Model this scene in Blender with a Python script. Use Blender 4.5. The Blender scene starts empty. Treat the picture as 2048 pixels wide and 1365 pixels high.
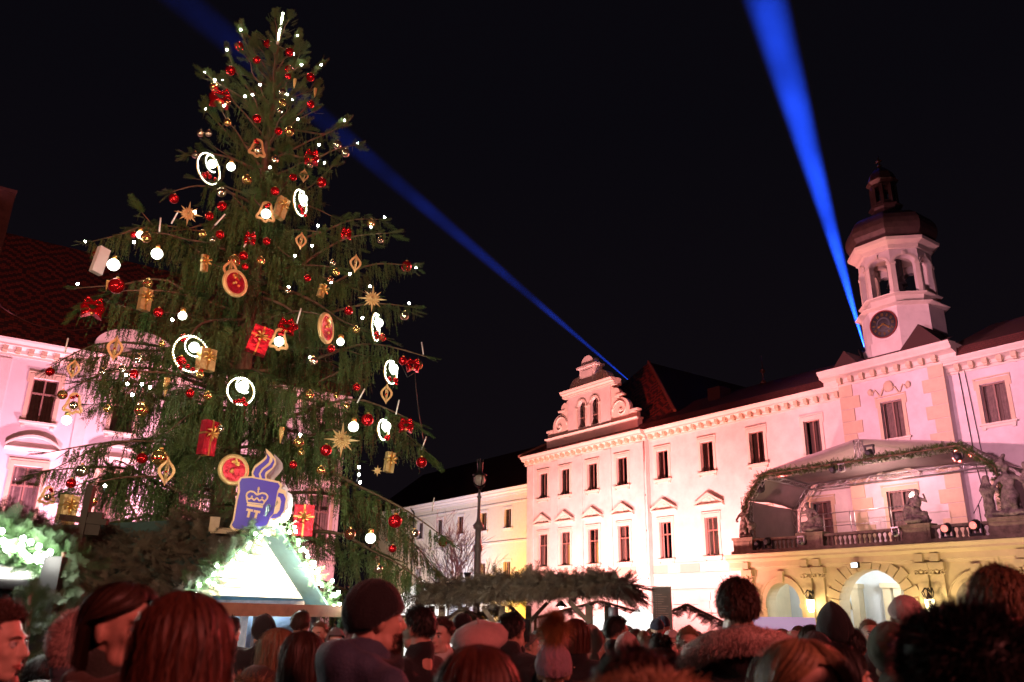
import bpy, bmesh, math, random
import numpy as np
from mathutils import Vector, Matrix, noise as mnoise
random.seed(7); RNG = np.random.default_rng(7)
S = bpy.context.scene; C = S.collection
PI = math.pi
def R(a): return math.radians(a)

# ---------------------------------------------------------------- camera, night sky, exposure
FPX = 1615.0; PITCH = R(18.7); ROLL = R(0.91); EYE = 1.85
cX = Vector((1, 0, 0)); cU = Vector((0, -math.sin(PITCH), math.cos(PITCH))); cF = Vector((0, math.cos(PITCH), math.sin(PITCH)))
cR = cX*math.cos(ROLL) + cU*math.sin(ROLL); cV = cU*math.cos(ROLL) - cX*math.sin(ROLL)
cam = bpy.data.cameras.new('camera'); camo = bpy.data.objects.new('camera', cam); C.objects.link(camo)
cam.sensor_width = 36; cam.lens = FPX/2048*36; cam.clip_start = 0.05; cam.clip_end = 2000
camo.matrix_world = Matrix((( cR.x, cV.x, -cF.x, 0), (cR.y, cV.y, -cF.y, 0), (cR.z, cV.z, -cF.z, EYE), (0, 0, 0, 1)))
cam.dof.use_dof = True; cam.dof.focus_distance = 30; cam.dof.aperture_fstop = 3.0
S.camera = camo
W = bpy.data.worlds.new('World'); S.world = W; W.use_nodes = True
wn = W.node_tree; bg = wn.nodes['Background']; bg.inputs['Color'].default_value = (0.62, 0.50, 0.85, 1); bg.inputs['Strength'].default_value = 0.0055
tcw = wn.nodes.new('ShaderNodeTexCoord'); sxw = wn.nodes.new('ShaderNodeSeparateXYZ'); crw = wn.nodes.new('ShaderNodeValToRGB'); wn.links.new(tcw.outputs['Generated'], sxw.inputs[0]); wn.links.new(sxw.outputs['Z'], crw.inputs['Fac']); wn.links.new(crw.outputs['Color'], bg.inputs['Color'])
crw.color_ramp.elements[0].position = 0; crw.color_ramp.elements[0].color = (1.0, .68, .95, 1); crw.color_ramp.elements[1].position = .55; crw.color_ramp.elements[1].color = (.50, .42, .70, 1)   # city glow low, black overhead
S.view_settings.view_transform = 'Standard'; S.view_settings.look = 'None'; S.view_settings.exposure = 0.0; S.view_settings.gamma = 1
S.view_settings.use_curve_mapping = False
S.cycles.use_denoising = True
S.cycles.max_bounces = 5; S.cycles.diffuse_bounces = 2; S.cycles.glossy_bounces = 3; S.cycles.transparent_max_bounces = 10
S.cycles.transmission_bounces = 3; S.cycles.volume_bounces = 0; S.cycles.sample_clamp_indirect = 4.0; S.cycles.sample_clamp_direct = 0
S.cycles.caustics_reflective = False; S.cycles.caustics_refractive = False

def ray(px, py):
    return (cR*(px-1024) + cV*(682.5-py) + cF*FPX).normalized()
def at(px, py, d):
    "the place seen at a photo pixel, d metres away over the ground"
    r = ray(px, py); return Vector((0, 0, EYE)) + r*(d/math.hypot(r.x, r.y))

def lamp(name, kind, loc, power, color, target=None, size=0.3, spot=None, blend=0.5):
    l = bpy.data.lights.new(name, kind); l.energy = power; l.color = color
    if kind == 'SPOT': l.spot_size = R(spot); l.spot_blend = blend; l.shadow_soft_size = size
    elif kind == 'AREA': l.size = size
    else: l.shadow_soft_size = size
    o = bpy.data.objects.new(name, l); C.objects.link(o); o.location = loc
    if target is not None: o.rotation_euler = (Vector(target)-Vector(loc)).to_track_quat('-Z', 'Y').to_euler()
    return o

# facade frame: local x runs along the long palace front, local y into the building, origin where the eye stands square to it
FA = math.atan2(-0.81434, 0.58039); FO = Vector((0.81434*44, 0.58039*44, 0))
def fw(u, w, z): return Vector((FO.x + 0.58039*u - 0.81434*w, FO.y - 0.81434*u - 0.58039*w, z))
LA = math.atan2(0.58039, 0.81434); LO = Vector((-50*0.58039, 50*0.81434, 0))      # side wing on the left of the court
def lw(x, w, z): return Vector((LO.x + 0.81434*x + 0.58039*w, LO.y + 0.58039*x - 0.81434*w, z))

PINK = (1.0, 0.32, 0.30); RED = (1.0, 0.05, 0.05); WARM = (1.0, 0.72, 0.36); COOL = (0.80, 0.92, 1.0)
# architectural flood lamps of the court (most stand on the ground and wash the fronts; roof fills are added)
FLOODS = [
 ('flood', fw(-36.5, 9.5, 0.6), 2.1*12751, PINK, fw(-40, 0, 11), 125),
 ('flood', fw(-44, 11, 0.5), 1.45*13054, (1, .37, .33), fw(-49, 0, 9), 106),
 ('flood', fw(-52, 11, 0.5), 1.35*13965, (1, .38, .34), fw(-52, 0, 12), 112),
 ('flood', fw(-34, 9, 0.5), 1.6*4249, PINK, fw(-33, 0, 12), 106),
 ('flood', fw(-28, 30, 9), 3.6*13054, (1, .40, .49), fw(-23, 0, 14.5), 44),
 ('flood', fw(-14, 28, 9), 3.0*7893, (1, .42, .56), fw(-15, 0, 13.5), 50),
 ('flood', fw(-24, 20, 1.5), 3.8*28841, (1, .47, .50), fw(-24, -2, 22), 37),
 ('flood', fw(-63, 4, 0.5), 10929, (1, .48, .03), fw(-64.5, -3, 6), 118),
 ('flood', fw(-72, 7, 0.5), 11536, (.55, .62, 1), fw(-74, -3, 9), 125),
 ('flood', fw(-82, 8, 0.5), 4554, (1, .6, .3), fw(-84, -3, 9), 118),
 ('flood', lw(10.5, 4.5, 0.5), 1.4*15786, (1, .40, .50), lw(9.5, 0, 8), 137),
 ('flood', lw(3, 9, 0.5), 12751, (1, .42, .60), lw(2, 0, 12), 112),
 ('flood', lw(17, 5, 0.5), 9108, (1, .38, .42), lw(16, 0, 6), 137),
 ('roof_fill', fw(-30, 30, 7), 21000, (1, .09, .07), fw(-45.5, -4, 19.5), 15),  # added red spot that brightens the pavilion roof
 ('roof_fill', fw(-30, 30, 7), 9000, (1, .16, .13), fw(-38, -4, 18), 80),  # added broad red fill over the palace roofs
 ('roof_fill', Vector((2, -6, 8)), 15000, (1, .13, .11), lw(4, -3, 19.5), 50),  # added red fill for the side wing roof, out of view
]
for nm, loc, p, col, tgt, ang in FLOODS: lamp(nm, 'SPOT', loc, p, col, tgt, 0.25, ang, 1.0)
# red wash from the stage over the crowd, then added fills for crowd, spruce and hut roof
lamp('stage_wash', 'SPOT', fw(-19, 4.0, 9.2), 34000, (1, .07, .06), (2, 4, 1.5), 0.25, 60, .6)
lamp('stage_wash', 'SPOT', fw(-29, 4.0, 9.2), 20000, (1, .08, .07), (-2, 4, 1.5), 0.25, 60, .6)
lamp('crowd_fill', 'SPOT', (6.5, -4.5, 7.0), 2900, (1, .20, .17), (0.0, 4.0, 1.5), 0.5, 100, .7)  # added red fill behind the camera for the near crowd
lamp('market_fill', 'SPOT', (-3.0, -1.0, 5.0), 3000, (1, .93, .58), (-6.3, 17.9, 10.5), 0.4, 75, .6)  # added off-view light on the front of the spruce
lamp('market_fill', 'SPOT', (-14.5, 5.5, 4.6), 1300, (1, .95, .62), (-7.3, 17.0, 7.0), 0.4, 75, .6)
lamp('market_fill', 'SPOT', (-4.5, 2.0, 4.6), 620, (1, .62, .48), (-5.0, 11.0, 2.4), 0.4, 80, .7)  # added fill that lifts the branch roof of the hut
lamp('market_fill', 'SPOT', (3.0, 9.0, 3.4), 1200, (1, .88, .62), (-4.5, 17.5, 5.5), 0.4, 70, .6)

# ---------------------------------------------------------------- mesh helpers
class MB:
    def __init__(s): s.v = []; s.f = []; s.sm = []
    def add(s, vs, fs, smooth=False):
        b = len(s.v); s.v += [tuple(p) for p in vs]; s.f += [tuple(i+b for i in f) for f in fs]; s.sm += [smooth]*len(fs); return s
    def quad(s, a, b, c, d): return s.add([a, b, c, d], [(0, 1, 2, 3)])
    def box(s, x0, x1, y0, y1, z0, z1):
        v = [(x, y, z) for z in (z0, z1) for y in (y0, y1) for x in (x0, x1)]
        return s.add(v, [(0,2,3,1),(4,5,7,6),(0,1,5,4),(2,6,7,3),(0,4,6,2),(1,3,7,5)])
    def bar(s, a, b, w, h=None, up=(0,0,1)):
        a = Vector(a); b = Vector(b); h = h or w; d = (b-a).normalized(); u = Vector(up)
        if abs(d.dot(u)) > .98: u = Vector((0, 1, 0))
        r = d.cross(u).normalized()*w/2; q = r.cross(d).normalized()*h/2
        return s.add([a-r-q, a+r-q, a+r+q, a-r+q, b-r-q, b+r-q, b+r+q, b-r+q], [(3,2,1,0),(4,5,6,7),(0,1,5,4),(1,2,6,5),(2,3,7,6),(3,0,4,7)])
    def tube(s, pts, r, n=8, smooth=True, cap=True):
        pts = [Vector(p) for p in pts]; rs = r if hasattr(r, '__len__') else [r]*len(pts); b = len(s.v); ref = None
        for i, p in enumerate(pts):
            t = (pts[min(i+1, len(pts)-1)] - pts[max(i-1, 0)])
            if t.length < 1e-9: t = Vector((0, 0, 1))
            t.normalize()
            if ref is None: ref = t.orthogonal().normalized()
            ref = (ref - t*ref.dot(t)).normalized(); q = t.cross(ref)
            for k in range(n):
                a = 2*PI*k/n; s.v.append(tuple(p + (ref*math.cos(a) + q*math.sin(a))*rs[i]))
        for i in range(len(pts)-1):
            for k in range(n):
                k2 = (k+1) % n; s.f.append((b+i*n+k, b+i*n+k2, b+(i+1)*n+k2, b+(i+1)*n+k)); s.sm.append(smooth)
        if cap:
            s.f.append(tuple(b+k for k in reversed(range(n)))); s.f.append(tuple(b+(len(pts)-1)*n+k for k in range(n))); s.sm += [False, False]
        return s
    def lathe(s, prof, n=16, c=(0,0,0), smooth=True, rot=0, sx=1, sy=1, cap=True):
        b = len(s.v)
        for r, z in prof:
            for k in range(n):
                a = rot+2*PI*k/n; s.v.append((c[0]+r*math.cos(a)*sx, c[1]+r*math.sin(a)*sy, c[2]+z))
        for i in range(len(prof)-1):
            for k in range(n):
                k2 = (k+1) % n; s.f.append((b+i*n+k, b+i*n+k2, b+(i+1)*n+k2, b+(i+1)*n+k)); s.sm.append(smooth)
        if cap:
            s.f.append(tuple(b+k for k in reversed(range(n)))); s.f.append(tuple(b+(len(prof)-1)*n+k for k in range(n))); s.sm += [False, False]
        return s
    def ball(s, c, r, n=12, m=8, smooth=True):
        rx, ry, rz = r if hasattr(r, '__len__') else (r, r, r); b = len(s.v)
        for i in range(m+1):
            th = PI*i/m
            for k in range(n):
                a = 2*PI*k/n; s.v.append((c[0]+rx*math.sin(th)*math.cos(a), c[1]+ry*math.sin(th)*math.sin(a), c[2]-rz*math.cos(th)))
        for i in range(m):
            for k in range(n):
                k2 = (k+1) % n; s.f.append((b+i*n+k, b+i*n+k2, b+(i+1)*n+k2, b+(i+1)*n+k)); s.sm.append(smooth)
        return s
    def prism(s, poly, y0, y1):
        "outline in x,z pushed through y"
        n = len(poly); b = len(s.v)
        s.v += [(x, y0, z) for x, z in poly] + [(x, y1, z) for x, z in poly]
        s.f.append(tuple(b+i for i in range(n))); s.f.append(tuple(b+n+i for i in reversed(range(n)))); s.sm += [False, False]
        for i in range(n):
            j = (i+1) % n; s.f.append((b+i, b+n+i, b+n+j, b+j)); s.sm.append(False)
        return s
    def moulding(s, prof, x0, x1, ends=True):
        "profile of (projection, z) run along x; projection goes towards -y"
        n = len(prof); b = len(s.v)
        s.v += [(x0, -p, z) for p, z in prof] + [(x1, -p, z) for p, z in prof]
        for i in range(n-1): s.f.append((b+i, b+n+i, b+n+i+1, b+i+1)); s.sm.append(False)
        if ends: s.f.append(tuple(b+i for i in range(n))); s.f.append(tuple(b+n+i for i in reversed(range(n)))); s.sm += [False, False]
        return s
    def xf(s, M, start=0):
        s.v[start:] = [tuple(M @ Vector(p)) for p in s.v[start:]]; return s
    def build(s, name, mat=None, parent=None, loc=None, **kw):
        me = bpy.data.meshes.new(name); me.from_pydata(s.v, [], s.f)
        if any(s.sm): me.polygons.foreach_set('use_smooth', s.sm)
        bm = bmesh.new(); bm.from_mesh(me); bmesh.ops.recalc_face_normals(bm, faces=bm.faces); bm.to_mesh(me); bm.free()
        if mat: me.materials.append(mat)
        return link(name, me, parent, loc, **kw)
def link(name, me, parent=None, loc=None, rot=None, label=None, cat=None, group=None, kind=None, scale=None):
    o = bpy.data.objects.new(name, me); C.objects.link(o)
    if parent: o.parent = parent
    if loc is not None: o.location = loc
    if rot is not None: o.rotation_euler = rot
    if scale is not None: o.scale = scale if hasattr(scale, '__len__') else (scale,)*3
    if label: o['label'] = label
    if cat: o['category'] = cat
    if group: o['group'] = group
    if kind: o['kind'] = kind
    return o
def thing(name, label, cat, loc=(0,0,0), rz=0, group=None, kind=None, rot=None, scale=None):
    return link(name, None, None, loc, rot or (0, 0, rz), label, cat, group, kind, scale)
def npmesh(name, V, T, mat=None, smooth=False, uvcol=None):
    me = bpy.data.meshes.new(name); V = np.asarray(V, dtype=np.float32); T = np.asarray(T, dtype=np.int32); k = T.shape[1]
    me.vertices.add(len(V)); me.vertices.foreach_set('co', V.ravel())
    me.loops.add(T.size); me.loops.foreach_set('vertex_index', T.ravel())
    me.polygons.add(len(T)); me.polygons.foreach_set('loop_start', np.arange(0, T.size, k, dtype=np.int32))
    try: me.polygons.foreach_set('loop_total', np.full(len(T), k, dtype=np.int32))
    except Exception: pass
    if smooth: me.polygons.foreach_set('use_smooth', np.ones(len(T), dtype=bool))
    me.update(calc_edges=True)
    if mat: me.materials.append(mat)
    return me
def scatter(tV, tT, Ms):
    "bake copies of a template (verts, faces) by 4x4 matrices"
    Ms = np.asarray(Ms); n = len(Ms); V = np.einsum('nij,vj->nvi', Ms[:, :3, :3], tV) + Ms[:, None, :3, 3]
    T = tT[None] + (np.arange(n)*len(tV))[:, None, None]
    return V.reshape(-1, 3), T.reshape(-1, tT.shape[1])
def frame(d, up=None, s=1.0, p=(0,0,0), roll=0.0):
    "matrix whose x axis runs along d"
    d = np.array(d, float); d /= np.linalg.norm(d)+1e-9
    u = np.array(up if up is not None else (0, 0, 1.0), float); u = u - d*(u@d)
    if np.linalg.norm(u) < 1e-3: u = np.array((1, 0, 0.)) - d*d[0]
    u /= np.linalg.norm(u); r = np.cross(u, d)
    if roll: c, q = math.cos(roll), math.sin(roll); r, u = r*c+u*q, u*c-r*q
    M = np.eye(4); M[:3, 0] = d*s; M[:3, 1] = r*s; M[:3, 2] = u*s; M[:3, 3] = p
    return M

# ---------------------------------------------------------------- materials
MATS = {}
def mat(name, col, rough=.7, metal=0, var=.12, vs=3.0, bump=0., bs=20., emit=None, es=0, spec=.5, col2=None, sheen=0):
    if name in MATS: return MATS[name]
    m = bpy.data.materials.new(name); MATS[name] = m; m.use_nodes = True; nt = m.node_tree; b = nt.nodes['Principled BSDF']
    b.inputs['Roughness'].default_value = rough; b.inputs['Metallic'].default_value = metal; b.inputs['Specular IOR Level'].default_value = spec
    b.inputs['Base Color'].default_value = (*col, 1)
    if sheen: b.inputs['Sheen Weight'].default_value = sheen
    if var or col2:
        tc = nt.nodes.new('ShaderNodeTexCoord'); n = nt.nodes.new('ShaderNodeTexNoise'); n.inputs['Scale'].default_value = vs; n.inputs['Detail'].default_value = 5
        n.inputs['Roughness'].default_value = .65
        r = nt.nodes.new('ShaderNodeValToRGB'); r.color_ramp.elements[0].position = .3; r.color_ramp.elements[1].position = .7
        a = col2 or tuple(c*(1-var*1.6) for c in col); r.color_ramp.elements[0].color = (*a, 1)
        r.color_ramp.elements[1].color = (*(col if col2 else tuple(min(1, c*(1+var*.5)) for c in col)), 1)
        nt.links.new(tc.outputs['Object'], n.inputs['Vector']); nt.links.new(n.outputs['Fac'], r.inputs['Fac']); nt.links.new(r.outputs['Color'], b.inputs['Base Color'])
    if bump:
        tc = nt.nodes.new('ShaderNodeTexCoord'); n = nt.nodes.new('ShaderNodeTexNoise'); n.inputs['Scale'].default_value = bs; n.inputs['Detail'].default_value = 4
        bp = nt.nodes.new('ShaderNodeBump'); bp.inputs['Strength'].default_value = bump; bp.inputs['Distance'].default_value = .02
        nt.links.new(tc.outputs['Object'], n.inputs['Vector']); nt.links.new(n.outputs['Fac'], bp.inputs['Height']); nt.links.new(bp.outputs['Normal'], b.inputs['Normal'])
    if emit: b.inputs['Emission Color'].default_value = (*emit, 1); b.inputs['Emission Strength'].default_value = es
    return m
def roofmat(name, ca, cb, zig=0.0):
    m = bpy.data.materials.new(name); MATS[name] = m; m.use_nodes = True; nt = m.node_tree; b = nt.nodes['Principled BSDF']; b.inputs['Roughness'].default_value = .75
    tc = nt.nodes.new('ShaderNodeTexCoord'); L = nt.links.new
    br = nt.nodes.new('ShaderNodeTexBrick'); br.inputs['Scale'].default_value = 1; br.inputs['Brick Width'].default_value = .22; br.inputs['Row Height'].default_value = .18
    br.inputs['Mortar Size'].default_value = .012; br.inputs['Color1'].default_value = (*ca, 1); br.inputs['Color2'].default_value = (*[c*.72 for c in ca], 1); br.inputs['Mortar'].default_value = (*[c*.3 for c in ca], 1)
    L(tc.outputs['UV'], br.inputs['Vector']); out = br.outputs['Color']
    if zig:
        sx = nt.nodes.new('ShaderNodeSeparateXYZ'); L(tc.outputs['UV'], sx.inputs[0])
        def mth(op, a, bb=None):
            n = nt.nodes.new('ShaderNodeMath'); n.operation = op
            for i, q in enumerate((a, bb)):
                if q is None: continue
                if isinstance(q, (int, float)): n.inputs[i].default_value = q
                else: L(q, n.inputs[i])
            return n.outputs[0]
        x = mth('SNAP', sx.outputs[0], .22); y = mth('SNAP', sx.outputs[1], .18)
        tri = mth('PINGPONG', mth('ADD', x, mth('MULTIPLY', mth('FLOOR', mth('DIVIDE', y, 2.7)), 1.1)), 1.1)
        ph = mth('FRACT', mth('DIVIDE', mth('ADD', mth('MULTIPLY', tri, 1.0), y), zig))
        st = mth('GREATER_THAN', ph, .52); mx = nt.nodes.new('ShaderNodeMix'); mx.data_type = 'RGBA'
        L(st, mx.inputs['Factor']); L(out, mx.inputs['A']); mx.inputs['B'].default_value = (*cb, 1); out = mx.outputs['Result']
    L(out, b.inputs['Base Color'])
    bp = nt.nodes.new('ShaderNodeBump'); bp.inputs['Strength'].default_value = .6; bp.inputs['Distance'].default_value = .03; L(br.outputs['Fac'], bp.inputs['Height']); bp.invert = True
    L(bp.outputs['Normal'], b.inputs['Normal']); return m
def glassmat():
    m = bpy.data.materials.new('glass'); m.use_nodes = True; nt = m.node_tree; nt.nodes.remove(nt.nodes['Principled BSDF'])
    g = nt.nodes.new('ShaderNodeBsdfGlossy'); g.inputs['Roughness'].default_value = .04; t = nt.nodes.new('ShaderNodeBsdfTransparent'); t.inputs['Color'].default_value = (.75, .78, .8, 1)
    f = nt.nodes.new('ShaderNodeFresnel'); f.inputs['IOR'].default_value = 1.6; x = nt.nodes.new('ShaderNodeMixShader')
    nt.links.new(f.outputs[0], x.inputs[0]); nt.links.new(t.outputs[0], x.inputs[1]); nt.links.new(g.outputs[0], x.inputs[2]); nt.links.new(x.outputs[0], nt.nodes['Material Output'].inputs[0]); return m
def uvplane(me):
    "flat uv in metres on every face (along its own horizontal and its slope)"
    uv = me.uv_layers.new(name='UVMap').data
    for p in me.polygons:
        n = p.normal; h = Vector((-n.y, n.x, 0)); h = h.normalized() if h.length > 1e-4 else Vector((1, 0, 0)); s = n.cross(h)
        for li in p.loop_indices:
            c = me.vertices[me.loops[li].vertex_index].co; uv[li].uv = (c.dot(h), c.dot(s))
M_PLASTER = mat('plaster', (.74, .68, .66), .85, var=.12, vs=.9, bump=.12, bs=9)
M_PLPINK = mat('plaster_pale_lilac', (.70, .63, .66), .85, var=.12, vs=.9, bump=.12, bs=9)
M_TRIM = mat('sand_trim', (.62, .50, .36), .8, var=.08, vs=2, bump=.15, bs=14)
M_TRIMW = mat('pale_trim', (.72, .64, .56), .8, var=.06, vs=2, bump=.1, bs=14)
M_STONE = mat('weathered_stone', (.25, .20, .15), .9, var=.35, vs=2.5, bump=.4, bs=12)
M_STATUE = mat('statue_stone', (.25, .21, .19), .9, var=.55, vs=6, bump=.5, bs=18)
M_CREAM = mat('portico_cream', (.62, .51, .32), .8, var=.07, vs=1.5, bump=.15, bs=10)
M_INNER = mat('vault_plaster', (.66, .68, .66), .8, var=.05, vs=1)
M_ROOF = roofmat('roof_tile', (.13, .036, .03), None)
M_ROOFZ = roofmat('roof_tile_patterned', (.34, .085, .06), (.07, .035, .035), .75)
M_COPPER = mat('dome_copper', (.11, .065, .06), .5, .2, var=.25, vs=3)
M_DARK = mat('window_frame_brown', (.26, .15, .125), .5, var=.1)
M_FRW = mat('window_frame_pale', (.55, .47, .42), .5, var=.1)
M_VOID = mat('interior_shade', (.012, .010, .012), .9, var=0)
M_CURT = mat('curtain', (.40, .27, .24), .9, var=.2, vs=5)
M_GLASS = glassmat()
M_PIPE = mat('downpipe_metal', (.24, .10, .09), .5, .3, var=.2)
M_GOLD = mat('gilt', (.85, .55, .18), .3, .9, var=0)
M_BLACK = mat('black_metal', (.02, .02, .022), .5, .2, var=0)
M_ALU = mat('aluminium', (.6, .6, .62), .35, .9, var=.05)
M_WOOD = mat('weathered_wood', (.16, .10, .065), .8, var=.35, vs=6, bump=.3, bs=30)
M_WOODL = mat('pale_board', (.36, .26, .17), .75, var=.2, vs=5, bump=.2, bs=25)
M_NEED = mat('spruce_needles', (.062, .115, .020), .65, var=0, col2=(.040, .058, .016), vs=1.3)
M_NEEDB = mat('fir_needles_brownish', (.095, .065, .040), .8, var=0, col2=(.050, .032, .024), vs=3)
M_NEEDG = mat('fir_needles_fresh', (.05, .105, .03), .6, var=0, col2=(.03, .06, .02), vs=6)
M_BARK = mat('bark', (.16, .095, .06), .9, var=.3, vs=8, bump=.6, bs=25)
# ---------------------------------------------------------------- ground
gm = mat('cobbled_ground', (.10, .09, .085), .7, var=.3, vs=2, bump=.5, bs=8)
def gz(y): return .20*float(np.interp(y, [7, 13], [1, 0]))
gb = MB()
for ya, yb in ((-60, 7), (7, 9), (9, 11), (11, 13), (13, 400)): gb.quad((-300, ya, gz(ya)), (300, ya, gz(ya)), (300, yb, gz(yb)), (-300, yb, gz(yb)))
gb.build('ground', gm, kind='structure')

# ---------------------------------------------------------------- architecture helpers (local: x along front, -y outwards)
def wall(mb, x0, x1, z0, z1, y, holes, reveal=.28):
    xs = sorted({x0, x1, *[v for h in holes for v in (h[0], h[1])]}); zs = sorted({z0, z1, *[v for h in holes for v in (h[2], h[3])]})
    xs = [x for x in xs if x0 <= x <= x1]; zs = [z for z in zs if z0 <= z <= z1]
    for i in range(len(xs)-1):
        for j in range(len(zs)-1):
            a, b, c, d = xs[i], xs[i+1], zs[j], zs[j+1]; mx, mz = (a+b)/2, (c+d)/2
            if any(h[0] < mx < h[1] and h[2] < mz < h[3] for h in holes): continue
            mb.quad((a, y, c), (b, y, c), (b, y, d), (a, y, d))
    for h in holes:
        a, b, c, d = h[:4]; Y = y+reveal
        mb.quad((a, y, c), (a, Y, c), (a, Y, d), (a, y, d)); mb.quad((b, y, c), (b, y, d), (b, Y, d), (b, Y, c))
        mb.quad((a, y, c), (b, y, c), (b, Y, c), (a, Y, c))
        if len(h) < 5: mb.quad((a, y, d), (a, Y, d), (b, Y, d), (b, y, d))
        else:                                   # h[4] = springing height of a round arch filling the top of the hole
            r = (b-a)/2; xc = (a+b)/2; zs_ = h[4]; n = 16; rz = d-zs_
            P = [(xc-r*math.cos(PI*k/n), zs_+rz*math.sin(PI*k/n)) for k in range(n+1)]
            for k in range(n):
                p, q = P[k], P[k+1]; mb.quad((p[0], y, p[1]), (q[0], y, q[1]), (q[0], y, d), (p[0], y, d)); mb.quad((p[0], y, p[1]), (p[0], Y, p[1]), (q[0], Y, q[1]), (q[0], y, q[1]))
def arch_band(mb, xc, zs, r0, r1, y0, y1, n=18, k0=0, k1=None, rz=1.0):
    k1 = n if k1 is None else k1
    for k in range(k0, k1):
        a, b = PI*k/n, PI*(k+1)/n; A = [(xc-r*math.cos(t), zs+r*math.sin(t)*rz) for t in (a, b) for r in (r0, r1)]
        mb.prism([A[0], A[1], A[3], A[2]], y0, y1)
CORN = [(0, 0), (.06, 0), (.06, .12), (.14, .16), (.14, .34), (.34, .42), (.50, .46), (.50, .56), (.62, .70), (.66, .80), (0, .84)]
PW = {}
def window(par, x, z0, w, h, y=0, style='wing', lit=None):
    "one window: sash frame part with panes, surround, sill, curtain"
    key = (round(w, 2), round(h, 2), style)
    if key not in PW:
        D = {}; f = MB(); t = .07; Y = .16
        f.box(-w/2, -w/2+t, Y, Y+.07, 0, h); f.box(w/2-t, w/2, Y, Y+.07, 0, h); f.box(-w/2+t, w/2-t, Y, Y+.07, 0, t); f.box(-w/2+t, w/2-t, Y, Y+.07, h-t, h)
        f.box(-.04, .04, Y-.02, Y+.07, t, h-t)
        tr = h*.66
        if h > 2.3:
            f.box(-w/2+t, -.04, Y-.02, Y+.07, tr-.05, tr+.05); f.box(.04, w/2-t, Y-.02, Y+.07, tr-.05, tr+.05)
        f.box(-w/2-.0, w/2+.0, .55, .56, -.0, h)
        D['window'] = (f, M_DARK)
        for sgn in (-1, 1):
            g = MB(); a, b = sorted((sgn*.04, sgn*(w/2-t))); g.quad((a, Y+.03, t), (b, Y+.03, t), (b, Y+.03, h-t), (a, Y+.03, h-t)); D['pane%d' % sgn] = (g, M_GLASS)
            c = MB(); n = 7; e = sgn*(w/2-.02); i0 = sgn*w*(.12 if h < 2.3 else .05)
            for k in range(n):
                xa, xb = e+(i0-e)*k/n, e+(i0-e)*(k+1)/n; ya, yb = .36+.04*(k % 2), .36+.04*((k+1) % 2)
                c.quad((xa, ya, .02), (xb, yb, .02), (xb, yb, h-.02), (xa, ya, h-.02))
            D['curtain%d' % sgn] = (c, M_CURT)
        s = MB(); b = .2
        for a0, a1 in ((-w/2-b, -w/2), (w/2, w/2+b)): s.box(a0, a1, -.05, .0, 0, h+.02)
        s.box(-w/2-b, w/2+b, -.05, 0, h+.02, h+.24)
        if style != 'far': s.box(-w/2-b-.09, -w/2-b, -.045, 0, h-.25, h+.3); s.box(w/2+b, w/2+b+.09, -.045, 0, h-.25, h+.3); s.box(-w/2-b-.09, w/2+b+.09, -.09, -.0, h+.3, h+.36)
        D['window_surround'] = (s, M_TRIM if style in ('tower', 'side') else M_TRIMW)
        s = MB(); s.box(-w/2-.3, w/2+.3, -.17, .0, -.1, 0); s.box(-w/2-.2, w/2+.2, -.08, 0, -.24, -.1)
        if style != 'far': s.box(-w/2-.18, -w/2, -.12, 0, -.34, -.24); s.box(w/2, w/2+.18, -.12, 0, -.34, -.24)
        D['sill'] = (s, M_TRIMW)
        P = {}
        for k, (m_, mt) in D.items():
            o_ = m_.build(k, mt); P[k] = o_.data; bpy.data.objects.remove(o_)
        v = MB(); v.box(-w/2-.02, w/2+.02, .57, .6, -.02, h+.02)
        PW[key] = P
    P = PW[key]; o = link('window', P['window'], par, (x, y, z0))
    for k, me in P.items():
        if k == 'window': continue
        n = ''.join(ch for ch in k if ch not in '-1')
        if n == 'curtain' and random.random() < .22: continue
        link(n, me, o)
    if lit:
        q = MB(); q.quad((-.02, .31, .1), (w*.32, .31, .1), (w*.32, .31, h*.62), (-.02, .31, h*.62)); q.build('room_glow_panel', mat('room_glow', (.6, .35, .15), .8, var=.3, vs=6, emit=(1, .42, .10), es=.55), o)  # glowing panel before the curtain stands in for warm room light
    return o
def pediment(par, x, z, w, y=0, curved=False):
    m = MB(); h = .62
    m.moulding([(0, 0), (.1, 0), (.16, .06), (.28, .10), (.28, .16), (0, .18)], x-w/2, x+w/2)
    if curved:
        pts = [(x-w/2+w*k/14, z+.17+.55*math.sin(PI*k/14)**.8) for k in range(15)]
        m.v = [(a, b, c+z) for a, b, c in m.v]
        for k in range(14):
            (a, b), (c, d) = pts[k], pts[k+1]; m.prism([(a, b), (c, d), (c, d+.13), (a, b+.13)], -.28, 0)
    else:
        m.v = [(a, b, c+z) for a, b, c in m.v]
        for s in (-1, 1):
            p = [(x+s*w/2, z+.17), (x, z+.17+h), (x, z+.17+h+.17), (x+s*w/2, z+.30)]; m.prism(p, -.28, 0)
        m.box(x-.1, x+.1, -.1, 0, z+.3, z+.55)
        m.prism([(x-w*.36, z+.19), (x+w*.36, z+.19), (x, z+.17+h-.06)], -.06, 0)
    m.v = [(a, b+y, c) for a, b, c in m.v]
    return m.build('pediment', M_TRIMW, par)
DENT = None
def dentils(par, x0, x1, z, y, step=.72):
    global DENT
    if DENT is None:
        m = MB(); m.prism([(-.13, 0), (.13, 0), (.13, .26), (-.13, .26)], -.30, 0); m.box(-.1, .1, -.22, 0, -.1, 0); o = m.build('dentil', M_TRIM); DENT = o.data; bpy.data.objects.remove(o)
    n = int((x1-x0)/step)
    for k in range(n+1): link('dentil', DENT, par, (x0+(x1-x0-n*step)/2+k*step, y-.14, z))
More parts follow.
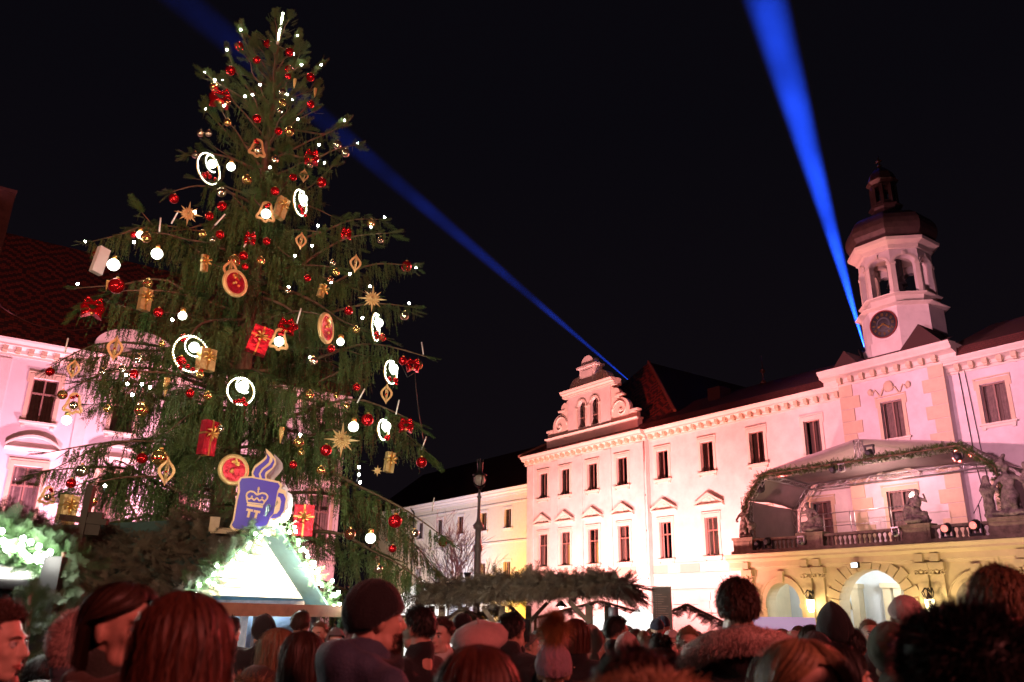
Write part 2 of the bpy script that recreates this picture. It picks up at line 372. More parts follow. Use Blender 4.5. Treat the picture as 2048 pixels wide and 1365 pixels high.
def cornice(par, x0, x1, z, y, mt=None, k=1.0, name='cornice'):
    m = MB(); m.moulding([(p*k, q*k) for p, q in CORN], x0, x1); m.v = [(a, b+y, c+z) for a, b, c in m.v]; return m.build(name, mt or M_TRIMW, par)
def slope_roof(par, quads, mt, name='roof', thick=.12):
    m = MB()
    for q in quads: m.add(q, [tuple(range(len(q)))])
    o = m.build(name, mt, par); uvplane(o.data); return o
def ridge_tiles(par, a, b, n, mt):
    a, b = Vector(a), Vector(b); m = MB(); L = (b-a).length/n
    d = (b-a).normalized(); m.tube([Vector((0, 0, 0)), d*L*1.08], [.13, .16], 7, False); o = m.build('ridge_tile', mt); me = o.data; bpy.data.objects.remove(o)
    for k in range(n): link('ridge_tile', me, par, a+(b-a)*k/n)

# ---------------------------------------------------------------- main palace wing
wg = thing('palace_wing', 'long pink lit three storey palace wing between the gabled pavilion and the clock tower', 'palace', tuple(fw(0, 0, 0)), FA)
U1 = [-42.15, -37.85, -33.55, -29.3]; X0, X1 = -43.5, -26.8
RU = [-18.45, -14.05]
h1 = [(u-.58, u+.58, 11.5, 13.65) for u in U1]; h2 = [(u-.58, u+.58, 5.8, 8.4) for u in U1[:2]]
m = MB(); wall(m, X0, X1, 0, 15.3, 0, h1+h2+[(-33.55-.58, -33.55+.58, 5.8, 8.4), (-29.25-.7, -29.25+.7, 5.6, 8.6)]); m.build('wall', M_PLASTER, wg)
for u in U1: window(wg, u, 11.5, 1.16, 2.15)
for u in U1[:3]: window(wg, u, 5.8, 1.16, 2.6, lit=u < -40)
window(wg, -29.25, 5.6, 1.4, 3.0, style='tower')
for u in U1[:3]: pediment(wg, u, 9.1, 2.5)
cornice(wg, X0, X1, 14.55, 0); dentils(wg, X0+.4, X1-.3, 14.72, 0)
m = MB(); m.box(X0, X1, -.06, 0, 4.62, 4.78); m.box(X0, X1, -.10, 0, 3.55, 3.68); m.box(X0, X1, -.04, 0, 5.4, 5.5); m.build('string_course', M_TRIMW, wg)
M_PANEL = mat('plaster_panel_salmon', (.66, .47, .40), .85, var=.05, vs=1)
for u in [(X0+U1[0])/2-.2, -40, -35.7, -33.6+2.2]:
    m = MB(); m.box(u-.9, u+.9, -.03, 0, 4.8, 5.35); m.build('frieze_panel', M_PANEL, wg)
for k in range(4):                                   # ashlar pilaster blocks of the ground storey
    for j in range(6):
        m = MB(); x = -42.7+k*3.4+(.12 if j % 2 else 0); m.box(x, x+.9, -.07, 0, .15+j*.56, .15+j*.56+.5); m.build('ashlar_block', M_PLASTER, wg)
m = MB(); m.tube([(-43.62, -.35, 14.6), (-43.62, -.35, 14.3), (-43.7, -.28, 9.5), (-43.7, -.28, 0)], .085, 8)
for z in (13, 10.4, 7.8, 4.4, 2): m.tube([(-43.66, -.3, z), (-43.66, -.3, z+.12)], .12, 8)
m.build('downpipe', M_PIPE, wg)
slope_roof(wg, [[(X0-1, -.62, 15.38), (X1, -.62, 15.38), (X1, -.2, 15.95), (X0-1, -.2, 15.95)], [(X0-1, -.2, 15.95), (X1, -.2, 15.95), (X1, 6.5, 19.0), (X0-4, 6.5, 19.0)],
                [(X0-4, 6.5, 19.0), (X1, 6.5, 19.0), (X1, 13, 15.4), (X0-4, 13, 15.4)]], M_ROOF)
# finial on the wing roof
m = MB(); m.tube([(-36.9, 5.8, 18.6), (-36.9, 5.8, 21.0)], [.05, .02], 6); m.ball((-36.9, 5.8, 19.7), .2, 8, 6); m.lathe([(.3, 0), (.12, .3), (.05, .5)], 8, (-36.9, 5.8, 18.7)); m.build('roof_finial', M_COPPER, wg)
m = MB(); m.box(-40.5, -39.3, 3.6, 4.9, 17.4, 18.7); m.build('dormer', M_ROOF, wg)

# right wing beyond the tower
rw = thing('palace_right_wing', 'lilac lit palace wing right of the clock tower with tall brown window', 'palace', tuple(fw(0, 0, 0)), FA)
m = MB(); wall(m, -20.6, -5, 0, 15.3, 0, [(u-.64, u+.64, 11.6, 13.7) for u in RU]+[(u-.6, u+.6, 5.8, 8.4) for u in RU]); m.build('wall', M_PLPINK, rw)
for u in RU: window(rw, u, 11.6, 1.28, 2.1, style='tower'); window(rw, u, 5.8, 1.2, 2.6, style='tower')
cornice(rw, -20.6, -5, 14.55, 0); dentils(rw, -20.1, -5.3, 14.72, 0)
slope_roof(rw, [[(-20.6, -.62, 15.38), (-5, -.62, 15.38), (-5, -.2, 15.95), (-20.6, -.2, 15.95)], [(-20.6, -.2, 15.95), (-5, -.2, 15.95), (-5, 6.5, 19.0), (-20.6, 6.5, 19.0)],
                [(-20.6, 6.5, 19.0), (-5, 6.5, 19.0), (-5, 13, 15.4), (-20.6, 13, 15.4)]], M_ROOF)
m = MB(); m.tube([(-20.0, -.06, 14.6), (-19.9, -.05, 9.5), (-19.6, -.05, 6.2)], .025, 5); m.tube([(-19.7, -.06, 15.2), (-19.5, -.05, 9.5), (-19.3, -.05, 6.2)], .02, 5); m.build('cable', M_BLACK, rw)

# ---------------------------------------------------------------- gabled pavilion
gp = thing('gabled_pavilion', 'salmon lit pavilion with scrolled gable, twin arched attic windows and four window axes', 'palace', tuple(fw(0, 0, 0)), FA)
GU = [-56.1, -53.1, -49.6, -46.1]; G0, G1, GY = -58.45, -43.5, -.4
hs = []
for i, u in enumerate(GU): hs += [(u-.6, u+.6, 11.45, 13.65), (u-.62, u+.62, 5.7, 8.4)]
m = MB(); wall(m, G0, G1, 0, 15.3, GY, hs); m.quad((G0, GY, 0), (G0, 12, 0), (G0, 12, 15.3), (G0, GY, 15.3)); m.quad((G1, GY, 0), (G1, 0, 0), (G1, 0, 15.3), (G1, GY, 15.3)); m.build('wall', M_PLASTER, gp)
for u in GU: window(gp, u, 11.45, 1.2, 2.2, GY); window(gp, u, 5.7, 1.24, 2.7, GY, lit=u in GU[1:3]); pediment(gp, u, 9.15, 2.4, GY)
for a in (G0+.05, -54.95, -51.7, -48.2, -44.6):
    m = MB(); m.box(a, a+.9, GY-.07, GY, 5.4, 14.5); m.build('pilaster_strip', M_PLASTER, gp)
    m = MB(); m.box(a+.05, a+.85, GY-.035, GY, 4.8, 5.34); m.build('frieze_panel', M_PLASTER, gp)
for a in (-57.4, -53.9, -50.6, -47.1):
    m = MB(); m.box(a, a+2.2, GY-.03, GY, 4.8, 5.34); m.build('frieze_panel', M_PANEL, gp)
cornice(gp, G0-.3, G1+.12, 14.55, GY); dentils(gp, G0+.2, G1-.2, 14.72, GY)
m = MB(); m.box(G0, G1, GY-.06, GY, 4.62, 4.78); m.box(G0, G1, GY-.10, GY, 3.55, 3.68); m.box(G0, G1, GY-.045, GY, 5.36, 5.46); m.build('string_course', M_TRIMW, gp)
for k in range(5):
    for j in range(6):
        m = MB(); x = G0+.1+k*3.4; m.box(x, x+.9, GY-.07, GY, .15+j*.56, .15+j*.56+.5); m.build('ashlar_block', M_PLASTER, gp)
gc = -50.0
ga = MB()
# scrolled gable
ga.box(-55.7, -44.25, GY+.05, GY+.55, 15.35, 16.45)
gable = ga.build('gable', M_PLASTER, gp)
m = MB(); m.moulding([(0, 0), (.12, .03), (.2, .12), (0, .16)], -55.8, -44.15); m.v = [(a, b+GY+.05, c+16.45) for a, b, c in m.v]; m.box(-55.8, -44.15, GY+.05, GY+.6, 16.45, 16.6); m.build('gable_base_cornice', M_TRIMW, gp)
m = MB(); ah = [(-51.35, -50.3, 16.85, 19.15, 18.62), (-49.7, -48.65, 16.85, 19.15, 18.62)]
wall(m, -52.7, -47.3, 16.6, 19.9, GY+.02, ah, .4)
m.quad((-52.7, GY+.02, 16.6), (-52.7, GY+.6, 16.6), (-52.7, GY+.6, 19.9), (-52.7, GY+.02, 19.9)); m.quad((-47.3, GY+.02, 16.6), (-47.3, GY+.02, 19.9), (-47.3, GY+.6, 19.9), (-47.3, GY+.6, 16.6))
m.box(-52.7, -47.3, GY+.55, GY+.6, 16.6, 19.9); m.build('gable_storey', M_PLASTER, gp)
for a, b, c, d, s in ah:
    m = MB(); arch_band(m, (a+b)/2, s, .53, .68, GY-.08, GY+.02, 14); m.box(a-.16, a-.0, GY-.08, GY+.02, 16.85, s-.12); m.box(b, b+.14, GY-.08, GY+.02, 16.85, s-.12)
    m.box(a-.25, a+.02, GY-.12, GY+.02, s-.12, s); m.box(b-.02, b+.22, GY-.12, GY+.02, s-.12, s); m.build('arch_moulding', M_TRIMW, gp)
    m = MB(); m.box((a+b)/2-.03, (a+b)/2+.03, GY+.25, GY+.3, c, d-.1); m.box(a, (a+b)/2-.03, GY+.25, GY+.3, 17.7, 17.78); m.box((a+b)/2+.03, b, GY+.25, GY+.3, 17.7, 17.78); w_ = m.build('arched_window', M_DARK, gp)
    m = MB(); m.quad((a, GY+.28, c), (b, GY+.28, c), (b, GY+.28, d), (a, GY+.28, d)); m.build('pane', M_GLASS, w_)
    m = MB(); m.quad((a, GY+.5, c), (b, GY+.5, c), (b, GY+.5, d), (a, GY+.5, d)); m.build('room_shade_sheet', M_VOID, w_)  # near-black sheet, shade of the unlit room put into its colour
cornice(gp, -53.3, -46.7, 19.75, GY, k=.7, name='upper_cornice'); m = MB(); m.box(-53.3, -46.7, GY+.001, GY+.75, 19.76, 20.34); m.build('cornice_back', M_TRIMW, gp)
for s in (-1, 1):                                     # big volutes: disc, spiral rib and little scroll above
    cx = gc+s*3.85; m = MB(); n = 26
    poly = [(cx+1.0*math.cos(t), 17.5+1.0*math.sin(t)) for t in [2*PI*k/n for k in range(n)]]; m.prism(poly, GY+.1, GY+.5)
    cx2 = gc+s*3.25; poly = [(cx2+.5*math.cos(t), 18.95+.5*math.sin(t)) for t in [2*PI*k/18 for k in range(18)]]; m.prism(poly, GY+.12, GY+.48)
    m.prism([(gc+s*2.7, 16.6), (gc+s*4.6, 16.6), (gc+s*4.4, 17.2), (gc+s*3.3, 19.3), (gc+s*2.7, 19.7)], GY+.15, GY+.47)
    m.prism([(gc+s*4.2, 16.6), (gc+s*5.65, 16.6), (gc+s*5.6, 17.05), (gc+s*5.15, 17.15), (gc+s*4.6, 17.1)], GY+.12, GY+.5)
    m.box(*sorted((gc+s*4.9, gc+s*5.75)), GY+.05, GY+.55, 17.15, 17.32)
    m.box(*sorted((gc+s*3.2, gc+s*4.1)), GY+.05, GY+.52, 18.72, 18.86)
    m.build('volute', M_TRIMW, gp)
    m = MB(); sp = [(cx+s*-(.95-.13*t)*math.cos(t), GY+.06, 17.5+(.95-.13*t)*math.sin(t)) for t in [k*.3 for k in range(23)]]; m.tube(sp, .075, 6)
    m.ball((cx, GY+.05, 17.5), (.17, .1, .17), 10, 6); m.build('volute_scroll', M_TRIMW, gp)
m = MB(); n = 20
for s in (-1, 1):
    cx = gc+s*1.55; poly = [(cx+1.0*math.cos(t), 20.36+1.0*math.sin(t)) for t in [PI*k/n for k in range(n+1)]]; m.prism(poly, GY+.1, GY+.75)
    for k in range(1, 8):
        t = PI*k/8; m.bar((cx+.3*math.cos(t), GY+.07, 20.4+.3*math.sin(t)), (cx+.85*math.cos(t), GY+.07, 20.4+.85*math.sin(t)), .09, .06)
m.build('shell_crest', M_TRIMW, gp)
m = MB(); m.box(gc-1.0, gc+1.0, GY-.05, GY+.8, 20.34, 21.95); m.box(gc-.7, gc+.7, GY-.1, GY-.05, 20.6, 21.7); m.box(gc-1.25, gc+1.25, GY-.2, GY+.85, 21.95, 22.12)
poly = [(gc+.82*math.cos(t), 22.12+.85*math.sin(t)) for t in [PI*k/n for k in range(n+1)]]; m.prism(poly, GY-.05, GY+.7); m.build('gable_top', M_PLASTER, gp)
PK = (-50.2, 7.2, 23.9)
slope_roof(gp, [[(G0-.6, GY-.6, 15.4), (G1+.2, GY-.6, 15.4), (G1+1.4, 1.6, 16.9), PK, (G0+1.2, 1.6, 16.9)]], M_ROOFZ)
slope_roof(gp, [[(G1+1.4, 1.6, 16.9), (G1+1.2, 22, 16.9), (PK[0], 22, PK[2]), PK], [(G0+1.2, 1.6, 16.9), PK, (PK[0], 22, PK[2]), (G0+1.2, 22, 16.9)], [(G0-.6, GY-.6, 15.4), (G0+1.2, 1.6, 16.9), (G0+1.2, 22, 16.9), (G0-.6, 22, 15.4)]], M_ROOF)
M_RT = mat('ridge_tile_pale', (.30, .14, .10), .8, var=.2)
ridge_tiles(gp, (G1+1.4, 1.55, 16.95), (PK[0], PK[1], PK[2]+.04), 26, M_RT); ridge_tiles(gp, (G0-.6, GY-.62, 15.45), (G0+1.2, 1.6, 16.95), 7, M_RT)

# ---------------------------------------------------------------- lower far wing
fa = thing('far_wing', 'lower far wing with dark roof, wall lit pale blue and yellow behind the lamp post', 'building', tuple(fw(0, -3, 0)), FA)
FU = [-83.5, -79.2, -74.9, -70.45, -66.15, -61.9]
m = MB(); wall(m, -96, -57, 0, 13.75, 0, [(u-.58, u+.58, 9.9, 11.75) for u in FU]+[(u-.58, u+.58, 4.6, 6.7) for u in FU]); m.build('wall', mat('far_plaster', (.70, .64, .50), .85, var=.06), fa)
for u in FU: window(fa, u, 9.9, 1.16, 1.85, style='far'); window(fa, u, 4.6, 1.16, 2.1, style='far')
cornice(fa, -96, -57, 12.95, 0, k=.95); m = MB(); m.box(-96, -57, -.1, 0, 8.5, 8.68); m.box(-96, -57, -.07, 0, 12.3, 12.45); m.build('string_course', M_TRIMW, fa)
slope_roof(fa, [[(-96, -.65, 13.75), (-57, -.65, 13.75), (-57, 7, 19.6), (-96, 7, 19.6)], [(-96, 7, 19.6), (-57, 7, 19.6), (-57, 14, 13.8), (-96, 14, 13.8)]], M_ROOF)
m = MB(); m.tube([(-85.2, -.5, 13.8), (-85.2, -.45, 13.4), (-85.0, -.15, 12.9), (-85.0, -.15, 0)], .09, 8); m.build('downpipe', M_BLACK, fa)

# ---------------------------------------------------------------- left side wing
lb = thing('side_wing', 'pink lit palace side wing behind the spruce with zigzag tiled roof', 'palace', tuple(LO), LA)
LUx = [-4.3, -.2, 4.1, 8.3, 12.5, 16.7]; LUx = [0.0-4.15+4.15*k for k in range(7)]; LUx = [a-.05 for a in LUx]
hs = []
for x in LUx: hs += [(x-.62, x+.62, 11.35, 13.75), (x-.68, x+.68, 5.9, 8.95)]
m = MB(); wall(m, -9, 22, 0, 15.6, 0, hs); m.quad((22, 0, 0), (22, 12, 0), (22, 12, 15.6), (22, 0, 15.6)); m.build('wall', mat('plaster_rose', (.74, .66, .67), .85, var=.05, vs=.8, bump=.1, bs=9), lb)
for x in LUx: window(lb, x, 11.35, 1.24, 2.4, style='side'); window(lb, x, 5.9, 1.36, 3.05, style='side'); pediment(lb, x, 9.75, 2.6, 0, True)
for x in LUx[:-1]:
    m = MB(); m.box(x+1.75, x+2.35, -.05, 0, 5.2, 14.6); m.build('pilaster_strip', M_PLASTER, lb)
cornice(lb, -9, 22, 14.75, 0, k=1.05); dentils(lb, -8.7, 21.7, 14.93, 0, .62)
m = MB(); m.box(-9, 22, -.08, 0, 4.7, 4.9); m.build('string_course', M_TRIMW, lb)
slope_roof(lb, [[(-9, -.62, 15.6), (22, -.62, 15.6), (22, .2, 16.5), (-9, .2, 16.5)], [(-9, .2, 16.5), (22, .2, 16.5), (16.0, 6.8, 24.4), (-.5, 6.8, 24.4), (-9, 6.8, 24.4)],
                [(22, .2, 16.5), (22, 13.2, 16.5), (16.0, 6.8, 24.4)], [(-9, 6.8, 24.4), (16, 6.8, 24.4), (22, 13.2, 16.5), (-9, 13.2, 16.5)]], M_ROOFZ)
m = MB(); m.box(-.3, .75, 5.0, 6.2, 21.5, 26.4); m.box(-.35, .8, 4.9, 6.3, 26.4, 26.6); m.build('chimney', mat('chimney_brick', (.14, .06, .045), .8, var=.3), lb)
m = MB(); m.tube([(-.75, .0, 16.6), (-.15, 3.0, 24.5)], .045, 6); m.build('lightning_rod', M_ALU, lb)
m = MB(); c = (.45, -.1, 16.1); m.box(-.15, 1.05, -.6, .3, 15.7, 16.15); m.box(0, .9, -.5, .25, 16.15, 16.35)
m.lathe([(.28, 0), (.16, .2), (.13, .55), (.3, .7), (.2, .78), (.42, 1.1), (.46, 1.4), (.38, 1.65), (.15, 1.75)], 14, (.45, -.12, 16.35)); m.build('roof_urn', M_STATUE, lb)
m = MB(); m.box(-2.0, -.75, -.55, .3, 15.7, 16.9); m.build('parapet_block', M_TRIMW, lb)
m = MB(); n = 16; xc = 8.25
poly = [(xc-2.2, 15.6)] + [(xc-2.2*math.cos(PI*k/n), 16.2+1.2*math.sin(PI*k/n)) for k in range(n+1)] + [(xc+2.2, 15.6)]; m.prism(poly, -.5, 1.5); m.build('curved_attic_gable', M_TRIMW, lb)
m = MB(); pts = [(1.2+.42*k, .15-.0+.2*(k/12), 16.75+.02*(k-6)**2) for k in range(13)]; m.tube(pts, .035, 5)
for p in pts: m.tube([p, (p[0], p[1], p[2]+.22)], .02, 4)
m.build('snow_guard', M_PIPE, lb)
# ---------------------------------------------------------------- clock tower
TC = (-23.95, 2.5)
tw = thing('clock_tower', 'white octagonal clock tower with open arched belfry and dark copper onion dome', 'tower', tuple(fw(0, 0, 0)), FA)
m = MB(); TY = -.5
hs = [(-24.38, -23.1, 11.55, 13.7), (-24.75, -23.1, 5.6, 8.65)]
wall(m, -26.8, -20.6, 0, 16.0, TY, hs); m.quad((-26.8, TY, 0), (-26.8, 7, 0), (-26.8, 7, 16), (-26.8, TY, 16)); m.quad((-20.6, TY, 0), (-20.6, 7, 0), (-20.6, 7, 16), (-20.6, TY, 16))
m.build('base_wall', M_PLPINK, tw)
window(tw, -23.74, 11.55, 1.28, 2.15, TY, 'tower'); window(tw, -23.92, 5.6, 1.6, 3.05, TY, 'tower'); pediment(tw, -23.92, 9.2, 2.7, TY)
qm = {}
for s, xe in ((1, -26.85), (-1, -20.55)):
    for k in range(13):
        wd = 1.25 if k % 2 else .85; key = (s, k % 2)
        if key not in qm:
            b = MB(); b.box(*sorted((0, s*wd)), TY-.06, TY, .015, .735); o = b.build('quoin_block', M_TRIM); qm[key] = o.data; bpy.data.objects.remove(o)
        link('quoin_block', qm[key], tw, (xe, 0, 5.45+k*.75))
m = MB(); cornice(tw, -27.75, -19.7, 15.15, TY, k=1.25); m.box(-27.75, -19.7, TY+.001, 5.6, 15.9, 16.15); m.box(-27.5, -26.8, TY, 5.4, 15.2, 15.9); m.box(-20.6, -19.95, TY, 5.4, 15.2, 15.9); m.build('cornice_return', M_TRIMW, tw)
dentils(tw, -26.6, -20.8, 15.35, TY)
# ornament over the tower window
m = MB()
for s in (-1, 1):
    m.tube([(-23.74+s*(.15+.1*k), TY-.06, 14.28+.22*math.sin(k*1.1)) for k in range(10)], [.07-.004*k for k in range(10)], 5); m.ball((-23.74+s*1.15, TY-.06, 14.42), (.16, .08, .2), 8, 6)
m.ball((-23.74, TY-.08, 14.55), (.3, .1, .33), 10, 8); m.build('stucco_ornament', M_TRIM, tw)
def octo(r, z, rot=PI/8): return [(TC[0]+r*math.cos(rot+PI/4*k), TC[1]+r*math.sin(rot+PI/4*k), z) for k in range(8)]
def octprism(mb, prof):
    b = len(mb.v)
    for ap, z in prof: mb.v += octo(ap/math.cos(PI/8), z)
    for i in range(len(prof)-1):
        for k in range(8): mb.f.append((b+i*8+k, b+i*8+(k+1) % 8, b+(i+1)*8+(k+1) % 8, b+(i+1)*8+k)); mb.sm.append(False)
    mb.f.append(tuple(b+k for k in range(8))); mb.f.append(tuple(b+(len(prof)-1)*8+k for k in range(8))); mb.sm += [False]*2
AP = 2.14
m = MB(); octprism(m, [(AP+.12, 15.9), (AP+.12, 17.55), (AP, 17.6), (AP, 19.75)]); m.build('drum', M_PLASTER, tw)
m = MB(); octprism(m, [(AP, 19.72), (AP+.12, 19.78), (AP+.34, 19.95), (AP+.36, 20.05), (AP-.02, 20.22)]); octprism(m, [(AP-.25, 20.2), (AP-.2, 20.85), (AP+.06, 20.95), (AP+.08, 21.02), (AP-.3, 21.06)]); m.build('drum_cornice', M_TRIMW, tw)
# belfry: eight piers with arches, each face a mesh
AB = 1.94; sl = 2*AB*math.tan(PI/8)
bf = MB(); hw = .57; z0, z1, zs = 21.04, 25.0, 23.85
wall(bf, -sl/2, sl/2, z0, z1, 0, [(-hw, hw, z0, zs+hw, zs)], .45)
wall(bf, -sl/2+.18, sl/2-.18, z0, z1, .45, [(-hw, hw, z0, zs+hw, zs)], .0)
fo = bf.build('belfry_arch', M_PLASTER); fme = fo.data; bpy.data.objects.remove(fo)
cb = MB(); arch_band(cb, 0, zs, hw+.02, hw+.17, -.06, 0, 14); cb.box(-.09, .09, -.12, -.06, zs+hw-.02, zs+hw+.32)
for s in (-1, 1): cb.box(*sorted((s*(hw-.03), s*sl/2)), -.1, 0, zs-.2, zs-.02); cb.box(*sorted((s*(hw), s*sl/2)), -.05, 0, z0, zs-.2); cb.box(*sorted((s*(hw-.02), s*sl/2)), -.09, 0, z0, z0+.22)
co = cb.build('arch_moulding', M_TRIMW); cme = co.data; bpy.data.objects.remove(co)
for k in range(8):
    a = PI/4*k; nx, ny = math.sin(a), -math.cos(a)
    f = link('belfry_arch', fme, tw, (TC[0]+nx*AB, TC[1]+ny*AB, 0), (0, 0, a)); link('arch_moulding', cme, f)
m = MB(); octprism(m, [(AB-.02, 24.98), (AB+.1, 25.05), (AB+.16, 25.35), (AB+.5, 25.6), (AB+.55, 25.85), (AB+.1, 26.0)]); m.build('belfry_cornice', M_TRIMW, tw)
m = MB(); octprism(m, [(.42, 21.0), (.42, 25.0)]); m.lathe([(.08, 0), (.62, .05), (.55, .25), (.42, .8), (.3, 1.0), (.1, 1.1)], 14, (TC[0], TC[1], 22.6)); m.build('bell', M_BLACK, tw)
m = MB(); octprism(m, [(AB-.5, 25.95), (AB+.05, 26.0), (AB+.38, 26.2), (AB+.52, 26.5), (AB+.56, 26.85), (AB+.5, 27.2), (AB+.32, 27.55), (AB+.0, 27.85), (AB-.4, 28.05), (AB-.75, 28.15), (1.2, 28.25), (1.0, 28.6), (.95, 29.0), (1.05, 29.2), (1.2, 29.3), (1.2, 29.4), (.9, 29.45), (.85, 29.6)]); m.build('dome', M_COPPER, tw)
m = MB()
for k in range(8):
    a = PI/4*k+PI/8; x, y = TC[0]+.85*math.cos(a), TC[1]+.85*math.sin(a); m.box(x-.14, x+.14, y-.14, y+.14, 29.5, 31.2)
    a0, a1 = a, a+PI/4; p = [(TC[0]+.85*math.cos(t), TC[1]+.85*math.sin(t)) for t in (a0, a1)]
    m.bar((*p[0], 31.2), (*p[1], 31.2), .26, .3); m.bar((*p[0], 29.65), (*p[1], 29.65), .22, .25)
octprism(m, [(.85, 31.3), (1.05, 31.5), (1.15, 31.6), (.9, 31.65)]); m.build('lantern', M_COPPER, tw)
m = MB(); octprism(m, [(.95, 31.6), (.98, 31.9), (.85, 32.4), (.5, 32.9), (.12, 33.2)]); m.build('lantern_cap', M_COPPER, tw)
m = MB(); m.tube([(*TC, 33.1), (*TC, 34.9)], .04, 6); m.ball((*TC, 33.45), .2, 8, 6); m.bar((TC[0]-.3, TC[1], 34.1), (TC[0]+.3, TC[1], 34.1), .07); m.ball((TC[0], TC[1], 34.1), .22, 8, 6); m.build('tower_cross', M_COPPER, tw)
# small gable roofs at the drum foot
slope_roof(tw, [[(-27.3, -1.0, 16.2), (-20.1, -1.0, 16.2), (-20.1, .2, 16.75), (-27.3, .2, 16.75)]], M_ROOF)
m = MB(); m.prism([(-27.2, 16.2), (-25.3, 16.2), (-26.2, 17.3)], -.6, 2); m.prism([(-23.0, 16.2), (-20.2, 16.2), (-21.5, 17.7)], -.6, 2); m.build('foot_gable_roof', M_ROOF, tw); 
for ch in [c for c in tw.children_recursive if c.type == 'MESH']:
    me = ch.data; zmax = max(v.co.z for v in me.vertices)
    if zmax < 19.6 or me.get('mapped'): continue
    me['mapped'] = 1
    for v in me.vertices:
        z = v.co.z
        if z > 28.3: v.co.x = TC[0]+(v.co.x-TC[0])*.8; v.co.y = TC[1]+(v.co.y-TC[1])*.8
        v.co.z = float(np.interp(z, [0, 19, 19.7, 20.22, 21.04, 26, 28.2, 29.4, 31.6, 33.2, 34.9], [0, 19, 19.55, 19.75, 20.4, 24.0, 26.2, 27.0, 28.8, 30.0, 30.9]))
# clock on the front drum face
cy = TC[1]-AP-.03; ck = link('clock', None, None)
bpy.data.objects.remove(ck)
m = MB(); m.lathe([(.85, 0), (.85, .05), (0.01, .05)], 36); m.xf(Matrix.Translation((TC[0]-.02, cy, 18.58)) @ Matrix.Rotation(PI/2, 4, 'X')); ck = m.build('clock_face', mat('clock_dial', (.03, .03, .035), .6, var=0), tw)
for r0, r1, mt, nm in ((.80, .86, mat('clock_red', (.20, .02, .015), .5, var=0), 'clock_rim'), (.34, .42, mat('clock_grey', (.06, .065, .07), .6, var=0), 'inner_ring')):
    m = MB(); n = 36
    for k in range(n):
        a, b = 2*PI*k/n, 2*PI*(k+1)/n; A = [(TC[0]-.02+r*math.cos(t), 18.58+r*math.sin(t)) for t in (a, b) for r in (r0, r1)]; m.prism([A[0], A[1], A[3], A[2]], cy-.08, cy-.05)
    m.build(nm, mt, ck)
for k in range(12):
    a = PI/6*k; nb = [3, 2, 3, 3, 2, 2, 2, 3, 3, 2, 2, 3][k]; m = MB()
    for j in range(nb):
        o = (j-(nb-1)/2)*.055; dx, dz = math.sin(a), math.cos(a); px_, pz_ = TC[0]-.02+o*dz, 18.58-o*dx
        m.bar((px_+dx*.52, cy-.07, pz_+dz*.50), (px_+dx*.68, cy-.07, pz_+dz*.68), .022, .02)
    m.build('numeral', M_GOLD, ck)
for ang, L, nm in ((127, .66, 'minute_hand'), (245, .5, 'hour_hand')):
    a = R(ang); m = MB(); dx, dz = math.sin(a), math.cos(a); o = (TC[0]-.02, 18.58)
    m.prism([(o[0]+dz*.05, o[1]-dx*.05), (o[0]+dx*L, o[1]+dz*L), (o[0]-dz*.05, o[1]+dx*.05), (o[0]-dx*.12, o[1]-dz*.12)], cy-.13, cy-.10); m.ball((o[0]+dx*L*.6, cy-.11, o[1]+dz*L*.6), (.07, .02, .07), 8, 6); m.build(nm, M_GOLD, ck)

# ---------------------------------------------------------------- portico with balcony
PY = -5.0
po = thing('portico', 'cream stone portico with three arches carrying the balcony under the clock tower', 'portico', tuple(fw(0, 0, 0)), FA)
A = [(-28.85, 1.12, 3.72), (-23.6, 1.82, 4.25), (-18.4, 1.12, 3.72)]
m = MB(); wall(m, -31.6, -15.6, 0, 4.95, PY, [(c-r, c+r, .0, z, z-r) for c, r, z in A], .8)
wall(m, -31.6, -15.6, 0, 4.95, PY+.8, [(c-r, c+r, .0, z, z-r) for c, r, z in A], 0)
m.quad((-31.6, PY, 0), (-31.6, 0, 0), (-31.6, 0, 4.95), (-31.6, PY, 4.95)); m.quad((-15.6, PY, 0), (-15.6, 0, 0), (-15.6, 0, 4.95), (-15.6, PY, 4.95))
m.build('arcade_wall', M_CREAM, po)
m = MB(); m.moulding([(0, 0), (.10, 0), (.12, .12), (.18, .14), (.18, .42), (.4, .5), (.55, .56), (.55, .66), (.7, .78), (.72, .84), (0, .88)], -32.2, -15); m.v = [(a, b+PY, c+4.45) for a, b, c in m.v]; m.build('entablature', M_CREAM, po)
m = MB(); m.box(-31.9, -15.2, PY+.001, -.6, 5.02, 5.34); m.build('balcony_slab', M_STONE, po)
m = MB(); m.box(-31.9, -15.2, PY-.35, PY+.35, 5.34, 5.5); m.build('parapet_plinth', M_STONE, po)
vs = {}
c, r, z = A[1]
for k in range(15):                                   # rusticated voussoirs of the middle arch
    a, b = PI*k/15+.012, PI*(k+1)/15-.012; R1 = r+(.75 if k % 2 else .55); zc = z-r
    if k == 7: R1 = r+.95
    pr = MB(); P = [(c-q*math.cos(t), zc+q*math.sin(t)) for t, q in ((a, r+.01), (a, R1), ((a+b)/2, R1), (b, R1), (b, r+.01))]
    P = [(x, min(zz, 4.55)) for x, zz in P]; pr.prism(P, PY-(.2 if k == 7 else .12), PY); pr.build('voussoir', M_CREAM, po)
for s in (-1, 1):
    for j in range(5):
        wd = .75 if j % 2 else .5; b = MB(); b.box(*sorted((c+s*(r+.01), c+s*(r+wd))), PY-.12, PY, .05+j*.47, .05+j*.47+.43); b.build('jamb_block', M_CREAM, po)
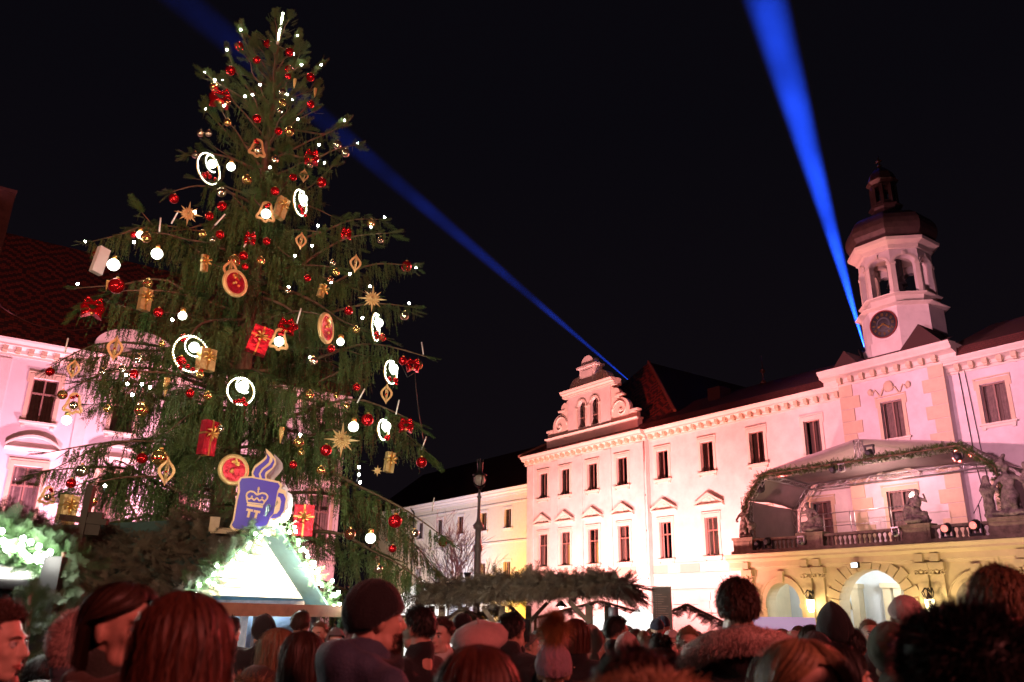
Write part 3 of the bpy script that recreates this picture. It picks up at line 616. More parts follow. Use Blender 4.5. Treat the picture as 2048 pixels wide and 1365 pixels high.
for c_, r_, z_ in (A[0], A[2]):
    m = MB(); arch_band(m, c_, z_-r_, r_, r_+.28, PY-.08, PY, 18); arch_band(m, c_, z_-r_, r_+.28, r_+.34, PY-.12, PY, 18); m.build('archivolt', M_CREAM, po)
    m = MB(); m.prism([(c_-.16, z_-.02), (c_+.16, z_-.02), (c_+.24, z_+.6), (c_-.24, z_+.6)], PY-.2, PY); m.build('keystone', M_CREAM, po)
    for s in (-1, 1): m = MB(); m.box(*sorted((c_+s*(r_-.04), c_+s*(r_+.42))), PY-.14, PY+.3, z_-r_-.2, z_-r_); m.build('impost', M_CREAM, po)
PIL = [-31.0, -27.15, -26.4, -20.85, -20.1, -16.3]
for x in PIL:                                         # pilasters with scrolled capitals
    m = MB(); m.box(x-.27, x+.27, PY-.16, PY, .5, 3.75); m.box(x-.34, x+.34, PY-.24, PY, 0, .5); m.build('pilaster', M_CREAM, po)
    m = MB(); m.box(x-.36, x+.36, PY-.26, PY, 4.12, 4.24); m.box(x-.28, x+.28, PY-.2, PY, 3.75, 3.92)
    for s in (-1, 1): m.tube([(x+s*.26+.09*math.cos(t), PY-.2, 4.0+.09*math.sin(t)) for t in [k*.7 for k in range(10)]], .035, 5)
    m.ball((x, PY-.22, 4.08), (.09, .08, .11), 8, 6); m.build('capital', M_CREAM, po)
    m = MB(); m.box(x-.36, x+.36, PY-.3, PY, 4.24, 4.44); m.box(x-.2, x+.2, PY-.34, PY-.18, 4.5, 4.86); m.build('entablature_block', M_CREAM, po)
# inside: vault, back wall with bluish light, inner columns
m = MB(); wall(m, -31.6, -15.6, 0, 4.9, -.62, [(-30.0, -27.8, 0, 3.5, 2.4), (-24.9, -22.3, 0, 3.9, 2.6), (-19.5, -17.3, 0, 3.5, 2.4)], .3); m.quad((-31.6, PY+.8, 4.9), (-15.6, PY+.8, 4.9), (-15.6, -.62, 4.9), (-31.6, -.62, 4.9)); m.build('vault', M_INNER, po)
for c_, r_ in ((-28.9, 1.1), (-23.6, 1.3), (-18.4, 1.1)): MB().quad((c_-r_-.2, -.30, 0), (c_+r_+.2, -.30, 0), (c_+r_+.2, -.30, 4.2), (c_-r_-.2, -.30, 4.2)).build('inner_recess', mat('inner_door', (.30, .16, .12), .7, var=.2), po)
for c_, r_, zz in ((-28.9, 1.1, 2.4), (-23.6, 1.3, 2.6), (-18.4, 1.1, 2.4)):
    m = MB(); arch_band(m, c_, zz, r_, r_+.22, -.72, -.62, 16); m.build('inner_arch_moulding', M_CREAM, po)
for x in (-25.1, -24.5, -27.0, -20.4, -22.2):
    m = MB(); m.box(x-.22, x+.22, -1.15, -.62, 0, 3.5); m.box(x-.3, x+.3, -1.25, -.62, 3.5, 3.75); m.build('inner_pilaster', M_CREAM, po)
lamp('vault_lamp', 'POINT', fw(-23.6, 2.8, 4.3), 420, (.78, .88, 1), size=.25); lamp('vault_lamp', 'POINT', fw(-28.6, 2.6, 3.9), 240, (.82, .9, 1), size=.25); lamp('vault_lamp', 'POINT', fw(-18.4, 2.6, 3.9), 200, (.82, .9, 1), size=.25)
# wall lanterns on the pilaster pairs: dark ironwork over a glowing glass
M_LANT = mat('lantern_glow', (.9, .8, .6), .4, var=0, emit=(1, .80, .45), es=14)
LANLAB = ['glowing wall lantern between the small left arch and the big middle arch', 'glowing wall lantern between the big middle arch and the right arch', 'dark iron wall lantern at the far left pilaster of the portico']
for x, lab, on in ((-26.78, LANLAB[0], 1), (-20.48, LANLAB[1], 1), (-31.0, LANLAB[2], 0)):
    t = thing('wall_lantern', lab, 'lantern', tuple(fw(x, 5.55, 2.3)), FA, 'wall lanterns on the portico')
    m = MB()
    for k in range(5): a = k*PI/4-PI/2; m.tube([(.0, .25, .8), (.18*math.sin(a), .05, 1.0), (.28*math.sin(a), -.05, .8+.1*math.cos(a)), (.22*math.sin(a), 0, .6)], .025, 5)
    m.lathe([(.2, 0), (.1, .12), (.03, .3)], 8, (0, 0, .5)); m.tube([(0, .3, .55), (0, 0, .78), (0, 0, .5)], .03, 6); m.build('bracket', M_BLACK, t)
    m = MB(); m.lathe([(.1, -.12), (.17, .05), (.2, .45), (.19, .5)], 10); m.build('glass_shade', M_LANT if on else M_GLASS, t)
    if on: lamp('lantern_light', 'POINT', fw(x, 6.1, 2.6), 70, (1, .72, .32), size=.15)
for x in (-30.2, -25.2, -22, -18, -16):               # footlights washing the portico in warm yellow
    lamp('portico_wash', 'SPOT', fw(x, 9.0, .3), 620, (1, .70, .38), fw(x, 5, 4.4), .2, 95, .7)
t = thing('floodlight', 'small white lit floodlight box hanging above the crown of the middle arch', 'floodlight', tuple(fw(-24.05, 5.5, 4.45)), FA)
m = MB(); m.box(-.2, .2, -.05, .1, -.14, .14); m.build('housing', M_BLACK, t); m = MB(); m.box(-.16, .16, -.07, -.052, -.1, .1); m.build('lamp_face', mat('flood_face', (.8, .9, 1), .4, var=0, emit=(.75, .9, 1), es=6), t)

# balustrade on the balcony
ba = thing('balustrade', 'weathered stone balustrade along the balcony edge with turned balusters', 'balustrade', tuple(fw(0, 0, 0)), FA)
PED = [(-31.75, -30.4), (-27.4, -25.85), (-21.45, -20.1), (-17.4, -15.5)]
for a, b in PED: m = MB(); m.box(a, b, PY-.3, PY+.3, 5.5, 6.12); m.box(a-.06, b+.06, PY-.36, PY+.36, 6.12, 6.25); m.box(a+.15, b-.15, PY-.33, PY-.3, 5.6, 6.0); m.build('pedestal', M_STONE, ba)
bl = MB(); bl.lathe([(.09, 0), (.09, .05), (.055, .08), (.10, .18), (.085, .26), (.045, .36), (.045, .42), (.08, .46), (.08, .50)], 8); o = bl.build('baluster', M_STONE); blm = o.data; bpy.data.objects.remove(o)
for (a, b), (c, d) in zip(PED, PED[1:]):
    n = int((c-b)/.265)
    for k in range(n): link('baluster', blm, ba, (b+(k+.5)*(c-b)/n, PY, 5.5))
    m = MB(); m.box(b, c, PY-.17, PY+.17, 6.0, 6.14); m.build('handrail', M_STONE, ba)

# stone figures: lumpy sculpted groups grown from overlapping forms
def blobmesh(name, parts, voxel, mat_, smooth=4, disp=0, dscale=8):
    "ellipsoids and tapered capsules fused into one continuous skin"
    m = MB()
    for p in parts:
        if p[0] == 'e':
            i = len(m.v); m.ball((0, 0, 0), p[2], 20, 14)
            M = Matrix.Translation(p[1])
            if len(p) > 3: M = M @ Matrix.Rotation(p[3][0], 4, 'X') @ Matrix.Rotation(p[3][1], 4, 'Y') @ Matrix.Rotation(p[3][2], 4, 'Z')
            m.xf(M, i)
        else:
            a, b, ra, rb = Vector(p[1]), Vector(p[2]), p[3], p[4]; d = (b-a).normalized(); L = (b-a).length; pts = []; rs = []
            for k in range(5): t = PI/2*k/4; pts.append(a-d*ra*math.cos(t)); rs.append(max(ra*math.sin(t), 1e-4))
            for k in range(1, 5): t = PI/2*(1-k/4); pts.append(b+d*rb*math.cos(t)) if k > 1 else pts.append(b); rs.append(rb if k == 1 else max(rb*math.sin(t), 1e-4))
            m.tube(pts, rs, 14)
    me = bpy.data.meshes.new(name); me.from_pydata(m.v, [], m.f); o = bpy.data.objects.new(name, me); C.objects.link(o)
    r = o.modifiers.new('r', 'REMESH'); r.mode = 'VOXEL'; r.voxel_size = voxel; r.use_smooth_shade = True
    if smooth: s = o.modifiers.new('s', 'SMOOTH'); s.iterations = smooth; s.factor = .5
    dg = bpy.context.evaluated_depsgraph_get(); ev = o.evaluated_get(dg); out = bpy.data.meshes.new_from_object(ev); bpy.data.objects.remove(o)
    if disp:
        for v in out.vertices: v.co += v.normal*disp*mnoise.fractal(v.co*dscale, 1, 2, 3)
    out.materials.clear(); out.materials.append(mat_); out.name = name; return out
def figure(lean=0, arm=1, sx=1):
    P = [('e', (0, 0, 1.42*1), (.1, .11, .13)), ('c', (0, 0, 1.1), (0, 0, 1.35), .09, .06), ('e', (0, 0, 1.0), (.19, .14, .24)), ('e', (0, 0, .72), (.2, .17, .22)), ('c', (-.1, 0, .65), (-.16, -.1, .1), .15, .1), ('c', (.1, 0, .65), (.14, -.18, .35), .14, .1), ('c', (.14, -.18, .35), (.12, -.05, .05), .1, .07),
         ('c', (.0, .05, .6), (.0, .1, .05), .2, .24), ('c', (-.18, 0, 1.14), (-.36, -.1, .9), .07, .055), ('c', (-.36, -.1, .9), (-.2, -.28, .75), .055, .045), ('c', (.18, 0, 1.14), (.34, 0, 1.14+.25*arm), .07, .055), ('c', (.34, 0, 1.14+.25*arm), (.42, -.05, 1.14+.5*arm), .05, .04), ('e', (0, .03, .08), (.35, .3, .1))]
    return P
gA = figure() + [('e', (.42, 0, .55), (.17, .28, .2)), ('c', (.42, -.2, .65), (.42, -.32, .85), .09, .08), ('e', (.42, -.36, .92), (.07, .13, .08)), ('c', (.36, -.1, .45), (.36, -.12, .05), .06, .045), ('c', (.48, .1, .45), (.48, .12, .05), .06, .045), ('c', (.0, -.1, 1.3), (-.0, -.12, 1.9), .035, .03)]
gB = [('e', (0, 0, .15), (.55, .4, .16)), ('e', (.05, 0, .5), (.28, .24, .3)), ('e', (-.05, -.02, .95), (.2, .16, .26)), ('e', (-.12, -.08, 1.3), (.1, .11, .13)), ('c', (.1, -.1, .45), (-.35, -.2, .45), .13, .1), ('c', (-.35, -.2, .45), (-.38, -.2, .1), .1, .07), ('c', (.15, .05, 1.1), (.38, 0, .8), .08, .06), ('c', (.38, 0, .8), (.1, -.25, .7), .06, .05), ('c', (-.2, 0, 1.1), (-.42, -.1, .95), .07, .055), ('c', (-.42, -.1, .95), (-.35, -.2, 1.25), .05, .045), ('e', (.35, .1, .45), (.22, .2, .34)), ('c', (-.15, -.1, 1.4), (-.05, 0, 1.48), .08, .05)]
gD = figure(arm=-.4) + [('c', (-.6, 0, 0.05), (-.6, 0, .9), .16, .13), ('e', (-.6, 0, 1.1), (.11, .12, .15)), ('e', (-.6, 0, .8), (.2, .16, .26)), ('c', (.5, .1, .1), (.5, .1, 1.2), .18, .12), ('e', (.5, .1, 1.4), (.1, .1, .13)), ('c', (-.1, -.1, 1.5), (.0, 0, 1.75), .1, .06), ('e', (0, .1, .1), (.85, .35, .12))]
STN = ['stone statue with a raised arm and a lion on the leftmost balcony pedestal', 'crouching stone statue on the second balcony pedestal left of the doors', 'seated stone statue on the pedestal in front of the tall balcony door', 'tall group of stone figures on the rightmost balcony pedestal']
for (a, b), prt, sc, lab in zip(PED, (gA, gB, gB, gD), (1.22, 1.08, 1.12, 1.55), STN):
    me = blobmesh('statue', prt, .035, M_STATUE, 2, .03, 7); link('statue', me, None, tuple(fw((a+b)/2, 5.0, 6.25)), (0, 0, FA+(.5 if sc == 1.12 else 0)), lab, 'statue', 'stone statues on the balcony', None, (sc if lab != STN[2] else -sc, sc, sc))

# stage canopy: truss arch, fabric, garland, lamps
M_FAB = mat('canopy_fabric', (.36, .30, .30), .85, var=.08, vs=2)
st = thing('stage_canopy', 'grey fabric stage canopy on aluminium trusses over the balcony', 'canopy', tuple(fw(0, 0, 0)), FA)
FR = [(-31.2, 5.6), (-30.9, 8.35), (-29.75, 9.72), (-18.3, 9.72), (-16.9, 8.5), (-16.6, 5.6)]
def truss(mb, a, b, w=.3, r=.028, step=.33):
    a, b = Vector(a), Vector(b); d = (b-a).normalized(); u = d.cross(Vector((0, 1, 0))).normalized()*w/2; v = d.cross(u).normalized()*w/2
    cs = [u+v, u-v, -u-v, -u+v]
    for c_ in cs: mb.tube([a+c_, b+c_], r, 5)
    n = max(1, int((b-a).length/step))
    for k in range(n):
        p = a+(b-a)*k/n; q = a+(b-a)*(k+1)/n
        for i in range(4): j = (i+1) % 4; mb.tube([p+cs[i if k % 2 else j], q+cs[j if k % 2 else i]], r*.6, 4, cap=False)
for yy in (-4.6, -1.0):
    z_ = 0 if yy < -2 else -.35
    for (a, b) in zip(FR, FR[1:]): m = MB(); truss(m, (a[0]+(.0 if yy < -2 else .6 if a[0] < -24 else -.6), yy, a[1]+z_), (b[0]+(.0 if yy < -2 else .6 if b[0] < -24 else -.6), yy, b[1]+z_)); m.build('truss', M_ALU, st)
m = MB(); truss(m, (-23.6, -4.6, 9.85), (-23.6, -4.6, 10.85), .3); m.build('truss', M_ALU, st)
m = MB(); truss(m, (-29.75, -4.6, 9.7), (-29.1, -1.0, 9.35), .25); m.build('truss', M_ALU, st); m = MB(); truss(m, (-18.3, -4.6, 9.7), (-18.9, -1.0, 9.35), .25); m.build('truss', M_ALU, st)
def cloth(grid, name, mt, par, sag=0):
    V = []; nr, nc = len(grid), len(grid[0]); m = MB(); n = 6; pts = [[None]*((nc-1)*n+1) for _ in range((nr-1)*n+1)]
    for i in range((nr-1)*n+1):
        for j in range((nc-1)*n+1):
            a, fa_ = min(i//n, nr-2), 0; fa_ = i/n-a; b = min(j//n, nc-2); fb = j/n-b
            p = (Vector(grid[a][b])*(1-fa_)+Vector(grid[a+1][b])*fa_)*(1-fb)+(Vector(grid[a][b+1])*(1-fa_)+Vector(grid[a+1][b+1])*fa_)*fb
            p = p+Vector((0, 0, -sag*math.sin(PI*fa_)*math.sin(PI*fb)+.02*math.sin(i*1.7+j*.9))); pts[i][j] = p
    nn = len(pts[0]); m.v = [tuple(p) for row in pts for p in row]
    for i in range(len(pts)-1):
        for j in range(nn-1): m.f.append((i*nn+j, i*nn+j+1, (i+1)*nn+j+1, (i+1)*nn+j)); m.sm.append(True)
    o = m.build(name, mt, par); s = o.modifiers.new('thickness', 'SOLIDIFY'); s.thickness = .01; return o
cloth([[(-31.1, -4.8, 8.4), (-29.8, -4.8, 9.9), (-23.6, -4.7, 10.95), (-18.2, -4.8, 9.9), (-16.8, -4.8, 8.65)], [(-30.6, -2.8, 8.4), (-29.6, -2.8, 9.8), (-23.6, -2.7, 10.7), (-18.4, -2.8, 9.8), (-17.1, -2.8, 8.6)], [(-30.4, -.8, 8.1), (-29.2, -.8, 9.5), (-23.6, -.7, 9.75), (-18.8, -.8, 9.5), (-17.4, -.8, 8.3)]], 'roof_fabric', M_FAB, st, .12)
cloth([[(-31.25, -4.7, 5.6), (-31.1, -4.7, 8.4)], [(-30.55, -.8, 5.5), (-30.4, -.8, 8.1)]], 'side_fabric', M_FAB, st, .0)
cloth([[(-16.5, -4.7, 5.6), (-16.8, -4.7, 8.6)], [(-17.2, -.8, 5.5), (-17.3, -.8, 8.3)]], 'side_fabric', M_FAB, st, .0)
cloth([[(-18.2, -4.75, 9.9), (-16.8, -4.8, 8.65), (-13.5, -4.6, 7.6)], [(-18.4, -3.2, 9.85), (-16.8, -2.5, 8.7), (-13.5, -2.4, 7.8)]], 'awning_wing', M_FAB, st, .15)
lamp('stage_fill', 'POINT', fw(-24.5, 2.6, 8.6), 170, (1, .58, .52), size=.3)
# railing inside the canopy
ra = thing('stage_railing', 'thin pale metal stage railing behind the balustrade in front of the doors', 'railing', tuple(fw(0, 0, 0)), FA)
for x in (-28.7, -27.2, -25.55, -25.3, -23.2, -21.9): m = MB(); m.tube([(x, -3.0, 5.34), (x, -3.0, 7.45)], .03, 6); m.build('post', M_ALU, ra)
m = MB(); m.tube([(-28.7, -3, 7.45), (-21.9, -3, 7.45)], .025, 6); m.tube([(-28.7, -3, 6.75), (-21.9, -3, 6.75)], .018, 6); m.build('rail', M_ALU, ra)
HEADS = [((-30.2, 4.4, 9.0), 'black moving head lamp hanging at the left shoulder of the stage canopy'), ((-25.0, 4.9, 9.45), 'pair sized black stage lamp under the garland left of the centre truss'), ((-24.5, 4.9, 9.4), 'silvery stage lamp hanging just right of the dark one under the centre truss'), ((-18.6, 4.6, 9.25), 'big black stage lamp hanging at the right corner of the canopy'), ((-22.9, 4.8, 10.05), 'small dark lamp lying on top of the garland right of centre'),
         ((-30.1, 5.1, 5.85), 'black stage lamp standing at the balustrade beside the leftmost pedestal'), ((-29.4, 5.15, 5.95), 'second black stage lamp standing in front of the left balusters'), ((-19.35, 5.2, 5.95), 'black stage lamp with a red glowing spot at the right balusters'), ((-18.05, 5.2, 6.0), 'black stage lamp with pink glowing lens next to the right pedestal'),
         ((-27.0, 5.5, 5.75), 'silver spotlight on the front of the second pedestal'), ((-21.7, 5.45, 5.85), 'silver spotlight clamped left of the third pedestal')]
M_LENS = mat('lamp_lens_red', (.8, .2, .15), .2, var=0, emit=(1, .25, .22), es=1.3); M_LENSD = mat('lamp_lens_dark', (.05, .05, .06), .1, var=0)
for i, ((u, w, z_), lab) in enumerate(HEADS):
    t = thing('stage_lamp', lab, 'stage lamp', tuple(fw(u, w, z_)), FA, 'stage lamps on the balcony'); silver = i in (2, 9, 10); mt = M_ALU if silver else M_BLACK; sc = .75 if silver else 1.0
    if i in (5, 6, 7, 8): sc = 1.15
    m = MB(); m.lathe([(.1*sc, -.22*sc), (.2*sc, -.12*sc), (.2*sc, .12*sc), (.15*sc, .2*sc)], 12); m.xf(Matrix.Rotation(R(100+10*(i % 3)), 4, 'X')); m.build('head', mt, t)
    m = MB(); m.box(-.26*sc, -.2*sc, -.06, .06, -.05, .32*sc); m.box(.2*sc, .26*sc, -.06, .06, -.05, .32*sc); m.box(-.26*sc, .26*sc, -.1, .1, .32*sc, .42*sc)
    if i in (5, 6, 7, 8): m.v = [(a, b, -c) for a, b, c in m.v]
    m.build('yoke', mt, t)
    m = MB(); m.lathe([(.15*sc, 0), (.12*sc, .03), (.001, .04)], 12); m.xf(Matrix.Translation((0, -.21*sc, -.03)) @ Matrix.Rotation(R(95), 4, 'X')); m.build('lens', M_LENS if i in (7, 8) else M_LENSD, t)
t = thing('microphone_stand', 'thin black microphone stand with boom near the right end of the stage', 'microphone stand', tuple(fw(-19.0, 2.5, 5.34)), FA)
m = MB(); m.tube([(0, 0, 0), (0, 0, 1.9)], .025, 6); m.tube([(-.3, 0, 1.5), (.0, 0, 1.9), (.25, 0, 2.3)], .02, 6); m.lathe([(.25, 0), (.25, .03), (.02, .05)], 12); m.build('stand', M_BLACK, t); m = MB(); m.ball((.28, 0, 2.34), (.06, .06, .09)); m.build('microphone', M_BLACK, t)
t = thing('blue_lamp', 'small lamp glowing blue on the stage floor under the microphone stand', 'lamp', tuple(fw(-19.2, 3.8, 6.2)), FA)
m = MB(); m.box(-.2, .2, -.1, .1, -.1, .06); m.build('housing', M_BLACK, t); m = MB(); m.box(-.17, .17, -.12, -.102, -.07, .04); m.build('glowing_face', mat('blue_glow', (.1, .3, 1), .3, var=0, emit=(.1, .3, 1), es=6), t)
lamp('stage_fill', 'SPOT', fw(-24, 4.2, 9.2), 260, (1, .62, .52), fw(-24, 0, 7.2), .3, 130, .6)
# ---------------------------------------------------------------- greenery templates
def tmpl_drape(seed, strands=4, seg=8):
    r = np.random.default_rng(seed); V = []; T = []
    def tri(a, b, c): i = len(V); V.extend([a, b, c]); T.append((i, i+1, i+2))
    for s in range(strands):
        off = np.array([0, (r.random()-.5)*.22, (r.random()-.5)*.16]); L = .55+.45*r.random(); p = off*.3; cur = off*.7
        for k in range(seg):
            t = (k+1)/seg; q = np.array([L*t, 0, 0]) + off*.3 + cur*t + np.array([0, *(r.random(2)-.5)*.02]); d = q-p; wdt = .016*(1-t*.5)
            a = r.random()*6.28; n = np.array([0, math.cos(a), math.sin(a)])
            tri(p-n*wdt, p+n*wdt, q)
            for j in range(2):
                a = r.random()*6.28; n = np.array([0, math.cos(a), math.sin(a)]); ln = .07*(1-.5*t)*(.6+.8*r.random())
                m_ = p+d*(.2+.6*r.random()); tri(m_, m_+d*.38, m_+n*ln+d*.75)
            p = q
    return np.array(V), np.array(T)
def tmpl_spray(seed, sides=8, needles=7, flat=.35):
    "a flat fir spray: axis with paired side twigs, each twig fringed with needles; length 1 along x"
    r = np.random.default_rng(seed); V = []; T = []
    def tri(a, b, c): i = len(V); V.extend([a, b, c]); T.append((i, i+1, i+2))
    def twig(p, d, L, w):
        d = d/np.linalg.norm(d); s_ = np.cross(d, [0, 0, 1.]); s_ /= np.linalg.norm(s_)+1e-6; tri(p-s_*w*.5, p+s_*w*.5, p+d*L)
        tri(p-np.array([0, 0, w*.4]), p+np.array([0, 0, w*.4]), p+d*L)
        for k in range(needles):
            for sg in (-1, 1):
                t = (k+.6*r.random())/needles; b = p+d*L*t; n = s_*sg*(.8+.2*r.random())+d*.55+np.array([0, 0, (r.random()-.35)*flat]); l_ = w*2.6*(1.05-.5*t)
                tri(b, b+d*w*.75, b+n*l_)
    twig(np.zeros(3), np.array([1, 0, 0.]), 1, .032)
    for k in range(sides):
        t = .1+.8*k/sides
        for sg in (-1, 1):
            L = (.42-.3*t)*(.8+.4*r.random()); d = np.array([.75, sg*.8, (r.random()-.6)*.25]); twig(np.array([t+.03*r.random(), 0, 0]), d, L, .026)
    return np.array(V), np.array(T)
DRAPES = [tmpl_drape(i) for i in range(5)]; SPRAYS = [tmpl_spray(20+i) for i in range(4)]; SPRAYF = [tmpl_spray(40+i, 8, 11, .3) for i in range(3)]
def bake(temps, Ms, name, mt):
    Ms = np.array(Ms); VS = []; TS = []; b = 0
    for i, (tv, tt) in enumerate(temps):
        sub = Ms[i::len(temps)]
        if not len(sub): continue
        V, T = scatter(tv, tt, sub); VS.append(V); TS.append(T+b); b += len(V)
    return npmesh(name, np.concatenate(VS), np.concatenate(TS), mt)
rs = random.Random(11)
def rnd(a, b): return rs.uniform(a, b)

# ---------------------------------------------------------------- the big spruce
TD = 19.0
tb = at(437, 1100, TD); tree = thing('christmas_tree', 'tall decorated spruce with drooping branches full of baubles, stars and lights', 'christmas tree', (tb.x, tb.y, 0))
TB = Vector((tb.x, tb.y, 0))
TP = [Vector((tb.x-.1, tb.y, 0))] + [at(x, y, TD) for x, y in ((441, 1040), (450, 960), (466, 860), (485, 740), (497, 650), (508, 560), (521, 440), (530, 330), (545, 200), (556, 90), (566, 22))]
def trunk_at(z):
    for a, b in zip(TP, TP[1:]):
        if a.z <= z <= b.z: return a+(b-a)*((z-a.z)/(b.z-a.z))
    return TP[-1]
m = MB(); m.tube([p-TB for p in TP], [.30, .27, .25, .23, .2, .18, .155, .12, .09, .055, .03, .012], 12); m.build('trunk', M_BARK, tree)
KEY = [  # visible limbs: photo points from trunk to tip, and how far the tip comes towards (-) or goes away from the eye
 ([(556, 300), (620, 318), (668, 300), (715, 290)], -.5), ([(552, 260), (600, 262), (650, 268), (690, 246)], .2), ([(535, 345), (600, 380), (645, 352), (668, 330)], -.6),
 ([(515, 490), (600, 478), (650, 462), (705, 440), (768, 440)], -.6), ([(508, 575), (580, 545), (640, 505), (700, 475), (785, 466)], -.9), ([(508, 600), (580, 590), (660, 570), (740, 530), (830, 532)], -.4),
 ([(500, 680), (580, 660), (640, 632), (740, 608), (832, 616)], -.5), ([(488, 745), (560, 738), (640, 715), (740, 688), (860, 716)], -1.4), ([(480, 870), (560, 830), (620, 775), (700, 735), (760, 720)], -1.0),
 ([(470, 900), (520, 860), (620, 820), (720, 800), (845, 852)], -1.7), ([(470, 960), (560, 900), (680, 860), (780, 850), (866, 916)], -.8), ([(560, 925), (640, 935), (720, 975), (810, 1020), (892, 1078)], -2.6),
 ([(590, 1062), (680, 1068), (740, 1100), (800, 1130), (850, 1170)], -3.0), ([(470, 1010), (600, 985), (700, 1000), (800, 1060), (880, 1150)], .6),
 ([(552, 170), (520, 140), (495, 95), (481, 62)], -.2), ([(550, 210), (500, 180), (470, 140), (455, 103)], .1), ([(548, 250), (490, 200), (440, 170), (409, 147)], -.3), ([(545, 180), (580, 150), (598, 110), (598, 75)], -.2), ([(548, 225), (590, 185), (620, 155), (643, 131)], .1),
 ([(540, 300), (480, 290), (440, 250), (411, 220)], -.3), ([(545, 250), (590, 235), (620, 205), (632, 190)], -.3), ([(535, 350), (470, 320), (420, 308), (375, 312)], -.5), ([(530, 420), (470, 390), (400, 372), (338, 386)], -.3), ([(520, 500), (440, 480), (380, 495), (330, 475), (276, 416)], -.2),
 ([(515, 540), (440, 530), (360, 480), (290, 455), (240, 470), (168, 487)], -.9), ([(500, 700), (440, 660), (400, 610), (330, 560), (240, 570), (148, 577)], -1.0), ([(480, 745), (400, 690), (330, 640), (270, 620), (190, 600), (160, 612)], -1.6),
 ([(480, 760), (400, 720), (300, 690), (190, 690), (95, 738)], .7), ([(475, 800), (400, 770), (320, 740), (220, 742), (120, 790)], 1.0), ([(470, 900), (380, 840), (300, 775), (240, 760), (150, 765)], -1.5), ([(460, 930), (360, 880), (280, 880), (190, 900), (95, 945)], 1.4),
 ([(450, 1000), (350, 980), (260, 940), (180, 935), (60, 945)], .4), ([(445, 1040), (340, 1000), (250, 950), (170, 965), (120, 985)], 1.0), ([(440, 1060), (360, 1010), (300, 960), (230, 920), (210, 960)], 1.4), ([(300, 1090), (265, 1020), (240, 970), (215, 930)], .3),
 ([(510, 450), (480, 435), (440, 440), (420, 465)], -1.6), ([(530, 430), (540, 470), (560, 500), (590, 520)], -1.8), ([(490, 640), (450, 640), (400, 650), (365, 700)], -3.0), ([(480, 760), (480, 745), (485, 750), (490, 775)], -3.4), ([(545, 900), (600, 880), (660, 860), (700, 870)], -3.6),
 ([(500, 600), (540, 600), (590, 630), (600, 690)], -2.6), ([(470, 830), (420, 820), (380, 830), (330, 870)], -3.2), ([(540, 560), (620, 600), (680, 640), (730, 660)], -2.6),
]
def resample(P, n):
    D = [0]
    for a, b in zip(P, P[1:]): D.append(D[-1]+(b-a).length)
    out = []
    for k in range(n):
        s = D[-1]*k/(n-1); i = max(j for j in range(len(P)-1) if D[j] <= s+1e-9)
        u = (s-D[i])/max(D[i+1]-D[i], 1e-6); p0, p1, p2, p3 = P[max(i-1, 0)], P[i], P[i+1], P[min(i+2, len(P)-1)]
        out.append(.5*((2*p1)+(p2-p0)*u+(2*p0-5*p1+4*p2-p3)*u*u+(3*p1-p0-3*p2+p3)*u**3))
    return out, D[-1]
LIMBS = []
for pts, dz in KEY:
    n = len(pts); P = [at(x, y, TD+dz*(i/(n-1))) for i, (x, y) in enumerate(pts)]
    d0 = (trunk_at(P[0].z)-P[0]).length
    if d0 < .9: P[0] = trunk_at(P[0].z)
    LIMBS.append((*resample(P, 14), 1.0))
def crownR(z): return float(np.interp(z, [2, 4, 8, 10, 11.8, 14.5, 16.2, 17.1], [4.4, 4.3, 3.7, 3.0, 2.1, 1.25, .55, .1]))
for k in range(96):
    z = 2.6+14.0*(k/96)**.82+rnd(-.2, .2); a = k*2.39996+rnd(-.3, .3); L = crownR(z)*rnd(.72, .98); T0 = trunk_at(z)
    if math.sin(a) > .35: L *= .85
    P = []; up = rnd(.05, .3) if z < 12 else rnd(.35, .75)
    for j in range(7):
        t = j/6; a2 = a+rnd(-.06, .06); P.append(T0+Vector((math.cos(a2)*L*t, math.sin(a2)*L*t, L*(up*t*1.2-(.28 if z < 12 else .05)*t*t*(1.6 if z < 5 else 1)))))
    LIMBS.append((*resample(P, 14), .8 if z < 12 else .7))
Md, Ms_ = [], []
TIPS = []
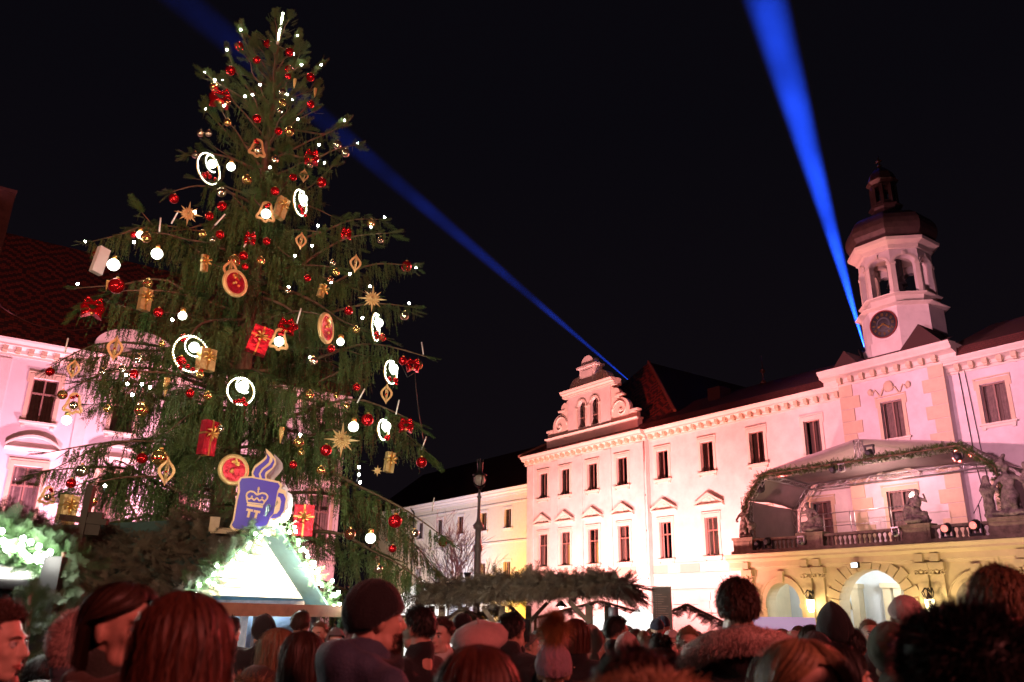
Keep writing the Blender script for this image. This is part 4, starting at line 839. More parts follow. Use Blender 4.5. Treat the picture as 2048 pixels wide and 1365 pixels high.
for P, L, th in LIMBS:
    m = MB(); n = len(P); m.tube([p-TB for p in P], [(.030*th+.003*L)*(1-k/(n-1))**.8+.006 for k in range(n)], 6); m.build('limb', M_BARK, tree); TIPS.append(P[-1])
    zt = P[n//2].z; dens = 27 if zt < 12.5 else 22; N = int(L*dens*(1.25 if zt < 6 else 1))
    axis = (P[-1]-P[0]); axis.z = 0; axis.normalize(); lat = Vector((-axis.y, axis.x, 0))
    for k in range(N):
        t = .10+.9*(k+rs.random())/N; f = t*(n-1); i = min(int(f), n-2); p = P[i]+(P[i+1]-P[i])*(f-i); d = (P[i+1]-P[i]).normalized()
        if mnoise.noise(Vector(p)*1.25) > .20 and zt < 13: continue
        wmax = (.62 if zt < 12 else .26)*math.sin(min(1, (1.05-t)*1.5)*PI/2)*min(1, L/2.2)+.05; o = rnd(-1, 1)*wmax; q = p+lat*o-Vector((0, 0, abs(o)*.28+.01)) + Vector((rnd(-.03, .03),)*3)
        hang = .0 if zt > 14.2 else (.55 if zt > 12 else .9)*(1 if t < .93 else .35)
        if rs.random() < hang:
            ln = (rnd(.26, .75) if zt < 12 else rnd(.16, .42))*(.55+.75*math.sin(PI*min(1, t*1.02)))*(1.2 if zt < 8 else 1)
            dd = Vector((rnd(-.13, .13)+axis.x*.10, rnd(-.13, .13)+axis.y*.10, -1)); Md.append(frame(dd, (rnd(-1, 1), rnd(-1, 1), .1), ln, q-TB))
        else:
            dd = d*rnd(.6, 1)+lat*(1 if o > 0 else -1)*rnd(.3, 1.0)+Vector((0, 0, rnd(-.45, .05) if zt < 12 else rnd(-.1, .6))); Ms_.append(frame(dd, (rnd(-.5, .5), rnd(-.5, .5), 1), rnd(.22, .5) if zt < 14.2 else rnd(.16, .34), q-TB))
        if abs(o) > .22 and rs.random() < .25 and zt < 12: Ms_.append(frame(lat*(1 if o > 0 else -1)+d*.5-Vector((0, 0, .15)), (0, 0, 1), abs(o)*1.25, p-TB))
    for k in range(5): Ms_.append(frame((P[-1]-P[-2]).normalized()+Vector((rnd(-.35, .35), rnd(-.35, .35), rnd(-.1, .3))), (0, 0, 1), rnd(.2, .38), P[-1]-TB-(P[-1]-P[-2])*rnd(.0, 1.0)))
for k in range(30):                                    # whiskers of the leader
    z = rnd(15.6, 17.1); p = trunk_at(z); a = rnd(0, 6.28); Ms_.append(frame((math.cos(a), math.sin(a), rnd(.4, 1.2)), (0, 0, 1), rnd(.12, .3), p-TB))
for k in range(700):                                  # inner shade twigs close to the trunk
    z = rnd(5, 15.5); p = trunk_at(z); a = rnd(0, 6.28); r = crownR(z)*rnd(.1, .5); Md.append(frame((rnd(-.2, .2), rnd(-.2, .2), -1), (rnd(-1, 1), rnd(-1, 1), 0), rnd(.3, .7), p-TB+Vector((math.cos(a)*r, math.sin(a)*r, 0))))
link('crown', bake(DRAPES, Md, 'crown', M_NEED), tree, kind='stuff'); link('twigs', bake(SPRAYS, Ms_, 'twigs', M_NEED), tree, kind='stuff')
print('drapes', len(Md), 'sprays', len(Ms_))

# ---------------------------------------------------------------- ornaments hung on the spruce
def depth_of(P): return (P-Vector((0, 0, EYE))).dot(cF)
CEN = lambda y: float(np.interp(y, [25, 200, 330, 560, 740, 1000, 1150], [566, 545, 530, 508, 492, 470, 470]))
HWL = lambda y: float(np.interp(y, [25, 100, 200, 300, 400, 480, 600, 720, 950, 1100], [8, 75, 125, 150, 190, 330, 340, 390, 400, 380])); HWR = lambda y: float(np.interp(y, [25, 100, 200, 300, 400, 480, 600, 720, 950, 1100], [8, 60, 110, 170, 190, 260, 310, 350, 380, 420]))
def hangpos(px, py, extra=.25):
    c = CEN(py); h = HWR(py) if px > c else HWL(py); o = min(1, abs(px-c)/h); P0 = at(px, py, TD); Rz = crownR(max(2.5, P0.z))*1.0
    dr = Rz*math.sqrt(max(0, 1-o*o))*.92+extra; P = at(px, py, TD-dr); return P, depth_of(P)/FPX*.92
M_BR = mat('bauble_red', (.62, .012, .02), .12, .75, var=0); M_BG = mat('bauble_gold', (.80, .55, .20), .14, .9, var=0); M_BS = mat('bauble_champagne', (.85, .72, .52), .12, .95, var=0); M_BCU = mat('bauble_copper', (.55, .22, .13), .15, .9, var=0)
M_SATR = mat('red_foil', (.62, .02, .05), .25, .55, var=.3, vs=14, bump=.8, bs=16); M_SATG = mat('gold_foil', (.72, .48, .22), .35, .5, var=.2, vs=12, bump=.6, bs=16); M_GLIT = mat('gold_glitter_wood', (.72, .48, .22), .5, .35, var=.2, vs=60)
M_WHITE = mat('white_plastic', (.8, .8, .8), .4, var=0); M_LED = mat('led_white', (1, 1, 1), .5, var=0, emit=(.92, 1, .90), es=120); M_GLOBE = mat('frosted_globe', (1, 1, .95), .5, var=0, emit=(.93, 1, .82), es=7); M_BEAD = mat('led_bead', (1, 1, 1), .5, var=0, emit=(.90, 1, .78), es=9)
M_TAG = mat('pale_grey_card', (.55, .5, .5), .7, var=.05)
def meshof(mb, name, mt): o = mb.build(name, mt); me = o.data; bpy.data.objects.remove(o); return me
UB = meshof(MB().ball((0, 0, 0), 1, 24, 14), 'glass_ball', None); UC = meshof(MB().lathe([(.24, .93), (.24, 1.16), (.2, 1.2)], 10), 'metal_cap', M_GOLD); UH = meshof(MB().tube([(0, 0, 1.2), (.05, 0, 1.4), (0, 0, 1.75)], .035, 5), 'hook', M_BLACK)
UBAND = meshof(MB().lathe([(.985, -.16), (1.012, -.08), (1.012, .08), (.985, .16)], 24, cap=False), 'painted_band', M_BR)
def ballmesh(mt): me = UB.copy(); me.materials.clear(); me.materials.append(mt); return me
BALLM = {'r': ballmesh(M_BR), 'g': ballmesh(M_BG), 's': ballmesh(M_BS), 'c': ballmesh(M_BCU)}
LAND = []; USED = {}
def label_for(px, py, desc, tail='on the spruce'):
    c = sorted(LAND, key=lambda q: (q[0]-px)**2+(q[1]-py)**2)
    for lm in c[:14]:
        dx, dy = px-lm[0], py-lm[1]; d = math.hypot(dx, dy)
        near = 'just ' if d < 45 else ('' if d < 95 else 'well ')
        if abs(dx) > 2.2*abs(dy): rel = 'right of' if dx > 0 else 'left of'
        elif abs(dy) > 2.2*abs(dx): rel = 'below' if dy > 0 else 'above'
        else: rel = ('below' if dy > 0 else 'above')+(' and right of' if dx > 0 else ' and left of')
        lab = f'{desc} {near}{rel} the {lm[2]}'
        if lab not in USED and len(lab.split()) <= 16: USED[lab] = 1; return lab
    for w in ('second ', 'third ', 'fourth ', 'fifth '):
        lab = w+label_core(px, py, desc, c[0])
        if lab not in USED: USED[lab] = 1; return lab
    return desc+' '+tail
def label_core(px, py, desc, lm): return f'{desc} {"below" if py > lm[1] else "above"} the {lm[2]}'
def rzface(P, turn=0): return -math.atan2(P.x, P.y)+turn

def star(px, py, r, lab):
    P, k = hangpos(px, py, .35); t = thing('straw_star', lab, 'star ornament', P, rzface(P), 'gold stars on the spruce'); R_ = r*k
    for i in range(16):
        a = PI/8*i+PI/2; L = R_*(1 if i % 2 == 0 and i % 4 == 0 else .8 if i % 2 == 0 else .55); d = Vector((math.cos(a), 0, math.sin(a))); s_ = Vector((-math.sin(a), 0, math.cos(a)))*R_*.1; b = d*R_*.18
        m = MB(); m.add([b*.2, b+s_+d*.12*R_, b-s_+d*.12*R_, d*L, b+d*.12*R_+Vector((0, -R_*.1, 0)), b+d*.12*R_+Vector((0, R_*.1, 0))], [(0, 1, 4), (0, 4, 2), (1, 3, 4), (4, 3, 2), (0, 5, 1), (0, 2, 5), (1, 5, 3), (5, 2, 3)]); m.build('ray', M_GLIT, t)
    m = MB(); m.ball((0, -.01, 0), R_*.12, 10, 8)
    for a in range(4): m.add([(0, 0, 0), (R_*.08, -R_*.05, R_*.05*a), (-R_*.05, -R_*.06, -R_*.08), (R_*.1*math.cos(a*1.6), -R_*.5, R_*.12*math.sin(a*1.6))], [(0, 1, 3), (1, 2, 3), (2, 0, 3)])
    m.build('centre', M_GLIT, t)
def onion(px, py, h, lab, n=4, turn=0, bead=True):
    P, k = hangpos(px, py, .35); t = thing('onion_ornament', lab, 'ornament', P, rzface(P, turn), 'onion shaped wooden ornaments on the spruce'); H = h*k
    prof = [(0.0, .5), (.035, .42), (.10, .33), (.21, .22), (.29, .08), (.29, -.04), (.22, -.18), (.10, -.33), (.03, -.43), (0.0, -.5)]; inner = [(0, .33), (.02, .3), (.06, .25), (.13, .17), (.19, .07), (.19, -.03), (.15, -.13), (.06, -.25), (.02, -.31), (0, -.34)]
    for i in range(n):
        a = 2*PI*i/n+.2; m = MB(); rows = []
        for (ro, zo), (ri, zi) in zip(prof, inner):
            for sg in (-1, 1): m.v += [((ro*H)*math.cos(a)-sg*.008*math.sin(a), ro*H*math.sin(a)+sg*.008*math.cos(a), zo*H), ((ri*H)*math.cos(a)-sg*.008*math.sin(a), ri*H*math.sin(a)+sg*.008*math.cos(a), zi*H)]
        for j in range(len(prof)-1):
            b = j*4; c = b+4
            for f in ((b, b+1, c+1, c), (b+2, c+2, c+3, b+3), (b, c, c+2, b+2), (b+1, b+3, c+3, c+1)): m.f.append(f); m.sm.append(False)
        m.build('rib', M_GLIT, t)
    m = MB(); m.tube([(0, 0, .5*H), (0, 0, -.5*H)], .006, 5); m.build('rod', M_GOLD, t)
    if bead: m = MB(); m.ball((0, 0, -.02*H), .055*H, 10, 8); m.build('bead', M_BR, t)
def wreath(px, py, rx, ry, lab):
    P, k = hangpos(px, py, .45); c_ = min(1, rx/ry); t = thing('lit_wreath', lab, 'wreath', P, rzface(P, math.acos(c_)), 'lit wreaths on the spruce'); R_ = ry*k
    m = MB()
    for i in range(40): a = 2*PI*i/40; m.ball((R_*math.cos(a), rnd(-.01, .01), R_*math.sin(a)), .0145, 6, 4)
    m.build('light_ring', M_BEAD, t, kind='stuff')
    m = MB()
    for i in range(16): a = PI*.5+PI*1.3*i/16; q = .55*R_; m.ball((q*math.cos(a)+R_*.1, -.03, q*math.sin(a)+R_*.42),   .015, 6, 4)
    m.build('inner_light_ring', M_BEAD, t, kind='stuff')
    n = 24; m = MB(); m.tube([(R_*math.cos(2*PI*i/n), .02, R_*math.sin(2*PI*i/n)) for i in range(n+1)], .02, 6); m.build('hoop', M_GOLD, t)
    m = MB(); m.ball((R_*.05, -.05, R_*.35), .095, 12, 8); m.build('globe', M_GLOBE, t)
    Mx = [frame((rnd(-1, 1), rnd(-.4, .1), rnd(-1, 1)), None, rnd(.1, .2), (R_*rnd(-.55, .65), rnd(-.04, .04), R_*rnd(-.95, -.4))) for i in range(18)]+[frame((rnd(-1, 1), -.2, rnd(-1, 1)), None, .14, (R_*rnd(-.2, .5), 0, R_*rnd(.5, 1.0))) for i in range(8)]
    link('fir_sprig', bake(SPRAYS, Mx, 'fir_sprig', M_NEEDG), t, kind='stuff')
    for i in range(6): m = MB(); m.ball((R_*rnd(-.6, .7), -.06, R_*rnd(-.95, -.5)), .042, 8, 6); m.build('berry', M_BR, t)
def gift(px, py, w, h, col, lab, tilt=0, turn=.5):
    P, k = hangpos(px, py, .3); W_, H_ = w*k, h*k; t = thing('gift_box', lab, 'gift box', P, 0, f'{"red" if col == "r" else "gold"} gift boxes on the spruce', rot=(0, R(tilt), rzface(P, turn)))
    D_ = W_*.55; m = MB(); m.box(-W_/2, W_/2, -D_/2, D_/2, -H_/2, H_/2); m.build('box', M_SATR if col == 'r' else M_SATG if col == 'g' else M_TAG, t)
    if col == 'w': return
    for nm, bx in (('ribbon', (-.015, .015, -D_/2-.008, D_/2+.008, -H_/2-.008, H_/2+.008)), ('ribbon', (-W_/2-.008, W_/2+.008, -D_/2-.008, D_/2+.008, H_*.12-.015, H_*.12+.015))): m = MB(); m.box(*bx); m.build(nm, M_GOLD, t)
    m = MB()
    for i in range(6): a = i*PI/3+.3; m.tube([(0, -D_/2-.02, H_*.12), (.09*math.cos(a), -D_/2-.07, H_*.12+.09*math.sin(a)), (.13*math.cos(a+.3), -D_/2-.02, H_*.12+.13*math.sin(a+.3))], [.012, .022, .008], 6)
    m.build('bow', M_GOLD, t)
def bell(px, py, w, lit, lab, turn=.2):
    P, k = hangpos(px, py, .4); W_ = w*k; t = thing('bell_frame', lab, 'bell ornament', P, rzface(P, turn), 'flat bell outlines on the spruce')
    half = [(.0, .62), (.14, .58), (.24, .45), (.29, .2), (.36, -.1), (.5, -.35), (.5, -.45), (.14, -.45), (.1, -.56), (0, -.6)]; out = half+[(-x, z) for x, z in half[::-1][1:-1]]
    m = MB(); n = len(out); pts = [Vector((x*W_, 0, z*W_)) for x, z in out]+[Vector((out[0][0]*W_, 0, out[0][1]*W_))]
    for a, b in zip(pts, pts[1:]): m.bar(a, b, .035, .05)
    m.build('frame', M_GLIT, t)
    m = MB(); m.ball((0, -.02, -.12*W_), .27*W_, 14, 10); m.build('globe' if lit else 'glass_ball', M_GLOBE if lit else M_BS, t)
    m = MB(); [m.ball((rnd(-.2, .2)*W_, -.04, .42*W_+rnd(-.1, .1)*W_), .1*W_, 8, 6) for i in range(4)]; m.build('bow', M_BR, t)
def globe(px, py, r, lab):
    P, k = hangpos(px, py, .35); t = thing('globe_light', lab, 'globe light', P, rzface(P), 'glowing globes on the spruce'); m = MB(); m.ball((0, 0, 0), r*k, 16, 10); m.build('globe', M_GLOBE, t); m = MB(); m.lathe([(.05, r*k*.9), (.05, r*k+.06), (.03, r*k+.08)], 8); m.build('socket', M_GOLD, t)
def bow(px, py, s, lab):
    P, k = hangpos(px, py, .35); W_ = s*k; t = thing('red_bell_cluster', lab, 'red bells', P, rzface(P), 'red glossy bells with bows on the spruce')
    for sg in (-1, 1): m = MB(); m.lathe([(.02, .5), (.2, .45), (.3, .2), (.36, -.1), (.55, -.35), (.5, -.38)], 14); m.xf(Matrix.Rotation(sg*.55, 4, 'Y') @ Matrix.Scale(W_*.8, 4)); m.xf(Matrix.Translation((sg*W_*.33, 0, -.1*W_))); m.build('bell', M_BR, t)
    m = MB(); [m.tube([(0, -.05, .3*W_), (sg*.35*W_, -.12, .55*W_), (sg*.5*W_, -.1, .2*W_), (0, -.06, .28*W_)], .035, 6) for sg in (-1, 1)]; m.build('bow', M_BR, t); m = MB(); m.ball((0, -.08, -.35*W_), .11*W_); m.build('clapper', M_GOLD, t)
def cone(px, py, h, lab):
    P, k = hangpos(px, py, .35); H = h*k; t = thing('gold_cone', lab, 'cone ornament', P, rzface(P), 'long gold cones on the spruce'); m = MB()
    for i in range(11):
        z = H*(.5-i/11); r = H*.15*math.sin(PI*min(1, (i+2)/12))**.5*(1-i/13); [m.ball((r*math.cos(a+i*.4), r*math.sin(a+i*.4), z), H*.042, 6, 4) for a in [2*PI*q/7 for q in range(7)]]
    m.build('scales', M_GOLD, t, kind='stuff'); m = MB(); m.lathe([(.001, -.5*H), (.05*H, -.3*H), (.13*H, .2*H), (.13*H, .42*H), (.02*H, .52*H)], 10); m.build('core', M_GLIT, t)
def medallion(px, py, rx, ry, lab):
    P, k = hangpos(px, py, .4); t = thing('medallion', lab, 'medallion ornament', P, rzface(P, math.acos(min(1, rx/ry))*.98), 'round red medallions on the spruce'); n = 32; a, b = ry*k, ry*k
    m = MB(); m.prism([(a*.9*math.cos(2*PI*i/n), b*.9*math.sin(2*PI*i/n)) for i in range(n)], -.03, .03); m.build('disc', M_SATR, t)
    m = MB(); m.tube([(a*math.cos(2*PI*i/n), 0, b*math.sin(2*PI*i/n)) for i in range(n+1)], .045, 8, cap=False); m.build('rim', M_GLIT, t)
    m = MB(); [m.ball((rnd(-.3, .3)*a, -.04, rnd(-.6, .6)*b), .03, 8, 6) for i in range(6)]; m.bar((-.3*a, -.05, .55*b), (.3*a, -.05, .5*b), .03); m.bar((0, -.05, .8*b), (.05, -.05, .3*b), .03); m.build('decoration', M_GOLD, t)

SPECIAL = [('star', 377, 428, 30, 'spiky gold star at the upper left edge of the spruce'), ('star', 745, 598, 32, 'spiky copper gold star hanging at the right edge of the spruce'), ('star', 684, 880, 40, 'largest and brightest gold star, low on the right of the spruce'), ('star', 755, 942, 13, 'tiny gold star below the lowest right branches of the spruce'),
 ('wreath', 418, 338, 24, 34, 'lit wreath at the upper left of the spruce next to a globe'), ('wreath', 601, 406, 14, 28, 'narrow turned lit wreath at the upper right of the spruce'), ('wreath', 382, 708, 36, 40, 'largest lit wreath with red baubles, left of the trunk mid height'), ('wreath', 482, 783, 28, 30, 'round lit wreath with inner ring in the middle of the spruce'), ('wreath', 782, 745, 13, 25, 'slim lit wreath at the right edge above an onion ornament'), ('wreath', 767, 860, 11, 22, 'small sparse lit wreath low at the right edge of the spruce'), ('wreath', 752, 655, 8, 30, 'very narrow edge on lit wreath below the copper star'),
 ('onion', 602, 482, 42, 'gold onion shaped ornament right of the trunk, upper middle'), ('onion', 711, 527, 44, 'copper onion ornament with red bead between two right branches'), ('onion', 230, 697, 58, 'big gold onion ornament in front of the left palace cornice'), ('onion', 147, 738, 46, 'dark onion ornament hanging near the leftmost red bauble'), ('onion', 773, 788, 46, 'copper onion ornament right below the slim lit wreath'), ('onion', 333, 943, 62, 'largest glittering onion ornament, low left beside red and gold baubles'), ('onion', 460, 540, 52, 'onion ornament tucked behind the red oval medallion'), ('onion', 608, 352, 34, 'small copper onion ornament near the top right of the spruce'),
 ('gift', 562, 417, 25, 50, 'g', 'slim gold gift box right of the lit bell near the top', 12), ('gift', 290, 600, 24, 50, 'g', 'rosy gold gift box among the left branches', 0), ('gift', 412, 720, 36, 48, 'g', 'wide flat gold gift box behind the largest wreath', 0), ('gift', 409, 527, 14, 38, 'g', 'narrow wooden gold gift box left of the oval medallion', -4), ('gift', 643, 583, 14, 28, 'g', 'small rosy gift box half hidden by a right branch', 12), ('gift', 779, 925, 20, 44, 'g', 'pale gold gift box hanging free at the lower right', 5), ('gift', 200, 522, 24, 62, 'w', 'tall plain grey card box at the upper left branch tip', 8), ('gift', 135, 1020, 34, 62, 'g', 'gold gift box in front of the left palace above the wooden cross', 2),
 ('gift', 519, 682, 42, 60, 'r', 'big tilted red foil gift box at the middle of the trunk', 14, .1), ('gift', 416, 877, 34, 76, 'r', 'tall dark red gift box left of the mug sign', 2, .7), ('gift', 606, 1042, 42, 66, 'r', 'red gift box with gold bow right of the mug sign', 0, .1),
 ('bell', 515, 297, 34, 0, 'copper bell outline with silver ball near the top centre'), ('bell', 532, 425, 38, 1, 'bell outline holding a glowing globe, left of a gold gift'), ('bell', 558, 680, 38, 1, 'bell outline holding a glowing globe right of the tilted red gift'), ('bell', 95, 992, 30, 0, 'pale bell outline far left against the lit palace wall'), ('bell', 147, 808, 36, 0, 'dark bell outline hanging before the upper left palace window'),
 ('bow', 440, 198, 36, 'red bell pair with ribbon at the upper left, highest of its kind'), ('bow', 623, 317, 26, 'red bell pair on the upper right branch'), ('bow', 185, 618, 38, 'red bells with gold bow at the left branch tip before the dark roof'), ('bow', 812, 853, 26, 'red bell pair at the lower right branch tip'), ('bow', 573, 656, 30, 'red ribbon bells above the lit bell in the middle'), ('bow', 826, 733, 24, 'red bells beside a gold bauble at the right branch tip'), ('bow', 500, 480, 20, 'small dark red bells above the oval medallion'), ('bow', 692, 470, 18, 'small red bells on the branch left of the gold bauble'),
 ('cone', 332, 776, 42, 'long beaded gold cone left of the middle wreath'), ('cone', 562, 872, 36, 'thin gold cone above the mug sign steam'), ('cone', 589, 168, 24, 'coppery cone left of the topmost right branch'), ('cone', 630, 187, 24, 'coppery cone at the right edge near the top'), ('cone', 214, 572, 24, 'short gold cone next to the large red bauble on the left'),
 ('medallion', 470, 567, 22, 27, 'red oval medallion with wooden rim just left of the trunk'), ('medallion', 467, 940, 27, 29, 'round glittering red medallion directly behind the mug sign'), ('medallion', 652, 657, 13, 30, 'narrow red glitter medallion seen edge on, right of the trunk'),
 ('globe', 227, 530, 13, 'glowing globe with bow at the left end of the spruce'), ('globe', 314, 508, 12, 'glowing globe on the left branch in front of green needles'), ('globe', 462, 334, 9, 'glowing globe right of the upper left wreath'), ('globe', 707, 854, 11, 'glowing globe touching the brightest gold star'), ('globe', 741, 1077, 11, 'glowing globe with gold bow at the lower right'), ('globe', 133, 841, 10, 'glowing globe in front of the upper left palace window'), ('globe', 280, 470, 8, 'small glowing globe beside a red bauble on the upper left limb'), ('globe', 681, 684, 8, 'small glowing globe right of the narrow red medallion'), ('globe', 487, 770, 7, 'glowing globe inside the round middle wreath'), ('globe', 365, 632, 9, 'bright globe above the largest wreath')]
SHORT = {'star': 'gold star', 'wreath': 'lit wreath', 'onion': 'onion ornament', 'gift': 'gift box', 'bell': 'bell outline', 'bow': 'red bell pair', 'cone': 'gold cone', 'medallion': 'red medallion', 'globe': 'glowing globe'}
SHN = {377: 'upper left gold star', 745: 'copper star', 684: 'largest gold star', 418: 'upper left wreath', 601: 'upper right wreath', 382: 'largest wreath', 482: 'round middle wreath', 782: 'slim right wreath', 767: 'small low wreath', 602: 'upper onion ornament', 711: 'copper onion ornament', 230: 'onion before the cornice', 773: 'right onion ornament', 333: 'largest onion ornament', 562: 'slim gold gift', 290: 'rosy left gift', 409: 'narrow wooden gift', 779: 'free hanging gift', 200: 'grey card box', 519: 'tilted red gift', 416: 'tall dark red gift', 606: 'low red gift', 515: 'copper bell outline', 532: 'lit upper bell', 558: 'lit middle bell', 95: 'far left bell outline', 440: 'highest red bells', 185: 'red bells before the roof', 812: 'low right red bells', 332: 'beaded gold cone', 470: 'oval medallion', 467: 'medallion behind the mug', 652: 'narrow red medallion', 227: 'bow globe', 314: 'left branch globe', 741: 'low bow globe', 133: 'globe before the window', 623: 'upper right red bells', 589: 'top coppery cone', 147: 'dark onion ornament', 608: 'small top onion', 135: 'gift above the wooden cross'}
for s_ in SPECIAL:
    if s_[1] in SHN: LAND.append((s_[1], s_[2], SHN[s_[1]]))
LAND += [(566, 40, 'glowing tree top')]
FN = dict(star=star, wreath=wreath, onion=onion, gift=gift, bell=bell, bow=bow, cone=cone, medallion=medallion, globe=globe)
for s_ in SPECIAL: FN[s_[0]](*s_[1:]); USED[s_[-1] if isinstance(s_[-1], str) else ''] = 1
BALLS = [('r', l) for l in [(478, 93, 9), (535, 88, 8), (513, 120, 8), (461, 142, 10), (579, 105, 9), (578, 140, 9), (576, 153, 7), (621, 155, 9), (621, 209, 8), (514, 238, 9), (557, 263, 8), (586, 355, 8), (643, 365, 10), (550, 383, 9), (348, 398, 10), (444, 413, 10), (419, 433, 9), (533, 483, 8), (487, 512, 9), (490, 534, 7), (615, 557, 7), (233, 572, 16), (317, 625, 10), (697, 622, 9), (813, 533, 11), (100, 744, 9), (268, 748, 9), (380, 787, 9), (713, 775, 8), (284, 917, 11), (142, 967, 10), (652, 901, 12), (735, 840, 13), (843, 925, 11), (790, 1043, 14), (785, 1098, 8), (885, 1085, 9), (693, 468, 7), (368, 677, 9), (764, 676, 8), (362, 722, 10), (268, 470, 7), (662, 698, 8), (590, 655, 7), (440, 470, 9), (586, 930, 8), (432, 855, 7), (806, 722, 9)]] \
 + [('g', l) for l in [(428, 174, 9), (455, 245, 8), (579, 263, 10), (565, 206, 8), (494, 360, 10), (405, 468, 8), (292, 475, 11), (198, 507, 13), (742, 446, 8), (468, 523, 13), (522, 522, 9), (296, 567, 10), (672, 545, 8), (712, 660, 8), (324, 688, 7), (125, 790, 10), (283, 820, 14), (215, 818, 8), (415, 792, 9), (619, 790, 9), (836, 730, 10), (597, 885, 11), (320, 915, 17), (641, 941, 9), (185, 1003, 9), (672, 792, 6), (693, 812, 6), (400, 750, 8), (602, 905, 7)]] \
 + [('s', l) for l in [(401, 267, 7), (417, 267, 7), (565, 185, 8), (550, 319, 8), (443, 385, 10), (691, 306, 9), (675, 290, 9), (761, 480, 7), (665, 526, 7), (809, 632, 9), (575, 582, 6), (626, 722, 9), (277, 718, 10), (163, 942, 13), (829, 1067, 9), (757, 1138, 9), (440, 858, 8), (390, 310, 7), (205, 745, 8), (560, 222, 6), (245, 738, 8), (620, 330, 7), (425, 480, 6)]] + [('c', (700, 1068, 12)), ('c', (455, 205, 7)), ('c', (660, 560, 7))]
DSC = {'r': 'red', 'g': 'gold', 's': 'pale champagne', 'c': 'copper'}
for c_, (x, y, r) in BALLS:
    P, k = hangpos(x, y, .3); sz = 'big' if r >= 13 else 'small' if r <= 8 else 'medium'; R_ = r*k*1.06
    t = thing('bauble', label_for(x, y, f'{sz} shiny {DSC[c_]} bauble'), 'bauble', P, rnd(0, 6), f'{DSC[c_]} baubles on the spruce', scale=R_)
    link('glass_ball', BALLM[c_], t); link('metal_cap', UC, t); link('hook', UH, t)
    if c_ == 'g' and r > 8 or (c_ == 'r' and r > 10): link('painted_band', UBAND, t, (0, 0, -.25) if c_ == 'g' else (0, 0, .1), scale=(.97, .97, .8))
LEDS = [(481, 60), (595, 72), (454, 100), (603, 130), (642, 130), (409, 145), (430, 160), (446, 160), (490, 193), (411, 218), (596, 239), (689, 241), (715, 287), (638, 290), (649, 326), (769, 435), (742, 455), (636, 452), (171, 483), (155, 568), (624, 492), (590, 512), (832, 535), (818, 607), (662, 565), (740, 573), (725, 636), (284, 769), (210, 972), (255, 768), (587, 108), (575, 190), (448, 212), (265, 790), (577, 575), (540, 335), (345, 640), (252, 750), (390, 425), (620, 715), (718, 950), (718, 935), (600, 870), (268, 485), (585, 200), (520, 170), (700, 548), (300, 775), (505, 190), (720, 965)]
UL = meshof(MB().ball((0, 0, 0), .024, 10, 8), 'bulb', M_LED); US = meshof(MB().tube([(0, 0, -.02), (0, 0, -.14)], .009, 6), 'socket', M_BLACK)
for x, y in LEDS:
    P, k = hangpos(x, y, .3); t = thing('tree_light', label_for(x, y, 'tiny bright white tree light'), 'tree light', P, 0, 'tiny white lights on the spruce', rot=(rnd(-.4, .4), rnd(-.4, .4), 0)); link('bulb', UL, t); link('socket', US, t)
URod = meshof(MB().tube([(0, 0, -.16), (0, 0, .16)], .016, 6), 'rod', M_WHITE)
for x, y in [(320, 450), (495, 482), (598, 632), (133, 692), (845, 697), (795, 815), (848, 887), (722, 792), (440, 440), (866, 1010), (350, 435)]:
    P, k = hangpos(x, y, .3); t = thing('light_rod', label_for(x, y, 'thin unlit white light rod'), 'light rod', P, 0, 'unlit white rods on the spruce', rot=(0, rnd(-.2, .6), 0)); link('rod', URod, t); link('clip', US, t)
# glowing tube at the tip
a, b = at(566, 27, TD-.1), at(555, 82, TD-.1); t = thing('tip_light_tube', 'white glowing light tube tied to the very top of the spruce', 'light tube', b); m = MB(); m.tube([(0, 0, 0), (a-b)*.5+Vector((.01, 0, 0)), a-b], .026, 8); m.build('glowing_tube', mat('tube_glow', (1, 1, .9), .5, var=0, emit=(.95, 1, .72), es=30), t); m = MB(); m.tube([(0, 0, -.1), (0, 0, 0)], .03, 6); m.build('socket', M_WHITE, t)
# thin cable hanging at the right side
t = thing('hanging_cable', 'thin dark cable hanging from the right branches down to the lowest red bauble', 'cable', (0, 0, 0)); m = MB(); m.tube([at(829, 735, 17.6), at(832, 780, 17.6), at(838, 830, 17.6), at(847, 885, 17.6)], .012, 5); m.tube([at(800, 725, 17.6), at(815, 755, 17.6), at(829, 745, 17.6)], .01, 5); m.build('wire', M_BLACK, t)
# ---------------------------------------------------------------- market stalls, pergola, signs, lamp post
def garland(name, pts, rad, n, ln, par, mt=None, up=.25, temps=None, off=Vector((0, 0, 0))):
    Ms = []; P = [Vector(p)-off for p in pts]; seg = [(b-a).length for a, b in zip(P, P[1:])]; T = sum(seg)
    for k in range(n):
        s = T*rs.random(); i = 0
        while i < len(seg)-1 and s > seg[i]: s -= seg[i]; i += 1
        p = P[i]+(P[i+1]-P[i])*(s/seg[i]); d = (P[i+1]-P[i]).normalized(); r = Vector((rnd(-1, 1), rnd(-1, 1), rnd(-1, 1))).normalized()
        Ms.append(frame(r+d*rnd(-.6, .6), (rnd(-1, 1), rnd(-1, 1), 1), ln*rnd(.7, 1.25), p+r*rad*rs.random()))
    return link(name, bake(temps or SPRAYS, Ms, name, mt or M_NEEDG), par, kind='stuff')
# garland along the stage canopy edge
GP = [Vector((x, -4.95, z)) for x, z in FR]
gt = thing('canopy_garland', 'dark green fir garland running along the front edge of the stage canopy', 'garland', tuple(fw(0, 0, 0)), FA)
garland('fir_sprigs', GP, .17, 3200, .22, gt, M_NEED)
m = MB(); m.tube(GP, .06, 6); m.build('core_rope', M_BARK, gt)

